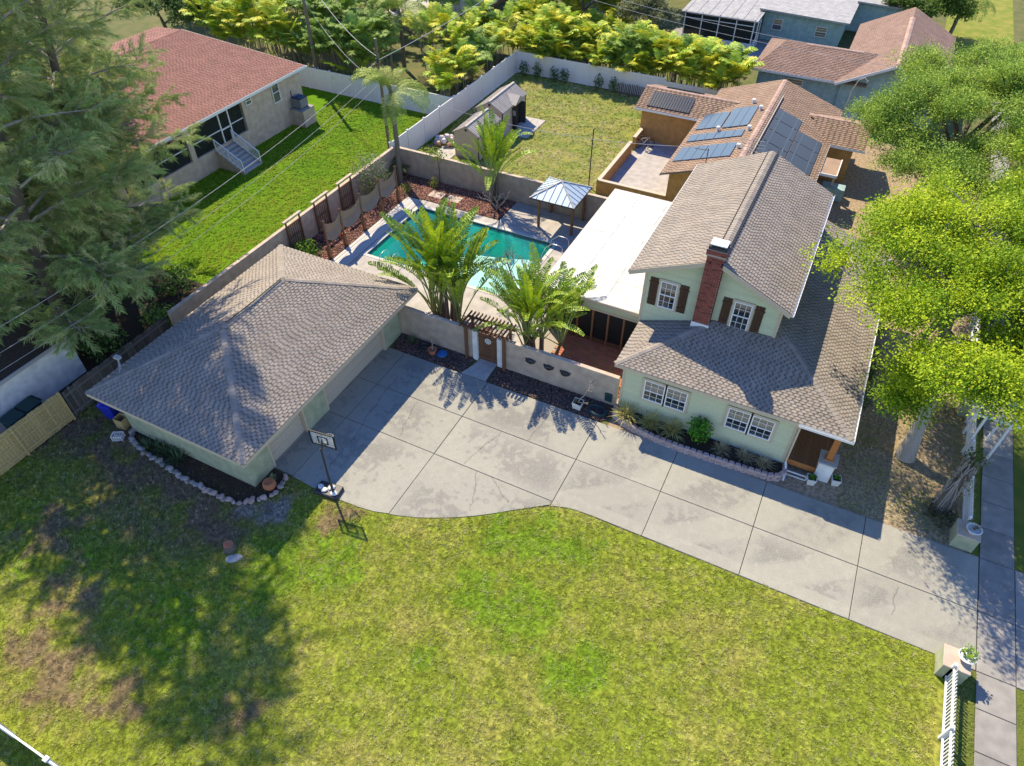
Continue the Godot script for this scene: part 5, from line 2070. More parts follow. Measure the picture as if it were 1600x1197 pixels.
func shed(label: String, x0: float, x1: float, z0: float, z1: float, e: float, r: float, big: bool) -> void:
	var o := thing("garden_shed", label, "shed", Vector3.ZERO, 0.0, "resin garden sheds")
	var xm := (x0 + x1) * 0.5
	var g := MB.new()
	var i := 0.1
	g.span(Vector3(x0 + i, 0, z0 + i), Vector3(x1 - i, e, z1 - i))
	for z in [z1 - i, z0 + i]:
		g.tri(Vector3(x0 + i, e, z), Vector3(x1 - i, e, z), Vector3(xm, r - 0.06, z))
	part(o, "wall", g, M.shed)
	for k in 6:
		g = MB.new()
		g.box(Vector3(lerpf(x0 + 0.15, x1 - 0.15, k / 5.0), e * 0.5, z1 - i + 0.01), Vector3(0.05, e, 0.03))
		part(o, "wall_rib", g, M.shed)
	for s in [[x0, xm], [x1, xm]]:
		g = MB.new()
		var dn := Vector3(0, -0.05, 0)
		var A := Vector3(s[0], e - 0.04, z1)
		var B := Vector3(s[0], e - 0.04, z0)
		var C := Vector3(s[1], r, z0)
		var D := Vector3(s[1], r, z1)
		if s[0] < s[1]:
			g.quad(B, A, D, C)
			g.quad(C + dn, D + dn, A + dn, B + dn)
			g.quad(A, A + dn, D + dn, D)
		else:
			g.quad(A, B, C, D)
			g.quad(D + dn, C + dn, B + dn, A + dn)
			g.quad(A + dn, A, D, D + dn)
		var rp := part(o, "roof_panel", g, M.shed_roof)
		var n := int((z1 - z0) / 0.22)
		for k in n:
			var z := z0 + (z1 - z0) * (k + 0.5) / n
			g = MB.new()
			g.col = rc(0.85, 1.0)
			g.bar(Vector3(s[0], e - 0.03, z), Vector3(s[1], r + 0.01, z), 0.12, 0.03)
			part(rp, "roof_rib", g, M.shed_roof)
	g = MB.new()
	g.box(Vector3(xm, r + 0.02, (z0 + z1) * 0.5), Vector3(0.18, 0.05, z1 - z0))
	part(o, "ridge_cap", g, M.shed_roof)
	g = MB.new()
	g.lathe(Vector3(xm, r - 0.28, z1 - i + 0.02), [Vector2(0.0, 0.0), Vector2(0.1, 0.0), Vector2(0.1, 0.03), Vector2(0.0, 0.04)], 10, Basis(Vector3.RIGHT, PI / 2))
	part(o, "vent", g, M.metal_dark)
	g = MB.new()
	for z in [z1 - i, z0 + i]:
		g.box(Vector3(x1 - i, e * 0.5, z), Vector3(0.07, e, 0.07))
	part(o, "corner_post", g, M.metal_dark)
	var zc := (z0 + z1) * 0.5 - (0.4 if big else 0.0)
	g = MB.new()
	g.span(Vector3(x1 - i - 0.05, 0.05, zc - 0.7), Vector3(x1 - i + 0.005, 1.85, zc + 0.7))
	part(o, "doorway_shade", g, M.black)  # black sheet on the solid wall, painted for the shade inside the open shed
	for s in [-1.0, 1.0]:
		g = MB.new()
		g.box(Vector3(x1 - i + 0.22, 0.95, zc + s * 0.78), Vector3(0.45, 1.75, 0.05), Basis(Vector3.UP, -0.25 * s))
		var dr := part(o, "door", g, M.metal_dark)
		g = MB.new()
		g.box(Vector3(x1 - i + 0.22, 1.45, zc + s * 0.81), Vector3(0.3, 0.4, 0.02), Basis(Vector3.UP, -0.25 * s))
		part(dr, "door_window", g, M.grey_paint)
	if big:
		g = MB.new()
		var a := Vector3(x1 + 0.25, e - 0.02, zc - 0.85)
		var b := Vector3(x1 + 0.25, e - 0.02, zc + 0.85)
		var t := Vector3(x1 + 0.25, e + 0.5, zc)
		var q := Vector3(xm + 0.25, e + 0.5, zc)
		g.tri(b, a, t)
		g.quad(b, t, q, Vector3(x1 - 0.35, e + 0.02, zc + 0.85))
		g.quad(t, a, Vector3(x1 - 0.35, e + 0.02, zc - 0.85), q)
		part(o, "door_gable", g, M.shed_roof)


func build_north_yard() -> void:
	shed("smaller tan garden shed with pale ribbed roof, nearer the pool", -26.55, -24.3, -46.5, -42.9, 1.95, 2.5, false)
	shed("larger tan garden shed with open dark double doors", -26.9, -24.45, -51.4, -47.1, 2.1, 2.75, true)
	var g := MB.new()
	g.cbox(Vector3(-23.7, 0.04, -49.8), Vector3(1.8, 0.07, 3.6), 0.02)
	setting("shed_slab", "concrete slab before the larger shed", "slab", g, M.walk_light)
	g = MB.new()
	g.cbox(Vector3(-27.3, 0.03, -42.9), Vector3(1.6, 0.05, 2.2), 0.02)
	setting("shed_pad", "pale gravelly pad beside the smaller shed", "slab", g, M.walk_light)
	var rk := thing("rock_pile", "heap of white and rust-stained rocks beside the smaller shed", "rocks", Vector3(-28.1, 0, -44.4))
	for k in 34:
		g = MB.new()
		var f := R.randf()
		g.col = Color(1, 1, 1) * R.randf_range(0.8, 1.0) if f > 0.25 else Color(0.8, 0.5, 0.35)
		var a := R.randf() * TAU
		var rr := sqrt(R.randf()) * 0.85
		g.blob(Vector3(cos(a) * rr, (1.0 - rr) * R.randf_range(0.35, 0.85) + 0.12, sin(a) * rr), Vector3(0.2, 0.16, 0.2) * R.randf_range(0.7, 1.3), R, 0.3, 6, 4)
		part(rk, "rock", g, M.stucco_white)
	var po := thing("thin_pole", "thin dark metal pole standing on the back lawn", "pole", Vector3(-15.55, 0, -43.2))
	g = MB.new()
	g.tube([Vector3.ZERO, Vector3(0, 2.2, 0), Vector3(0.02, 4.2, 0)], [0.045, 0.04, 0.04], 7)
	part(po, "shaft", g, M.metal_dark)
	g = MB.new()
	g.lathe(Vector3(0.02, 4.2, 0), [Vector2(0.06, 0), Vector2(0.06, 0.06), Vector2(0, 0.08)], 7)
	part(po, "cap", g, M.metal_dark)
	# timber stacked before the white fence
	var ts := thing("lattice_stack", "old grey pickets leaning on the fence behind the lawn", "lumber", Vector3(-18.3, 0, -59.6))
	for k in 16:
		g = MB.new()
		g.col = rc(0.6, 1.0)
		g.box(Vector3(-1.2 + 0.16 * k, 0.5, 0.05 * (k % 2)), Vector3(0.09, R.randf_range(0.85, 1.05), 0.02), Basis(Vector3.RIGHT, -0.2))
		part(ts, "picket", g, M.wood_grey)


# ---------------------------------------------------------------- tan-roofed house behind

func solar(par: Node3D, c: Array, cols: int, rows: int, mat: Material, lift := 0.1) -> void:
	# c: corners a (low left), b (low right), d (high right), e (high left)
	var n: Vector3 = ((c[1] - c[0]) as Vector3).cross(c[3] - c[0]).normalized()
	if n.y < 0:
		n = -n
	var rack := MB.new()
	for f in [0.2, 0.8]:
		var a: Vector3 = c[0].lerp(c[3], f) + n * lift * 0.5
		var b: Vector3 = c[1].lerp(c[2], f) + n * lift * 0.5
		rack.bar(a, b, 0.05, 0.05)
	var o := part(par, "solar_array", rack, M.solar_frame)
	for i in cols:
		for k in rows:
			var P := func(u: float, v: float) -> Vector3: return (c[0].lerp(c[1], u) as Vector3).lerp(c[3].lerp(c[2], u), v) + n * lift
			var e := 0.006
			var q := [P.call(float(i) / cols + e, float(k) / rows + e), P.call(float(i + 1) / cols - e, float(k) / rows + e), P.call(float(i + 1) / cols - e, float(k + 1) / rows - e), P.call(float(i) / cols + e, float(k + 1) / rows - e)]
			var g := MB.new()
			g.col = rc(0.85, 1.0)
			var dn := n * -0.07
			g.quad(q[0], q[1], q[2], q[3])
			for j in 4:
				var m := (j + 1) % 4
				g.quad(q[j] + dn, q[m] + dn, q[m], q[j])
			var s := part(o, "solar_panel", g, mat)
			if mat == M.solar:
				g = MB.new()
				for f in [1.0 / 3.0, 2.0 / 3.0]:
					g.bar(q[0].lerp(q[3], f) + n * 0.004, q[1].lerp(q[2], f) + n * 0.004, 0.02, 0.008)
				part(s, "cell_line", g, M.black)


func build_yellow_house() -> void:
	var h := thing("tan_roof_house", "ochre stucco house with tan roof full of solar panels", "house")
	var g := MB.new()
	g.span(Vector3(-9.8, 0, -55.4), Vector3(-1.3, 2.7, -42.6))
	g.span(Vector3(-14.85, 0, -55.4), Vector3(-9.7, 2.68, -51.85))
	g.span(Vector3(-1.5, 0, -55.6), Vector3(0.6, 2.68, -51.9))
	part(h, "wall", g, M.stucco_yellow)
	var gb := MB.new()
	gb.tri(Vector3(-9.8, 2.7, -42.6), Vector3(-1.3, 2.7, -42.6), Vector3(-5.6, 4.15, -42.6))
	part(h, "gable", gb, M.stucco_yellow)
	gb = MB.new()
	gb.tri(Vector3(-14.85, 2.68, -55.4), Vector3(-14.85, 2.68, -51.85), Vector3(-14.85, 3.45, -53.7))
	part(h, "gable", gb, M.stucco_yellow)
	var e := 2.75
	var x0 := -10.3
	var xm := -5.65
	var x1 := -1.0
	var p := 1.55 / 4.65
	var zf := -42.1
	var zb := -55.6
	var r := shingle_roof(h, [
		[Vector3(x0, e, zb - 2.0), Vector3(x0, e, zf), Vector3(1, 0, 0), p, 4.65],
		[Vector3(x1, e, zf), Vector3(x1, e, zb - 2.0), Vector3(-1, 0, 0), p, 4.65],
		[Vector3(-15.25, e, -51.3), Vector3(-8.2, e, -51.3), Vector3(0, 0, -1), p, 2.4],
		[Vector3(-8.2, e, -56.1), Vector3(-15.25, e, -56.1), Vector3(0, 0, 1), p, 2.4],
		[Vector3(-2.6, e, -51.4), Vector3(1.3, e, -51.4), Vector3(0, 0, -1), p, 2.5],
		[Vector3(1.3, e, -56.4), Vector3(-2.6, e, -56.4), Vector3(0, 0, 1), p, 2.5]],
		[[Vector3(xm, e + 1.55, zf), Vector3(xm, e + 1.55, zb - 2.0), 0.17, 0.3, 0.3], [Vector3(-15.25, e + 0.8, -53.7), Vector3(-8.0, e + 0.8, -53.7), 0.15, 0.3, 0.3], [Vector3(-3.0, e + 0.83, -53.9), Vector3(1.3, e + 0.83, -53.9), 0.15, 0.3, 0.3]], M.shingle_tan, 1.0, 0.19, 0.36, M.ridge_pink)
	g = MB.new()
	g.box(Vector3(xm + 0.45, e + 1.5, -49), Vector3(0.06, 0.08, 11.0))
	part(r, "ridge_pipe", g, M.grey_paint)
	g = MB.new()
	g.span(Vector3(x0 - 0.03, e - 0.16, -51.3), Vector3(x0 + 0.02, e, zf))
	g.span(Vector3(-15.28, e - 0.16, -51.32), Vector3(x0, e, -51.27))
	part(h, "fascia", g, M.white)
	g = MB.new()
	g.span(Vector3(x1 - 0.02, e - 0.16, zb), Vector3(x1 + 0.04, e + 0.01, zf))
	g.span(Vector3(-1.0, e - 0.16, -51.42), Vector3(1.34, e, -51.36))
	part(h, "fascia", g, M.white)
	# little porch roof on the right
	g = MB.new()
	g.box(Vector3(-0.5, 2.62, -48.3), Vector3(1.2, 0.1, 2.5))
	var pr := part(h, "entry_roof", g, M.shingle_tan)
	g = MB.new()
	g.span(Vector3(0.08, 2.52, -49.6), Vector3(0.14, 2.7, -47.05))
	g.span(Vector3(-1.0, 2.52, -47.1), Vector3(0.08, 2.7, -47.04))
	part(pr, "fascia", g, M.white)
	g = MB.new()
	g.box(Vector3(0.0, 1.3, -49.4), Vector3(0.15, 2.6, 0.15))
	part(pr, "post", g, M.trim)
	g = MB.new()
	g.span(Vector3(-0.6, 0, -49.85), Vector3(0.9, 0.85, -49.0))
	part(h, "entry_wall", g, M.stucco_blue)
	var L := func(x: float, z: float) -> Vector3: return Vector3(x, e + p * (x - x0), z)
	var Rr := func(x: float, z: float) -> Vector3: return Vector3(x, e + p * (x1 - x), z)
	solar(h, [L.call(-9.95, -51.9), L.call(-9.95, -49.05), L.call(-8.2, -49.05), L.call(-8.2, -51.9)], 1, 1, M.solar)
	solar(h, [L.call(-8.1, -52.4), L.call(-8.1, -48.8), L.call(-6.42, -48.8), L.call(-6.42, -52.4)], 1, 1, M.solar)
	solar(h, [L.call(-10.0, -48.1), L.call(-10.0, -46.95), L.call(-6.4, -46.95), L.call(-6.4, -48.1)], 1, 2, M.solar)
	solar(h, [L.call(-10.0, -45.9), L.call(-10.0, -43.75), L.call(-6.38, -43.75), L.call(-6.38, -45.9)], 1, 2, M.solar)
	solar(h, [Rr.call(-3.3, -45.2), Rr.call(-3.3, -52.5), Rr.call(-5.05, -52.5), Rr.call(-5.05, -45.2)], 4, 1, M.solar_pool, 0.06)
	solar(h, [Rr.call(-1.5, -45.7), Rr.call(-1.5, -50.8), Rr.call(-3.25, -50.8), Rr.call(-3.25, -45.7)], 3, 1, M.solar_pool, 0.06)
	solar(h, [Vector3(-14.5, e + 0.1, -51.6), Vector3(-11.2, e + 0.1, -51.6), Vector3(-11.2, e + 0.62, -53.2), Vector3(-14.5, e + 0.62, -53.2)], 16, 1, M.solar_pool, 0.1)
	solar(h, [Vector3(-11.0, e + 0.3, -55.2), Vector3(-13.8, e + 0.3, -55.2), Vector3(-13.8, e + 0.72, -54.0), Vector3(-11.0, e + 0.72, -54.0)], 4, 1, M.solar_pool, 0.12)
	for q in [[-7.0, -53.2], [-8.3, -48.5], [-6.2, -51.6], [-6.2, -48.0], [-6.2, -45.0]]:
		g = MB.new()
		var y: float = e + p * (q[0] - x0)
		g.lathe(Vector3(q[0], y, q[1]), [Vector2(0.09, -0.05), Vector2(0.09, 0.22), Vector2(0.15, 0.22), Vector2(0.13, 0.33), Vector2(0.0, 0.36)], 9)
		part(r, "roof_vent", g, M.white)
	# television aerials
	g = MB.new()
	g.tube([Vector3(-5.2, 4.1, -43.6), Vector3(-5.2, 5.6, -43.6)], [0.025, 0.02], 5)
	for k in 5:
		g.bar(Vector3(-5.9 + 0.05 * k, 5.5 - 0.22 * k, -43.4), Vector3(-4.5 + 0.05 * k, 5.5 - 0.22 * k, -43.6), 0.025, 0.025)
	for k in 4:
		g.bar(Vector3(-5.75 + 0.35 * k, 4.55, -43.5), Vector3(-5.75 + 0.35 * k, 5.55, -43.5), 0.02, 0.02)
	part(r, "aerial", g, M.metal)
	g = MB.new()
	g.tube([Vector3(-7.7, 3.6, -43.1), Vector3(-7.7, 4.6, -43.1)], [0.03, 0.03], 5)
	g.bar(Vector3(-7.7, 4.5, -43.1), Vector3(-8.6, 4.3, -43.4), 0.03, 0.03)
	g.bar(Vector3(-7.7, 3.65, -43.1), Vector3(-7.2, 3.8, -42.6), 0.03, 0.03)
	part(r, "dish_mast", g, M.metal_dark)
	# walled terrace
	var t := MB.new()
	t.rect(-14.5, -51.85, -9.8, -42.7, 0.06)
	setting("terrace", "pale concrete terrace inside the low ochre wall", "terrace", t, M.pool_deck)
	var w := thing("terrace_wall", "low ochre stucco wall round the neighbour's terrace", "wall")
	for s in [[-14.75, -49.2, -14.5, -42.5], [-14.75, -51.85, -14.5, -50.0], [-14.5, -42.75, -9.8, -42.5]]:
		g = MB.new()
		g.span(Vector3(s[0], 0, s[1]), Vector3(s[2], 1.0, s[3]))
		var ww := part(w, "wall_panel", g, M.stucco_yellow)
		g = MB.new()
		g.cbox(Vector3((s[0] + s[2]) * 0.5, 1.02, (s[1] + s[3]) * 0.5), Vector3(s[2] - s[0] + 0.03, 0.05, s[3] - s[1] + 0.03), 0.012)
		part(ww, "coping", g, M.trim)
	var bk := thing("bicycle", "old bicycle leaning in the terrace corner", "bicycle", Vector3(-14.0, 0.06, -50.6), 0.5)
	for x in [-0.5, 0.5]:
		g = MB.new()
		for k in 16:
			var a := TAU * k / 16
			var b := TAU * (k + 1) / 16
			g.bar(Vector3(x + cos(a) * 0.33, 0.34 + sin(a) * 0.33, 0), Vector3(x + cos(b) * 0.33, 0.34 + sin(b) * 0.33, 0), 0.04, 0.04)
		part(bk, "wheel", g, M.black)
	g = MB.new()
	for q in [[Vector3(-0.5, 0.34, 0), Vector3(-0.15, 0.75, 0)], [Vector3(-0.15, 0.75, 0), Vector3(0.35, 0.78, 0)], [Vector3(-0.05, 0.34, 0), Vector3(0.35, 0.78, 0)], [Vector3(-0.5, 0.34, 0), Vector3(-0.05, 0.34, 0)], [Vector3(0.5, 0.34, 0), Vector3(0.33, 0.95, 0)], [Vector3(-0.05, 0.34, 0), Vector3(-0.2, 0.9, 0)]]:
		g.bar(q[0], q[1], 0.035, 0.035)
	part(bk, "frame", g, M.grey_paint)
	g = MB.new()
	g.bar(Vector3(0.33, 0.97, -0.28), Vector3(0.33, 0.97, 0.28), 0.03, 0.03)
	part(bk, "handlebar", g, M.metal)
	g = MB.new()
	g.cbox(Vector3(-0.21, 0.93, 0), Vector3(0.25, 0.06, 0.14), 0.02)
	part(bk, "saddle", g, M.black)


# ---------------------------------------------------------------- blue houses

func build_blue_houses() -> void:
	var h := thing("blue_house", "pale blue house with brown hip and gable roof", "house")
	var g := MB.new()
	g.span(Vector3(-8.5, 0, -70.0), Vector3(-1.9, 2.9, -63.1))
	g.span(Vector3(-1.9, 0, -77.6), Vector3(5.4, 2.9, -62.95))
	g.tri(Vector3(-1.9, 2.9, -62.95), Vector3(5.4, 2.9, -62.95), Vector3(1.75, 4.7, -62.95))
	part(h, "wall", g, M.stucco_blue)
	var r := shingle_roof(h, [
		[Vector3(-9.0, 3.0, -62.6), Vector3(0.0, 3.0, -62.6), Vector3(0, 0, -1), 0.32, 3.9, 0.45, 0.0],
		[Vector3(0.0, 3.0, -70.4), Vector3(-9.0, 3.0, -70.4), Vector3(0, 0, 1), 0.32, 3.9, 0.0, 0.45],
		[Vector3(-9.0, 3.0, -70.4), Vector3(-9.0, 3.0, -62.6), Vector3(1, 0, 0), 0.7, 1.78, 2.19, 2.19],
		[Vector3(-2.35, 3.0, -78.0), Vector3(-2.35, 3.0, -62.3), Vector3(1, 0, 0), 0.49, 4.1],
		[Vector3(5.85, 3.0, -62.3), Vector3(5.85, 3.0, -78.0), Vector3(-1, 0, 0), 0.49, 4.1]],
		[[Vector3(1.75, 5.01, -62.6), Vector3(1.75, 5.01, -75.0), 0.22, 0.4, 0.3], [Vector3(-5.6, 4.25, -66.5), Vector3(-0.8, 4.25, -66.5), 0.2, 0.3, 0.3]], M.shingle_brown, 1.0, 0.2, 0.36, M.ridge_pink, 0.0)
	g = MB.new()
	g.span(Vector3(-9.0, 2.82, -62.63), Vector3(-2.3, 3.0, -62.55))
	g.bar(Vector3(-2.35, 2.9, -62.27), Vector3(1.75, 4.9, -62.27), 0.05, 0.2)
	g.bar(Vector3(5.85, 2.9, -62.27), Vector3(1.75, 4.9, -62.27), 0.05, 0.2)
	g.span(Vector3(-9.04, 2.82, -70.4), Vector3(-8.98, 3.0, -62.6))
	part(r, "fascia", g, M.white)
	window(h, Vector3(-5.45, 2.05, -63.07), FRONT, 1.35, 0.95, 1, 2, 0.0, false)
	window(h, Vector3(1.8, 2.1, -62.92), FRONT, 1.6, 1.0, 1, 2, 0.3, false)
	g = MB.new()
	g.span(Vector3(-9.0, 0.0, -62.9), Vector3(5.0, 0.7, -62.6))
	var lw := thing("garden_wall", "low white wall at the foot of the blue house", "wall")
	part(lw, "wall_panel", g, M.stucco_white)
	var mast := thing("service_mast", "curved grey service mast before the blue house wall", "mast", Vector3(-1.0, 0, -60.9))
	g = MB.new()
	g.tube([Vector3.ZERO, Vector3(0.1, 3.2, 0), Vector3(0.35, 4.0, 0), Vector3(0.7, 4.2, 0), Vector3(0.95, 4.0, 0)], [0.05, 0.05, 0.045, 0.045, 0.045], 6)
	part(mast, "pipe", g, M.grey_paint)
	g = MB.new()
	g.lathe(Vector3(0.95, 3.9, 0), [Vector2(0.08, 0), Vector2(0.06, 0.14), Vector2(0, 0.15)], 8)
	part(mast, "weather_head", g, M.grey_paint)
	# the second one, farther off, with a white roof and a screened porch
	h = thing("white_roof_house", "far pale blue house with grey-white roof and screened porch", "house")
	g = MB.new()
	g.span(Vector3(-11.4, 0, -96), Vector3(-3.9, 2.6, -79.2))
	g.span(Vector3(-18.5, 0, -96), Vector3(-11.4, 2.6, -80.2))
	g.span(Vector3(-3.9, 0, -98), Vector3(1.5, 2.6, -86.0))
	part(h, "wall", g, M.stucco_blue)
	g = MB.new()
	for q in [[-11.9, -3.3, -78.5, -96.5, 2.7], [-3.5, 2.0, -85.4, -98.5, 2.7]]:
		g.box(Vector3((q[0] + q[1]) * 0.5, q[4] + 0.12, (q[2] + q[3]) * 0.5), Vector3(q[1] - q[0], 0.16, q[2] - q[3]), Basis(Vector3.FORWARD, 0.03))
	var rf := part(h, "roof", g, M.roof_grey)
	g = MB.new()
	g.box(Vector3(-15.1, 2.78, -83.0), Vector3(7.6, 0.12, 15.2), Basis(Vector3.RIGHT, 0.02))
	part(rf, "porch_roof", g, M.roof_grey)
	for k in 7:
		g = MB.new()
		g.box(Vector3(-18.5 + 1.15 * k, 2.85, -83.0), Vector3(0.05, 0.06, 15.0), Basis(Vector3.RIGHT, 0.02))
		part(rf, "roof_seam", g, M.grey_paint)
	g = MB.new()
	g.span(Vector3(-18.6, 0, -75.7), Vector3(-11.6, 0.55, -75.5))
	part(h, "knee_wall", g, M.stucco_white)
	for k in 5:
		var x := -18.5 + 1.72 * k
		g = MB.new()
		g.box(Vector3(x, 1.4, -75.6), Vector3(0.09, 2.8, 0.09))
		part(h, "porch_post", g, M.white)
		if k < 4:
			g = MB.new()
			g.span(Vector3(x + 0.06, 0.56, -75.62), Vector3(x + 1.66, 2.7, -75.6))
			part(h, "screen", g, M.screen)
			g = MB.new()
			g.box(Vector3(x + 0.86, 2.15, -75.58), Vector3(1.6, 0.06, 0.05))
			part(h, "screen_rail", g, M.white)
	g = MB.new()
	g.span(Vector3(-11.6, 0, -79.2), Vector3(-11.5, 0.5, -75.6))
	part(h, "knee_wall", g, M.stucco_white)
	g = MB.new()
	for z in [-77.2, -75.95]:
		g.box(Vector3(-11.3, 1.25, z), Vector3(0.08, 2.5, 0.08))
	for y in [0.1, 1.1, 2.4]:
		g.box(Vector3(-11.3, y, -76.6), Vector3(0.07, 0.08, 1.2))
	part(h, "screen_door", g, M.white)
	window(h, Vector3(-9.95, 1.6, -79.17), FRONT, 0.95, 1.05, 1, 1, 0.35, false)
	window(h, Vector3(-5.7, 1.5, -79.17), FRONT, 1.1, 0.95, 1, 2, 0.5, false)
	g = MB.new()
	g.rect(-20, -79, -9.5, -72.5, 0.02)
	setting("far_patio", "shaded concrete beside the far screened porch", "patio", g, M.walk)
	# white building at the top edge
	h = thing("white_building", "plain white building with grey window at the top edge", "building")
	g = MB.new()
	g.span(Vector3(-45.6, 0.5, -80), Vector3(-40.4, 3.2, -70.6))
	part(h, "wall", g, M.stucco_white)
	g = MB.new()
	g.span(Vector3(-45.5, 0, -79.9), Vector3(-40.5, 0.5, -70.7))
	part(h, "base", g, M.wood_post)
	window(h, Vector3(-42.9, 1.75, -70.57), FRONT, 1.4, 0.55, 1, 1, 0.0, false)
	g = MB.new()
	g.span(Vector3(-46.0, 3.2, -80.4), Vector3(-40.0, 3.35, -70.2))
	part(h, "roof", g, M.membrane)
	g = MB.new()
	g.rect(-50.5, -78, -46.2, -68.5, 0.02)
	setting("far_path", "white concrete path beside the white building", "path", g, M.walk_light)
	vinyl_fence("white fence far behind the left palms", Vector3(-62, 0, -74), Vector3(-46.5, 0, -82), 1.2)
	# something blue and white glimpsed above the left palms
	h = thing("far_blue_roof", "blue-grey roofed house glimpsed above the left palm hedge", "house")
	g = MB.new()
	g.span(Vector3(-72, 0, -84), Vector3(-56, 2.8, -74))
	part(h, "wall", g, M.stucco_white)
	g = MB.new()
	g.box(Vector3(-64, 3.1, -79), Vector3(17, 0.3, 11), Basis(Vector3.RIGHT, 0.06))
	part(h, "roof", g, M.metal_roof)


# ---------------------------------------------------------------- street side

func picket_fence(label: String, a: Vector3, b: Vector3, skip := -1.0) -> void:
	var o := thing("picket_fence", label, "fence", a, atan2(-(b - a).z, (b - a).x))
	var l := a.distance_to(b)
	var n := int(l / 0.135)
	var pk := MB.new()
	pk.box(Vector3(0, 0.54, 0.035), Vector3(0.045, 1.0, 0.02))
	pk.lathe(Vector3(0, 1.04, 0.035), [Vector2(0.032, 0.0), Vector2(0.0, 0.06)], 4, Basis(Vector3.UP, PI / 4))
	var pm := pk.mesh()
	for i in n:
		part(o, "picket", pm, M.white, Transform3D(Basis(), Vector3(l * (i + 0.5) / n, 0, 0)))
	for y in [0.22, 0.86]:
		var g := MB.new()
		g.box(Vector3(l * 0.5, y, 0), Vector3(l, 0.09, 0.05))
		part(o, "rail", g, M.white)
	var m := int(l / 2.3) + 1
	for i in m:
		var g := MB.new()
		g.box(Vector3(minf(l, 2.3 * i + 0.05), 0.52, -0.02), Vector3(0.1, 1.04, 0.1))
		var p := part(o, "post", g, M.white)
		g = MB.new()
		g.lathe(Vector3(minf(l, 2.3 * i + 0.05), 1.04, -0.02), [Vector2(0.09, 0.0), Vector2(0.09, 0.02), Vector2(0.0, 0.08)], 4, Basis(Vector3.UP, PI / 4))
		part(p, "cap", g, M.white)


func pillar(label: String, p: Vector3) -> void:
	var o := thing("gate_pillar", label, "pillar", p, 0.0, "stucco pillars of the street fence")
	var g := MB.new()
	g.span(Vector3(-0.42, 0, -0.42), Vector3(0.42, 0.78, 0.42))
	part(o, "shaft", g, M.green_stucco)
	g = MB.new()
	g.cbox(Vector3(0, 0.81, 0), Vector3(0.88, 0.07, 0.88), 0.015)
	part(o, "cap", g, M.stucco_tan)


func bowl_plant(label: String, p: Vector3, green: bool) -> void:
	var o := thing("bowl_planter", label, "planter", p, 0.0, "round planters on the pillars")
	var g := MB.new()
	g.lathe(Vector3.ZERO, [Vector2(0.0, 0.0), Vector2(0.16, 0.0), Vector2(0.28, 0.2), Vector2(0.31, 0.22), Vector2(0.27, 0.24), Vector2(0.24, 0.18), Vector2(0.0, 0.17)], 16)
	part(o, "bowl", g, M.pot_white)
	if green:
		leafy(o, 130, Vector3(0.05, 0.34, -0.05), Vector3(0.3, 0.2, 0.3), 0.12, Color(0.1, 0.22, 0.02), Color(0.28, 0.38, 0.05))
	else:
		spiky(o, 26, 0.35, Color(0.06, 0.07, 0.04), Color(0.3, 0.27, 0.18), Vector3(0, 0.18, 0))


func leafy(par: Node3D, count: int, c: Vector3, s: Vector3, size: float, c0: Color, c1: Color, called := "foliage") -> void:
	var g := MB.new()
	for i in count:
		var d := Vector3(R.randfn(), R.randfn(), R.randfn()).normalized() * pow(R.randf(), 0.4)
		var p := c + d * s
		var u := (d + Vector3(R.randf_range(-1, 1), R.randf_range(-0.2, 0.9), R.randf_range(-1, 1))).normalized()
		var v := u.cross(Vector3(R.randf_range(-1, 1), R.randf_range(-1, 1), R.randf_range(-1, 1))).normalized()
		var w := u.cross(v)
		var l := size * R.randf_range(0.6, 1.3)
		g.col = c0.lerp(c1, R.randf())
		var a := p + v * l * 0.5 + u * l * 0.1
		g.tri(p, a + w * l * 0.25, p + v * l)
		g.tri(p, p + v * l, a - w * l * 0.25)
	part(par, called, g, M.leaf)


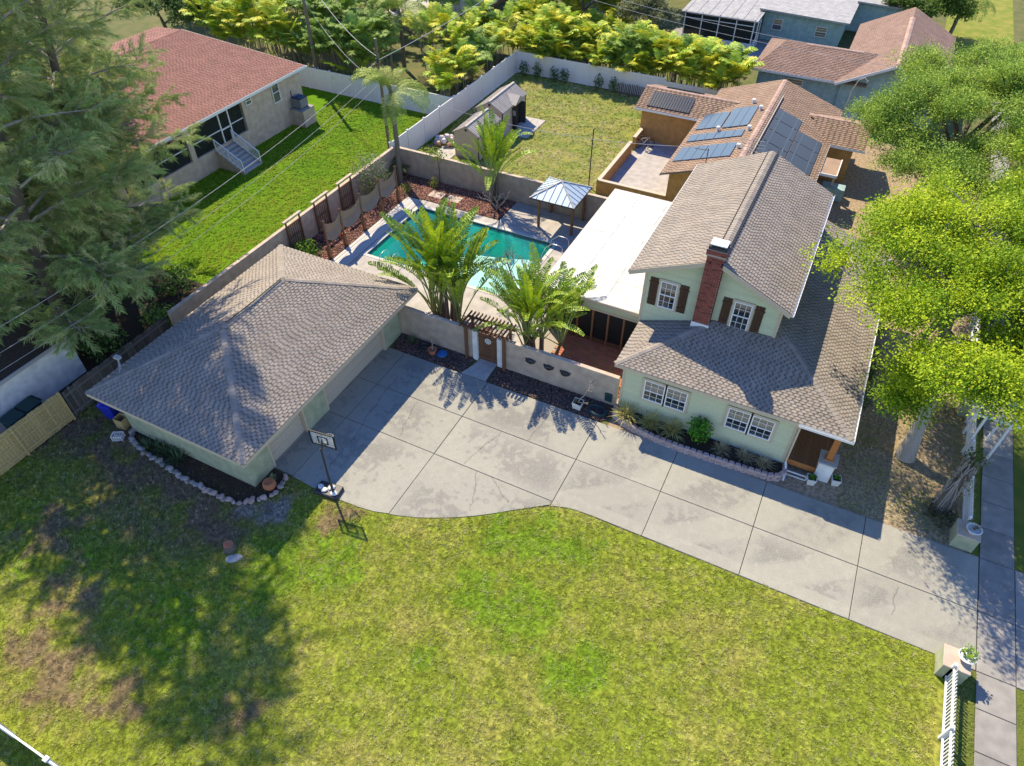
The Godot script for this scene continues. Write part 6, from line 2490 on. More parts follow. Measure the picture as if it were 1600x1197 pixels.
func build_street_side() -> void:
	picket_fence("white picket fence from the driveway pillar to the bottom edge", Vector3(9.12, 0, -7.0), Vector3(9.12, 0, -16.25))
	picket_fence("white picket fence under the leaning trees", Vector3(9.4, 0, -23.2), Vector3(9.4, 0, -30.4))
	picket_fence("white picket fence beyond the far pillar, hidden by leaves", Vector3(9.4, 0, -31.4), Vector3(9.4, 0, -48.0))
	pillar("sage stucco pillar at the near side of the driveway mouth", Vector3(9.22, 0, -16.62))
	pillar("sage stucco pillar at the far side of the driveway mouth", Vector3(9.42, 0, -22.72))
	pillar("sage stucco pillar beyond the white arbor", Vector3(9.42, 0, -30.9))
	bowl_plant("white bowl of bright green leaves on the near pillar", Vector3(9.45, 0.845, -16.75), true)
	bowl_plant("white bowl of withered leaves on the far pillar", Vector3(9.52, 0.845, -22.65), false)
	var o := thing("arbor", "white timber arbor over the picket fence gate", "arbor")
	var g := MB.new()
	for z in [-28.0, -29.3]:
		g = MB.new()
		g.box(Vector3(9.3, 1.2, z), Vector3(0.1, 2.4, 0.1))
		part(o, "post", g, M.white)
		g = MB.new()
		g.box(Vector3(10.3, 1.2, z), Vector3(0.1, 2.4, 0.1))
		part(o, "post", g, M.white)
		g = MB.new()
		g.box(Vector3(9.8, 2.42, z), Vector3(1.9, 0.14, 0.06))
		part(o, "beam", g, M.white)
	for k in 2:
		g = MB.new()
		g.box(Vector3(9.2 + 1.2 * k, 2.52, -28.65), Vector3(0.05, 0.07, 1.7))
		part(o, "rafter", g, M.white)
	var fl := thing("small_flag", "small pink and blue garden flag beside the far pillar", "flag", Vector3(8.75, 0, -31.2))
	g = MB.new()
	g.tube([Vector3.ZERO, Vector3(0, 1.0, 0)], [0.012, 0.012], 5)
	part(fl, "staff", g, M.black)
	g = MB.new()
	g.box(Vector3(0.15, 0.85, 0), Vector3(0.3, 0.2, 0.008))
	part(fl, "upper_cloth", g, M.flag_blue)
	g = MB.new()
	g.box(Vector3(0.15, 0.65, 0), Vector3(0.3, 0.2, 0.008))
	part(fl, "lower_cloth", g, M.flag_pink)
	# hedge of low shrubs along the right side of the house
	for k in 5:
		var p := Vector3(4.5, 0.0, -29.0 - 2.1 * k)
		var s := thing("shrub", ["low dark shrub by the porch nearest the driveway", "second low dark shrub along the porch", "third low dark shrub along the porch", "fourth low dark shrub along the porch", "low dark shrub at the rear of the porch"][k], "shrub", p, 0.0, "shrubs along the porch")
		leafy(s, 420, Vector3(0, 0.45, 0), Vector3(0.6, 0.45, 0.75), 0.16, Color(0.025, 0.06, 0.02), Color(0.07, 0.13, 0.04))


# ---------------------------------------------------------------- planter before the house

func build_front_planter() -> void:
	var pl := [Vector2(-6.05, -23.3), Vector2(-5.95, -22.85), Vector2(-5.4, -22.55), Vector2(-4.9, -22.42), Vector2(-3.7, -22.24), Vector2(-2.45, -22.2), Vector2(-1.0, -22.24), Vector2(0.48, -22.3), Vector2(1.6, -22.38), Vector2(2.0, -22.55), Vector2(2.18, -22.9), Vector2(2.12, -23.3)]
	var soil := MB.new()
	var poly := PackedVector2Array([Vector2(1.95, -23.4), Vector2(-5.95, -23.4)])
	for q in pl:
		poly.append(q)
	soil.prism(poly, 0.0, 0.24)
	var o := thing("raised_bed", "curved raised bed of pinkish wall stones before the windows", "planter")
	part(o, "soil", soil, M.soil)
	var meshes := []
	for k in 5:
		var g := MB.new()
		var f := R.randf_range(0.82, 1.05)
		g.col = Color(f * R.randf_range(0.98, 1.06), f, f * R.randf_range(0.96, 1.04))
		# wall stone: flared front face
		var a := [Vector3(-0.14, -0.058, 0.07), Vector3(0.14, -0.058, 0.07), Vector3(0.1, -0.058, -0.1), Vector3(-0.1, -0.058, -0.1)]
		var b := [Vector3(-0.14, 0.056, 0.06), Vector3(0.14, 0.056, 0.06), Vector3(0.1, 0.056, -0.1), Vector3(-0.1, 0.056, -0.1)]
		g.quad(b[0], b[1], b[2], b[3])
		for i in 4:
			g.quad(a[i], a[(i + 1) % 4], b[(i + 1) % 4], b[i])
		g.quad(Vector3(-0.05, -0.045, 0.1), Vector3(0.05, -0.045, 0.1), Vector3(0.05, 0.035, 0.092), Vector3(-0.05, 0.035, 0.092))
		g.quad(a[0], Vector3(-0.05, -0.045, 0.1), Vector3(-0.05, 0.035, 0.092), b[0])
		g.quad(Vector3(0.05, -0.045, 0.1), a[1], b[1], Vector3(0.05, 0.035, 0.092))
		g.quad(b[0], Vector3(-0.05, 0.035, 0.092), Vector3(0.05, 0.035, 0.092), b[1])
		meshes.append(g.mesh())
	var len := [0.0]
	for i in pl.size() - 1:
		len.append(len[i] + pl[i].distance_to(pl[i + 1]))
	for row in 3:
		var s := 0.15 if row % 2 else 0.0
		while s < len[-1]:
			var i := 0
			while i < pl.size() - 2 and len[i + 1] < s:
				i += 1
			var f: float = (s - len[i]) / (len[i + 1] - len[i])
			var p: Vector2 = pl[i].lerp(pl[i + 1], f)
			var d: Vector2 = (pl[i + 1] - pl[i]).normalized()
			var out := Vector3(-d.y, 0, d.x)
			var bs := Basis(Vector3(d.x, 0, d.y), Vector3.UP, out)
			part(o, "stone", meshes[R.randi() % 5], M.planter_stone, Transform3D(bs * Basis(Vector3.UP, R.randf_range(-0.08, 0.08)), Vector3(p.x, 0.06 + 0.118 * row, p.y) - out * 0.012 * row))
			s += 0.292
	var cap_s := 0.0
	# plants in the bed
	var gl := ["straw-coloured grass clump at the wall end of the raised bed", "second tan grass clump in the raised bed", "third tan grass clump below the left windows", "grey-green grass clump left of the right windows", "small grass clump below the right windows", "small dry grass clump at the porch end of the bed"]
	var gx := [-5.35, -4.15, -3.1, -0.75, 0.35, 1.2]
	for k in 6:
		var t := thing("grass_clump", gl[k], "grass clump", Vector3(gx[k], 0.22, -22.85 + 0.06 * (k % 2)), 0.0, "grass clumps in the raised bed")
		var c := k < 3
		blades(t, 260 if c else 150, 0.95 if c else 0.65, Color(0.52, 0.42, 0.17) if c else Color(0.3, 0.26, 0.15), Color(0.24, 0.28, 0.08) if k < 3 else Color(0.3, 0.26, 0.17))
	var bsh := thing("green_bush", "bright green leafy bush between the two window pairs", "bush", Vector3(-1.85, 0.24, -22.95))
	leafy(bsh, 560, Vector3(0, 0.8, 0), Vector3(0.6, 0.72, 0.5), 0.18, Color(0.03, 0.12, 0.01), Color(0.09, 0.27, 0.02))
	var g := MB.new()
	for k in 5:
		g.tube([Vector3(0.05 * k - 0.1, 0, 0), Vector3(0.12 * k - 0.24, 0.7, R.randf_range(-0.2, 0.2))], [0.02, 0.012], 5)
	part(bsh, "stems", g, M.bark)
	# pots beside the porch pier
	for q in [["square white pot with green plant in front of porch pier", Vector3(3.3, 0, -23.0)], ["square white pot with green plant right of porch pier", Vector3(4.28, 0, -23.45)]]:
		var t := thing("square_pot", q[0], "potted plant", q[1], 0.2, "pots beside the porch pier")
		g = MB.new()
		taper_box(g, 0.26, 0.4, 0.42)
		part(t, "pot", g, M.pot_white)
		g = MB.new()
		g.box(Vector3(0, 0.37, 0), Vector3(0.34, 0.02, 0.34))
		part(t, "soil", g, M.soil)
		leafy(t, 80, Vector3(0, 0.46, 0), Vector3(0.17, 0.14, 0.17), 0.11, Color(0.03, 0.1, 0.01), Color(0.08, 0.22, 0.02))


func blades(par: Node3D, count: int, len: float, c0: Color, c1: Color) -> void:
	var g := MB.new()
	for i in count:
		var a := R.randf() * TAU
		var lean := R.randf_range(0.1, 1.0)
		var l := len * R.randf_range(0.6, 1.15)
		var d := Vector3(cos(a) * sin(lean), cos(lean), sin(a) * sin(lean))
		var s := Vector3(-sin(a), 0, cos(a)) * 0.012
		var p0 := Vector3(R.randf_range(-0.1, 0.1), 0, R.randf_range(-0.1, 0.1))
		var p1 := p0 + d * l * 0.6
		var p2 := p0 + d * l + Vector3(cos(a), 0, sin(a)) * l * 0.15 - Vector3(0, l * 0.3 * sin(lean), 0)
		g.col = c0.lerp(c1, R.randf())
		g.quad(p0 - s, p0 + s, p1 + s, p1 - s)
		g.tri(p1 - s, p1 + s, p2)
	part(par, "blades", g, M.blade)


# ---------------------------------------------------------------- west end of the garage

func build_garage_side() -> void:
	var edge := [Vector2(-26.0, -11.75), Vector2(-25.95, -11.35), Vector2(-25.4, -11.1), Vector2(-24.5, -10.95), Vector2(-23.6, -10.85), Vector2(-22.5, -10.72), Vector2(-21.4, -10.62), Vector2(-20.3, -10.58), Vector2(-19.3, -10.62), Vector2(-18.5, -10.8), Vector2(-17.95, -11.2), Vector2(-17.62, -11.75), Vector2(-17.6, -12.4), Vector2(-17.8, -12.85)]
	var o := thing("rock_edging", "curved row of pale rocks edging the garage flower bed", "edging")
	var s := 0.0
	for i in edge.size() - 1:
		var l: float = edge[i].distance_to(edge[i + 1])
		while s < l:
			var p: Vector2 = edge[i].lerp(edge[i + 1], s / l)
			for row in 2:
				if row == 1 and R.randf() < 0.45:
					continue
				var g := MB.new()
				var f := R.randf_range(0.75, 1.1)
				g.col = Color(f * 1.02, f, f * 0.98)
				g.blob(Vector3.ZERO, Vector3(R.randf_range(0.13, 0.19), R.randf_range(0.07, 0.1), R.randf_range(0.1, 0.15)), R, 0.18, 7, 4)
				part(o, "rock", g, M.planter_stone if p.x > -20.5 else M.rock, Transform3D(Basis(Vector3.UP, R.randf() * TAU), Vector3(p.x + R.randf_range(-0.06, 0.06), 0.06 + 0.12 * row, p.y + R.randf_range(-0.06, 0.06))))
			s += 0.27
		s -= l
	var poly := PackedVector2Array([Vector2(-18.7, -12.9), Vector2(-18.65, -11.75), Vector2(-26.0, -11.75)])
	var pl := PackedVector2Array(edge)
	pl.reverse()
	poly = PackedVector2Array(edge)
	poly.append(Vector2(-18.65, -12.9))
	poly.append(Vector2(-18.65, -11.7))
	var g := MB.new()
	g.prism(poly, 0.0, 0.05)
	setting("flower_bed", "dark soil bed along the garage end wall", "flower bed", g, M.soil)
	var t := thing("agave_clump", "dark green spiky clump against the garage end wall", "plant", Vector3(-23.6, 0.05, -11.3))
	for k in 5:
		spiky(t, 26, 0.75, Color(0.03, 0.06, 0.025), Color(0.1, 0.16, 0.07), Vector3(-0.9 + 0.45 * k, 0, R.randf_range(-0.15, 0.15)), 0.3)
	t = thing("corner_pot", "round terracotta pot with succulent at the garage corner", "potted plant", Vector3(-18.0, 0.05, -12.0))
	g = MB.new()
	g.lathe(Vector3.ZERO, [Vector2(0.0, 0.0), Vector2(0.2, 0.0), Vector2(0.3, 0.18), Vector2(0.28, 0.36), Vector2(0.22, 0.42), Vector2(0.18, 0.4), Vector2(0.0, 0.36)], 16)
	part(t, "pot", g, M.terracotta)
	spiky(t, 30, 0.3, Color(0.12, 0.17, 0.08), Color(0.34, 0.36, 0.22), Vector3(0.05, 0.38, -0.25), 0.2)
	t = thing("tree_stump", "low sawn tree stump with pale top on the lawn", "stump", Vector3(-17.45, 0, -8.85))
	g = MB.new()
	g.lathe(Vector3.ZERO, [Vector2(0.3, 0.0), Vector2(0.24, 0.08), Vector2(0.2, 0.3)], 12)
	part(t, "trunk", g, M.bark)
	g = MB.new()
	g.lathe(Vector3(0, 0.3, 0), [Vector2(0.2, 0.0), Vector2(0.195, 0.012), Vector2(0.1, 0.014), Vector2(0.09, 0.006), Vector2(0.0, 0.012)], 12)
	part(t, "cut_top", g, M.terracotta)
	t = thing("flat_stone", "flat pale grey stone lying beside the stump", "stone", Vector3(-16.95, 0.03, -8.55))
	g = MB.new()
	g.blob(Vector3.ZERO, Vector3(0.34, 0.05, 0.2), R, 0.14, 9, 4)
	part(t, "slab", g, M.walk_light, Transform3D(Basis(Vector3.UP, 0.7)))
	# bins and boxes
	t = thing("recycling_bin", "blue wheeled recycling bin behind the garage corner", "bin", Vector3(-27.7, 0, -12.0), 0.25)
	g = MB.new()
	taper_box(g, 0.5, 0.66, 0.95)
	part(t, "body", g, M.blue_plastic)
	g = MB.new()
	g.cbox(Vector3(0, 0.98, 0.02), Vector3(0.72, 0.07, 0.76), 0.025)
	part(t, "lid", g, M.blue_plastic)
	for x in [-0.26, 0.26]:
		g = MB.new()
		g.lathe(Vector3(x - 0.03, 0.12, -0.28), [Vector2(0.0, 0.0), Vector2(0.12, 0.0), Vector2(0.12, 0.06), Vector2(0.0, 0.06)], 12, Basis(Vector3.FORWARD, -PI / 2))
		part(t, "wheel", g, M.black)
	t = thing("plywood_box", "small tan wooden box beside the garage corner", "box", Vector3(-26.75, 0, -11.75), 0.1)
	for q in [[Vector3(0, 0.3, 0.22), Vector3(0.5, 0.6, 0.03)], [Vector3(0, 0.3, -0.22), Vector3(0.5, 0.6, 0.03)], [Vector3(0.25, 0.3, 0), Vector3(0.03, 0.6, 0.4)], [Vector3(-0.25, 0.3, 0), Vector3(0.03, 0.6, 0.4)]]:
		g = MB.new()
		g.box(q[0], q[1])
		part(t, "side_panel", g, M.wood_cedar)
	t = thing("milk_crate", "white slotted plastic crate on the ground by the rocks", "crate", Vector3(-26.35, 0, -11.05), 0.5)
	for q in [[Vector3(0, 0.03, 0), Vector3(0.5, 0.04, 0.36)], [Vector3(0, 0.27, 0.17), Vector3(0.5, 0.06, 0.03)], [Vector3(0, 0.27, -0.17), Vector3(0.5, 0.06, 0.03)], [Vector3(0.24, 0.27, 0), Vector3(0.03, 0.06, 0.31)], [Vector3(-0.24, 0.27, 0), Vector3(0.03, 0.06, 0.31)]]:
		g = MB.new()
		g.box(q[0], q[1])
		part(t, "rim", g, M.pot_white)
	for k in 5:
		for z in [-0.17, 0.17]:
			g = MB.new()
			g.box(Vector3(-0.22 + 0.11 * k, 0.14, z), Vector3(0.03, 0.2, 0.025))
			part(t, "slat", g, M.pot_white)
		g = MB.new()
		g.box(Vector3(-0.22 + 0.11 * k, 0.27, 0), Vector3(0.04, 0.03, 0.3))
		part(t, "slat", g, M.pot_white)
	# board fence
	t = thing("board_fence", "yellow cedar board fence at the left edge of the plot", "fence", Vector3(-29.3, 0, -11.0), 0.0)
	for k in 52:
		g = MB.new()
		g.col = rc(0.78, 1.05)
		g.cbox(Vector3(0, 0.93 + R.randf_range(-0.02, 0.02), 0.075 + 0.15 * k), Vector3(0.02, 1.8, 0.142), 0.004)
		part(t, "plank", g, M.wood_cedar)
	for k in 4:
		g = MB.new()
		g.box(Vector3(0.06, 0.92, 2.5 * k + 0.05), Vector3(0.09, 1.84, 0.09))
		part(t, "post", g, M.wood_cedar)
	for y in [0.3, 0.95, 1.6]:
		g = MB.new()
		g.box(Vector3(0.035, y, 3.9), Vector3(0.045, 0.09, 7.8))
		part(t, "rail", g, M.wood_cedar)
	t = thing("old_fence", "weathered dark board fence section under the tall tree", "fence", Vector3(-29.35, 0, -17.5))
	for k in 40:
		g = MB.new()
		g.col = rc(0.45, 0.9)
		g.cbox(Vector3(0, 0.85 + R.randf_range(-0.05, 0.03), 0.08 + 0.16 * k), Vector3(0.02, 1.65, 0.145), 0.004)
		part(t, "plank", g, M.wood_grey)
	for y in [0.3, 1.4]:
		g = MB.new()
		g.box(Vector3(0.035, y, 3.2), Vector3(0.045, 0.09, 6.4))
		part(t, "rail", g, M.wood_grey)
	# outbuilding with a white wall at the left edge
	t = thing("outbuilding", "low white-walled outbuilding under the tall tree", "building")
	g = MB.new()
	g.span(Vector3(-38, 0, -13.6), Vector3(-31.6, 2.4, -6.0))
	part(t, "wall", g, M.stucco_white)
	g = MB.new()
	g.box(Vector3(-34.9, 2.46, -9.7), Vector3(6.9, 0.1, 8.3), Basis(Vector3.FORWARD, 0.03))
	var rf := part(t, "roof", g, M.soil)
	g = MB.new()
	g.bar(Vector3(-31.42, 2.4, -5.6), Vector3(-31.42, 2.4, -13.8), 0.1, 0.14)
	part(rf, "edge_trim", g, M.grey_paint)
	for q in [["dark green lidded bin beside the white outbuilding wall", Vector3(-30.9, 0, -9.3)], ["second dark bin against the white outbuilding wall", Vector3(-30.95, 0, -10.2)]]:
		var b := thing("storage_bin", q[0], "bin", q[1], 0.05, "dark bins by the outbuilding")
		g = MB.new()
		taper_box(g, 0.62, 0.78, 0.95)
		part(b, "body", g, M.green_plastic)
		g = MB.new()
		g.cbox(Vector3(0, 0.98, 0), Vector3(0.86, 0.08, 0.86), 0.03)
		part(b, "lid", g, M.green_plastic)
		g = MB.new()
		g.bar(Vector3(-0.35, 1.0, -0.46), Vector3(0.35, 1.0, -0.46), 0.05, 0.05)
		part(b, "handle", g, M.black)


# ---------------------------------------------------------------- basketball hoop

func build_hoop() -> void:
	var o := thing("basketball_hoop", "portable basketball hoop with black pole at the driveway edge", "basketball hoop", Vector3(-15.55, 0, -13.0), 0.12)
	var g := MB.new()
	g.cbox(Vector3(0, 0.11, 0.0), Vector3(1.15, 0.2, 0.7), 0.05)
	part(o, "base", g, M.metal_dark)
	for k in 4:
		g = MB.new()
		g.blob(Vector3(-0.36 + 0.24 * k, 0.25, R.randf_range(-0.15, 0.15)), Vector3(0.16, 0.07, 0.14), R, 0.2, 7, 4)
		part(o, "ballast_rock", g, M.pot_white)
	g = MB.new()
	g.tube([Vector3(0.3, 0.15, 0.12), Vector3(0.16, 1.5, -0.05), Vector3(0.05, 2.75, -0.2)], [0.05, 0.05, 0.045], 8)
	part(o, "pole", g, M.metal_dark)
	g = MB.new()
	g.bar(Vector3(0.1, 0.2, -0.2), Vector3(0.24, 0.9, 0.0), 0.03, 0.03)
	g.bar(Vector3(0.05, 2.5, -0.18), Vector3(0.02, 2.85, -0.44), 0.04, 0.04)
	g.bar(Vector3(0.07, 2.72, -0.2), Vector3(0.02, 3.05, -0.44), 0.04, 0.04)
	part(o, "brace", g, M.metal_dark)
	var c := Vector3(0.02, 3.0, -0.48)
	g = MB.new()
	g.box(c, Vector3(1.14, 0.76, 0.02))
	mk("board_clear", Color(0.75, 0.78, 0.8, 0.22), 0.1, {spec = 0.5})
	var bb := part(o, "backboard", g, M.board_clear)
	g = MB.new()
	for s in [-1.0, 1.0]:
		g.box(c + Vector3(s * 0.57, 0, 0), Vector3(0.06, 0.82, 0.05))
		g.box(c + Vector3(0, s * 0.38, 0), Vector3(1.08, 0.06, 0.05))
	part(bb, "rim_frame", g, M.black)
	g = MB.new()
	for s in [-1.0, 1.0]:
		g.box(c + Vector3(s * 0.22, -0.05, 0.0), Vector3(0.05, 0.42, 0.035))
		g.box(c + Vector3(0, -0.05 + s * 0.2, 0.0), Vector3(0.44, 0.05, 0.035))
	part(bb, "target_square", g, M.black)
	var rc3 := c + Vector3(0, -0.28, -0.36)
	g = MB.new()
	for k in 20:
		var a := TAU * k / 20
		var b := TAU * (k + 1) / 20
		g.bar(rc3 + Vector3(cos(a), 0, sin(a)) * 0.23, rc3 + Vector3(cos(b), 0, sin(b)) * 0.23, 0.022, 0.022)
	g.bar(c + Vector3(0, -0.28, 0), rc3 + Vector3(0, 0, 0.23), 0.12, 0.03)
	var rim := part(o, "rim", g, M.metal_dark)
	g = MB.new()
	for k in 12:
		var a := TAU * k / 12
		var b := TAU * (k + 0.5) / 12
		var e := TAU * (k + 1) / 12
		var p0 := rc3 + Vector3(cos(a), 0, sin(a)) * 0.22
		var p1 := rc3 + Vector3(cos(b) * 0.17, -0.18, sin(b) * 0.17)
		var p2 := rc3 + Vector3(cos(e), 0, sin(e)) * 0.22
		var p3 := rc3 + Vector3(cos(a) * 0.13, -0.36, sin(a) * 0.13)
		g.bar(p0, p1, 0.014, 0.014)
		g.bar(p1, p2, 0.014, 0.014)
		g.bar(p1, p3, 0.014, 0.014)
	part(rim, "net", g, M.white)


# ---------------------------------------------------------------- poles and wires

func wire(label: String, a: Vector3, b: Vector3, sag: float, r := 0.014) -> void:
	var pts := []
	var rad := []
	for k in 17:
		var f := k / 16.0
		pts.append(a.lerp(b, f) - Vector3(0, sag * 4.0 * f * (1.0 - f), 0))
		rad.append(r)
	var g := MB.new()
	g.tube(pts, rad, 5)
	one("overhead_wire", label, "wire", g, M.wire, Vector3.ZERO, 0.0, "overhead wires")


func build_poles() -> void:
	var o := thing("utility_pole", "wooden utility pole with checkered guard behind the white fence", "utility pole", Vector3(-43.9, 0, -48.9))
	var g := MB.new()
	g.tube([Vector3.ZERO, Vector3(0, 5, 0), Vector3(0.05, 11, 0)], [0.17, 0.15, 0.12], 10)
	part(o, "shaft", g, M.pole_wood)
	for k in 9:
		for j in 8:
			if (k + j) % 2:
				continue
			var a := TAU * j / 8
			g = MB.new()
			g.box(Vector3(cos(a) * 0.175, 0.3 + 0.18 * k, sin(a) * 0.175), Vector3(0.01, 0.17, 0.13), Basis(Vector3.UP, -a))
			part(o, "guard_square", g, M.white)
	g = MB.new()
	g.box(Vector3(0.05, 10.4, 0), Vector3(2.2, 0.12, 0.1))
	part(o, "crossarm", g, M.pole_wood)
	o = thing("utility_pole", "plain wooden utility pole rising behind the tall palm", "utility pole", Vector3(-30.1, 0, -39.7))
	g = MB.new()
	g.tube([Vector3.ZERO, Vector3(0, 4, 0), Vector3(0, 8.9, 0)], [0.12, 0.11, 0.09], 10)
	part(o, "shaft", g, M.pole_wood)
	g = MB.new()
	g.lathe(Vector3(0, 8.9, 0), [Vector2(0.11, 0.0), Vector2(0.0, 0.03)], 10)
	part(o, "top", g, M.metal_dark)
	g = MB.new()
	g.box(Vector3(0, 7.5, 0.12), Vector3(0.2, 0.25, 0.1))
	part(o, "bracket", g, M.metal_dark)
	var p := Vector3(-30.1, 7.5, -39.6)
	wire("upper wire from the plain pole over the vivid lawn", p, Vector3(-29.3, 7.2, 2.0), 1.5, 0.014)
	wire("middle wire from the plain pole over the vivid lawn", p + Vector3(0.1, -0.8, 0), Vector3(-28.5, 6.6, 2.0), 1.5, 0.01)
	wire("lower wire from the plain pole over the vivid lawn", p + Vector3(0.1, -1.4, 0), Vector3(-28.4, 6.0, 2.0), 1.6, 0.01)
	wire("wire between the two utility poles", p + Vector3(0, 0.3, 0), Vector3(-43.9, 10.2, -48.8), 0.9, 0.022)
	wire("second lower wire between the two utility poles", p + Vector3(0, -1.5, 0), Vector3(-43.9, 7.4, -48.8), 0.9, 0.014)
	wire("wire from the plain pole to the far right palms", p, Vector3(-30.0, 9.0, -75.0), 0.7, 0.02)
	wire("service wire from the plain pole towards the tan roof", p + Vector3(0, -1.6, 0), Vector3(-8.5, 4.6, -43.0), 1.0, 0.014)
	wire("pair wire over the brown roof of the blue house", Vector3(-30.0, 8.0, -62.0), Vector3(14.0, 6.6, -60.0), 1.2, 0.014)
	wire("lower pair wire over the brown roof of the blue house", Vector3(-30.0, 7.4, -62.0), Vector3(14.0, 6.0, -60.0), 1.2, 0.014)


# ---------------------------------------------------------------- palms and big-leaved plants

# torn paddle leaf on a long stalk; grows along +y and bends towards +z
func paddle_mesh(stalk: float, blade: float, width: float, bend: float, c0: Color, c1: Color) -> ArrayMesh:
	var g := MB.new()
	var pts := []
	var p := Vector3.ZERO
	var n := 22
	var total := stalk + blade
	var ang := 0.0
	for i in n + 1:
		pts.append(p)
		var f := float(i) / n
		ang = bend * f * f * 1.25
		p += Vector3(0, cos(ang), sin(ang)) * total / n
	var rad := []
	for i in n + 1:
		rad.append(lerpf(0.035, 0.008, float(i) / n))
	g.col = Color(0.3, 0.36, 0.12)
	g.tube(pts, rad, 4, false)
	var s0 := int(n * stalk / total)
	var segs := (n - s0) * 2
	for side in [-1.0, 1.0]:
		var tear := 0.0
		for k in segs:
			var f0 := float(k) / segs
			var f1 := float(k + 1) / segs
			var a: Vector3 = at_path(pts, s0 + f0 * (n - s0))
			var b: Vector3 = at_path(pts, s0 + f1 * (n - s0))
			if R.randf() < 0.6:
				tear = R.randf_range(-0.5, 0.9)
			var d := (b - a).normalized()
			var up := Vector3.RIGHT.cross(d)
			var w0 := width * sin(PI * clampf(0.06 + 0.9 * f0, 0, 1)) ** 0.6
			var w1 := width * sin(PI * clampf(0.06 + 0.9 * f1, 0, 1)) ** 0.6
			var lift := 0.35 - tear
			var o0 = (Vector3.RIGHT * side + up * -lift * 0.6 + d * 0.35).normalized()
			var gap := R.randf_range(0.5, 0.96)
			w0 *= R.randf_range(0.8, 1.1)
			var bb := a.lerp(b, gap)
			g.col = c0.lerp(c1, R.randf()) * R.randf_range(0.85, 1.05)
			var m0 = a + o0 * w0 * 0.5 - up * -0.02
			var m1 = bb + o0 * w1 * 0.5
			var e0 = a + o0 * w0 - up * (0.1 + tear) * w0 * 0.7
			var e1 = bb + o0 * w1 - up * (0.1 + tear) * w1 * 0.7 + d * R.randf_range(-0.02, 0.02)
			if side > 0:
				g.quad(a, m0, m1, bb)
				g.quad(m0, e0, e1, m1)
			else:
				g.quad(bb, m1, m0, a)
				g.quad(m1, e1, e0, m0)
	return g.mesh()


func at_path(pts: Array, f: float) -> Vector3:
	var i := clampi(int(f), 0, pts.size() - 2)
	return (pts[i] as Vector3).lerp(pts[i + 1], f - i)


# feather frond: grows along +y, arches towards +z
func frond_mesh(length: float, bend: float, leaflet: float, pairs: int, droop: float, c0: Color, c1: Color, w := 0.02, bare := 0.18) -> ArrayMesh:
	var g := MB.new()
	var pts := []
	var p := Vector3.ZERO
	var n := 14
	for i in n + 1:
		pts.append(p)
		var ang := bend * pow(float(i) / n, 1.3)
		p += Vector3(0, cos(ang), sin(ang)) * length / n
	var rad := []
	for i in n + 1:
		rad.append(lerpf(0.026, 0.005, float(i) / n))
	g.col = c0.lerp(Color(0.4, 0.36, 0.12), 0.4)
	g.tube(pts, rad, 4, false)
	for k in pairs:
		var f := bare + (1.0 - bare) * (k + R.randf() * 0.5) / pairs
		var a := at_path(pts, f * n)
		var d := (at_path(pts, minf(f * n + 0.4, n)) - a).normalized()
		var up := Vector3.RIGHT.cross(d)
		var l := leaflet * (0.45 + 0.55 * sin(PI * clampf(f * 0.95, 0, 1))) * R.randf_range(0.8, 1.15)
		for side in [-1.0, 1.0]:
			var o = (Vector3.RIGHT * side + d * 0.55 - up * R.randf_range(-0.35, 0.15)).normalized()
			var m = a + o * l * 0.55
			var e = m + (o + Vector3(0, -droop, 0)).normalized() * l * 0.5
			var s := d * w
			g.col = c0.lerp(c1, R.randf())
			g.quad(a - s * 0.5, a + s * 0.5, m + s, m - s)
			g.tri(m - s, m + s, e)
	return g.mesh()


func paddle_clump(called: String, label: String, at: Vector3, leaves: int, size: float, trunks: int, seed: int, low := 0.3, high := 1.0, spread := 0.75) -> void:
	R.seed = seed
	var o := thing(called, label, "plant", at, 0.0, "paddle-leaved clumps")
	if not LIB.has("paddle"):
		LIB.paddle = []
		for k in 6:
			var young := k >= 4
			LIB.paddle.append(paddle_mesh(R.randf_range(1.5, 2.1), R.randf_range(1.5, 2.1), R.randf_range(0.2, 0.29), R.randf_range(0.5, 1.2) if not young else 0.25,
				Color(0.12, 0.26, 0.012) if not young else Color(0.28, 0.42, 0.015), Color(0.36, 0.44, 0.03) if not young else Color(0.5, 0.56, 0.02)))
	var bases := []
	for k in trunks:
		var p := Vector3(R.randf_range(-0.9, 0.9), 0, R.randf_range(-0.45, 0.45)) if k > 0 else Vector3.ZERO
		var hgt := R.randf_range(low, high)
		var top := p + Vector3(p.x * 0.35, hgt, p.z * 0.3)
		var g := MB.new()
		g.tube([p, p.lerp(top, 0.5), top], [0.1 * size, 0.08 * size, 0.07 * size], 8)
		part(o, "stem", g, M.bark_palm)
		bases.append(top)
	for k in leaves:
		var b: Vector3 = bases[k % bases.size()]
		var mesh: Mesh = LIB.paddle[R.randi() % (6 if k % 3 == 0 else 4)]
		var turn := R.randf() * TAU
		var lean := R.randf_range(0.05, spread) * (1.0 if k >= leaves / 3 else 0.3)
		part(o, "leaf", mesh, M.paddle, tf(b - Vector3(0, 0.25, 0), turn, lean, size * R.randf_range(0.8, 1.1)))


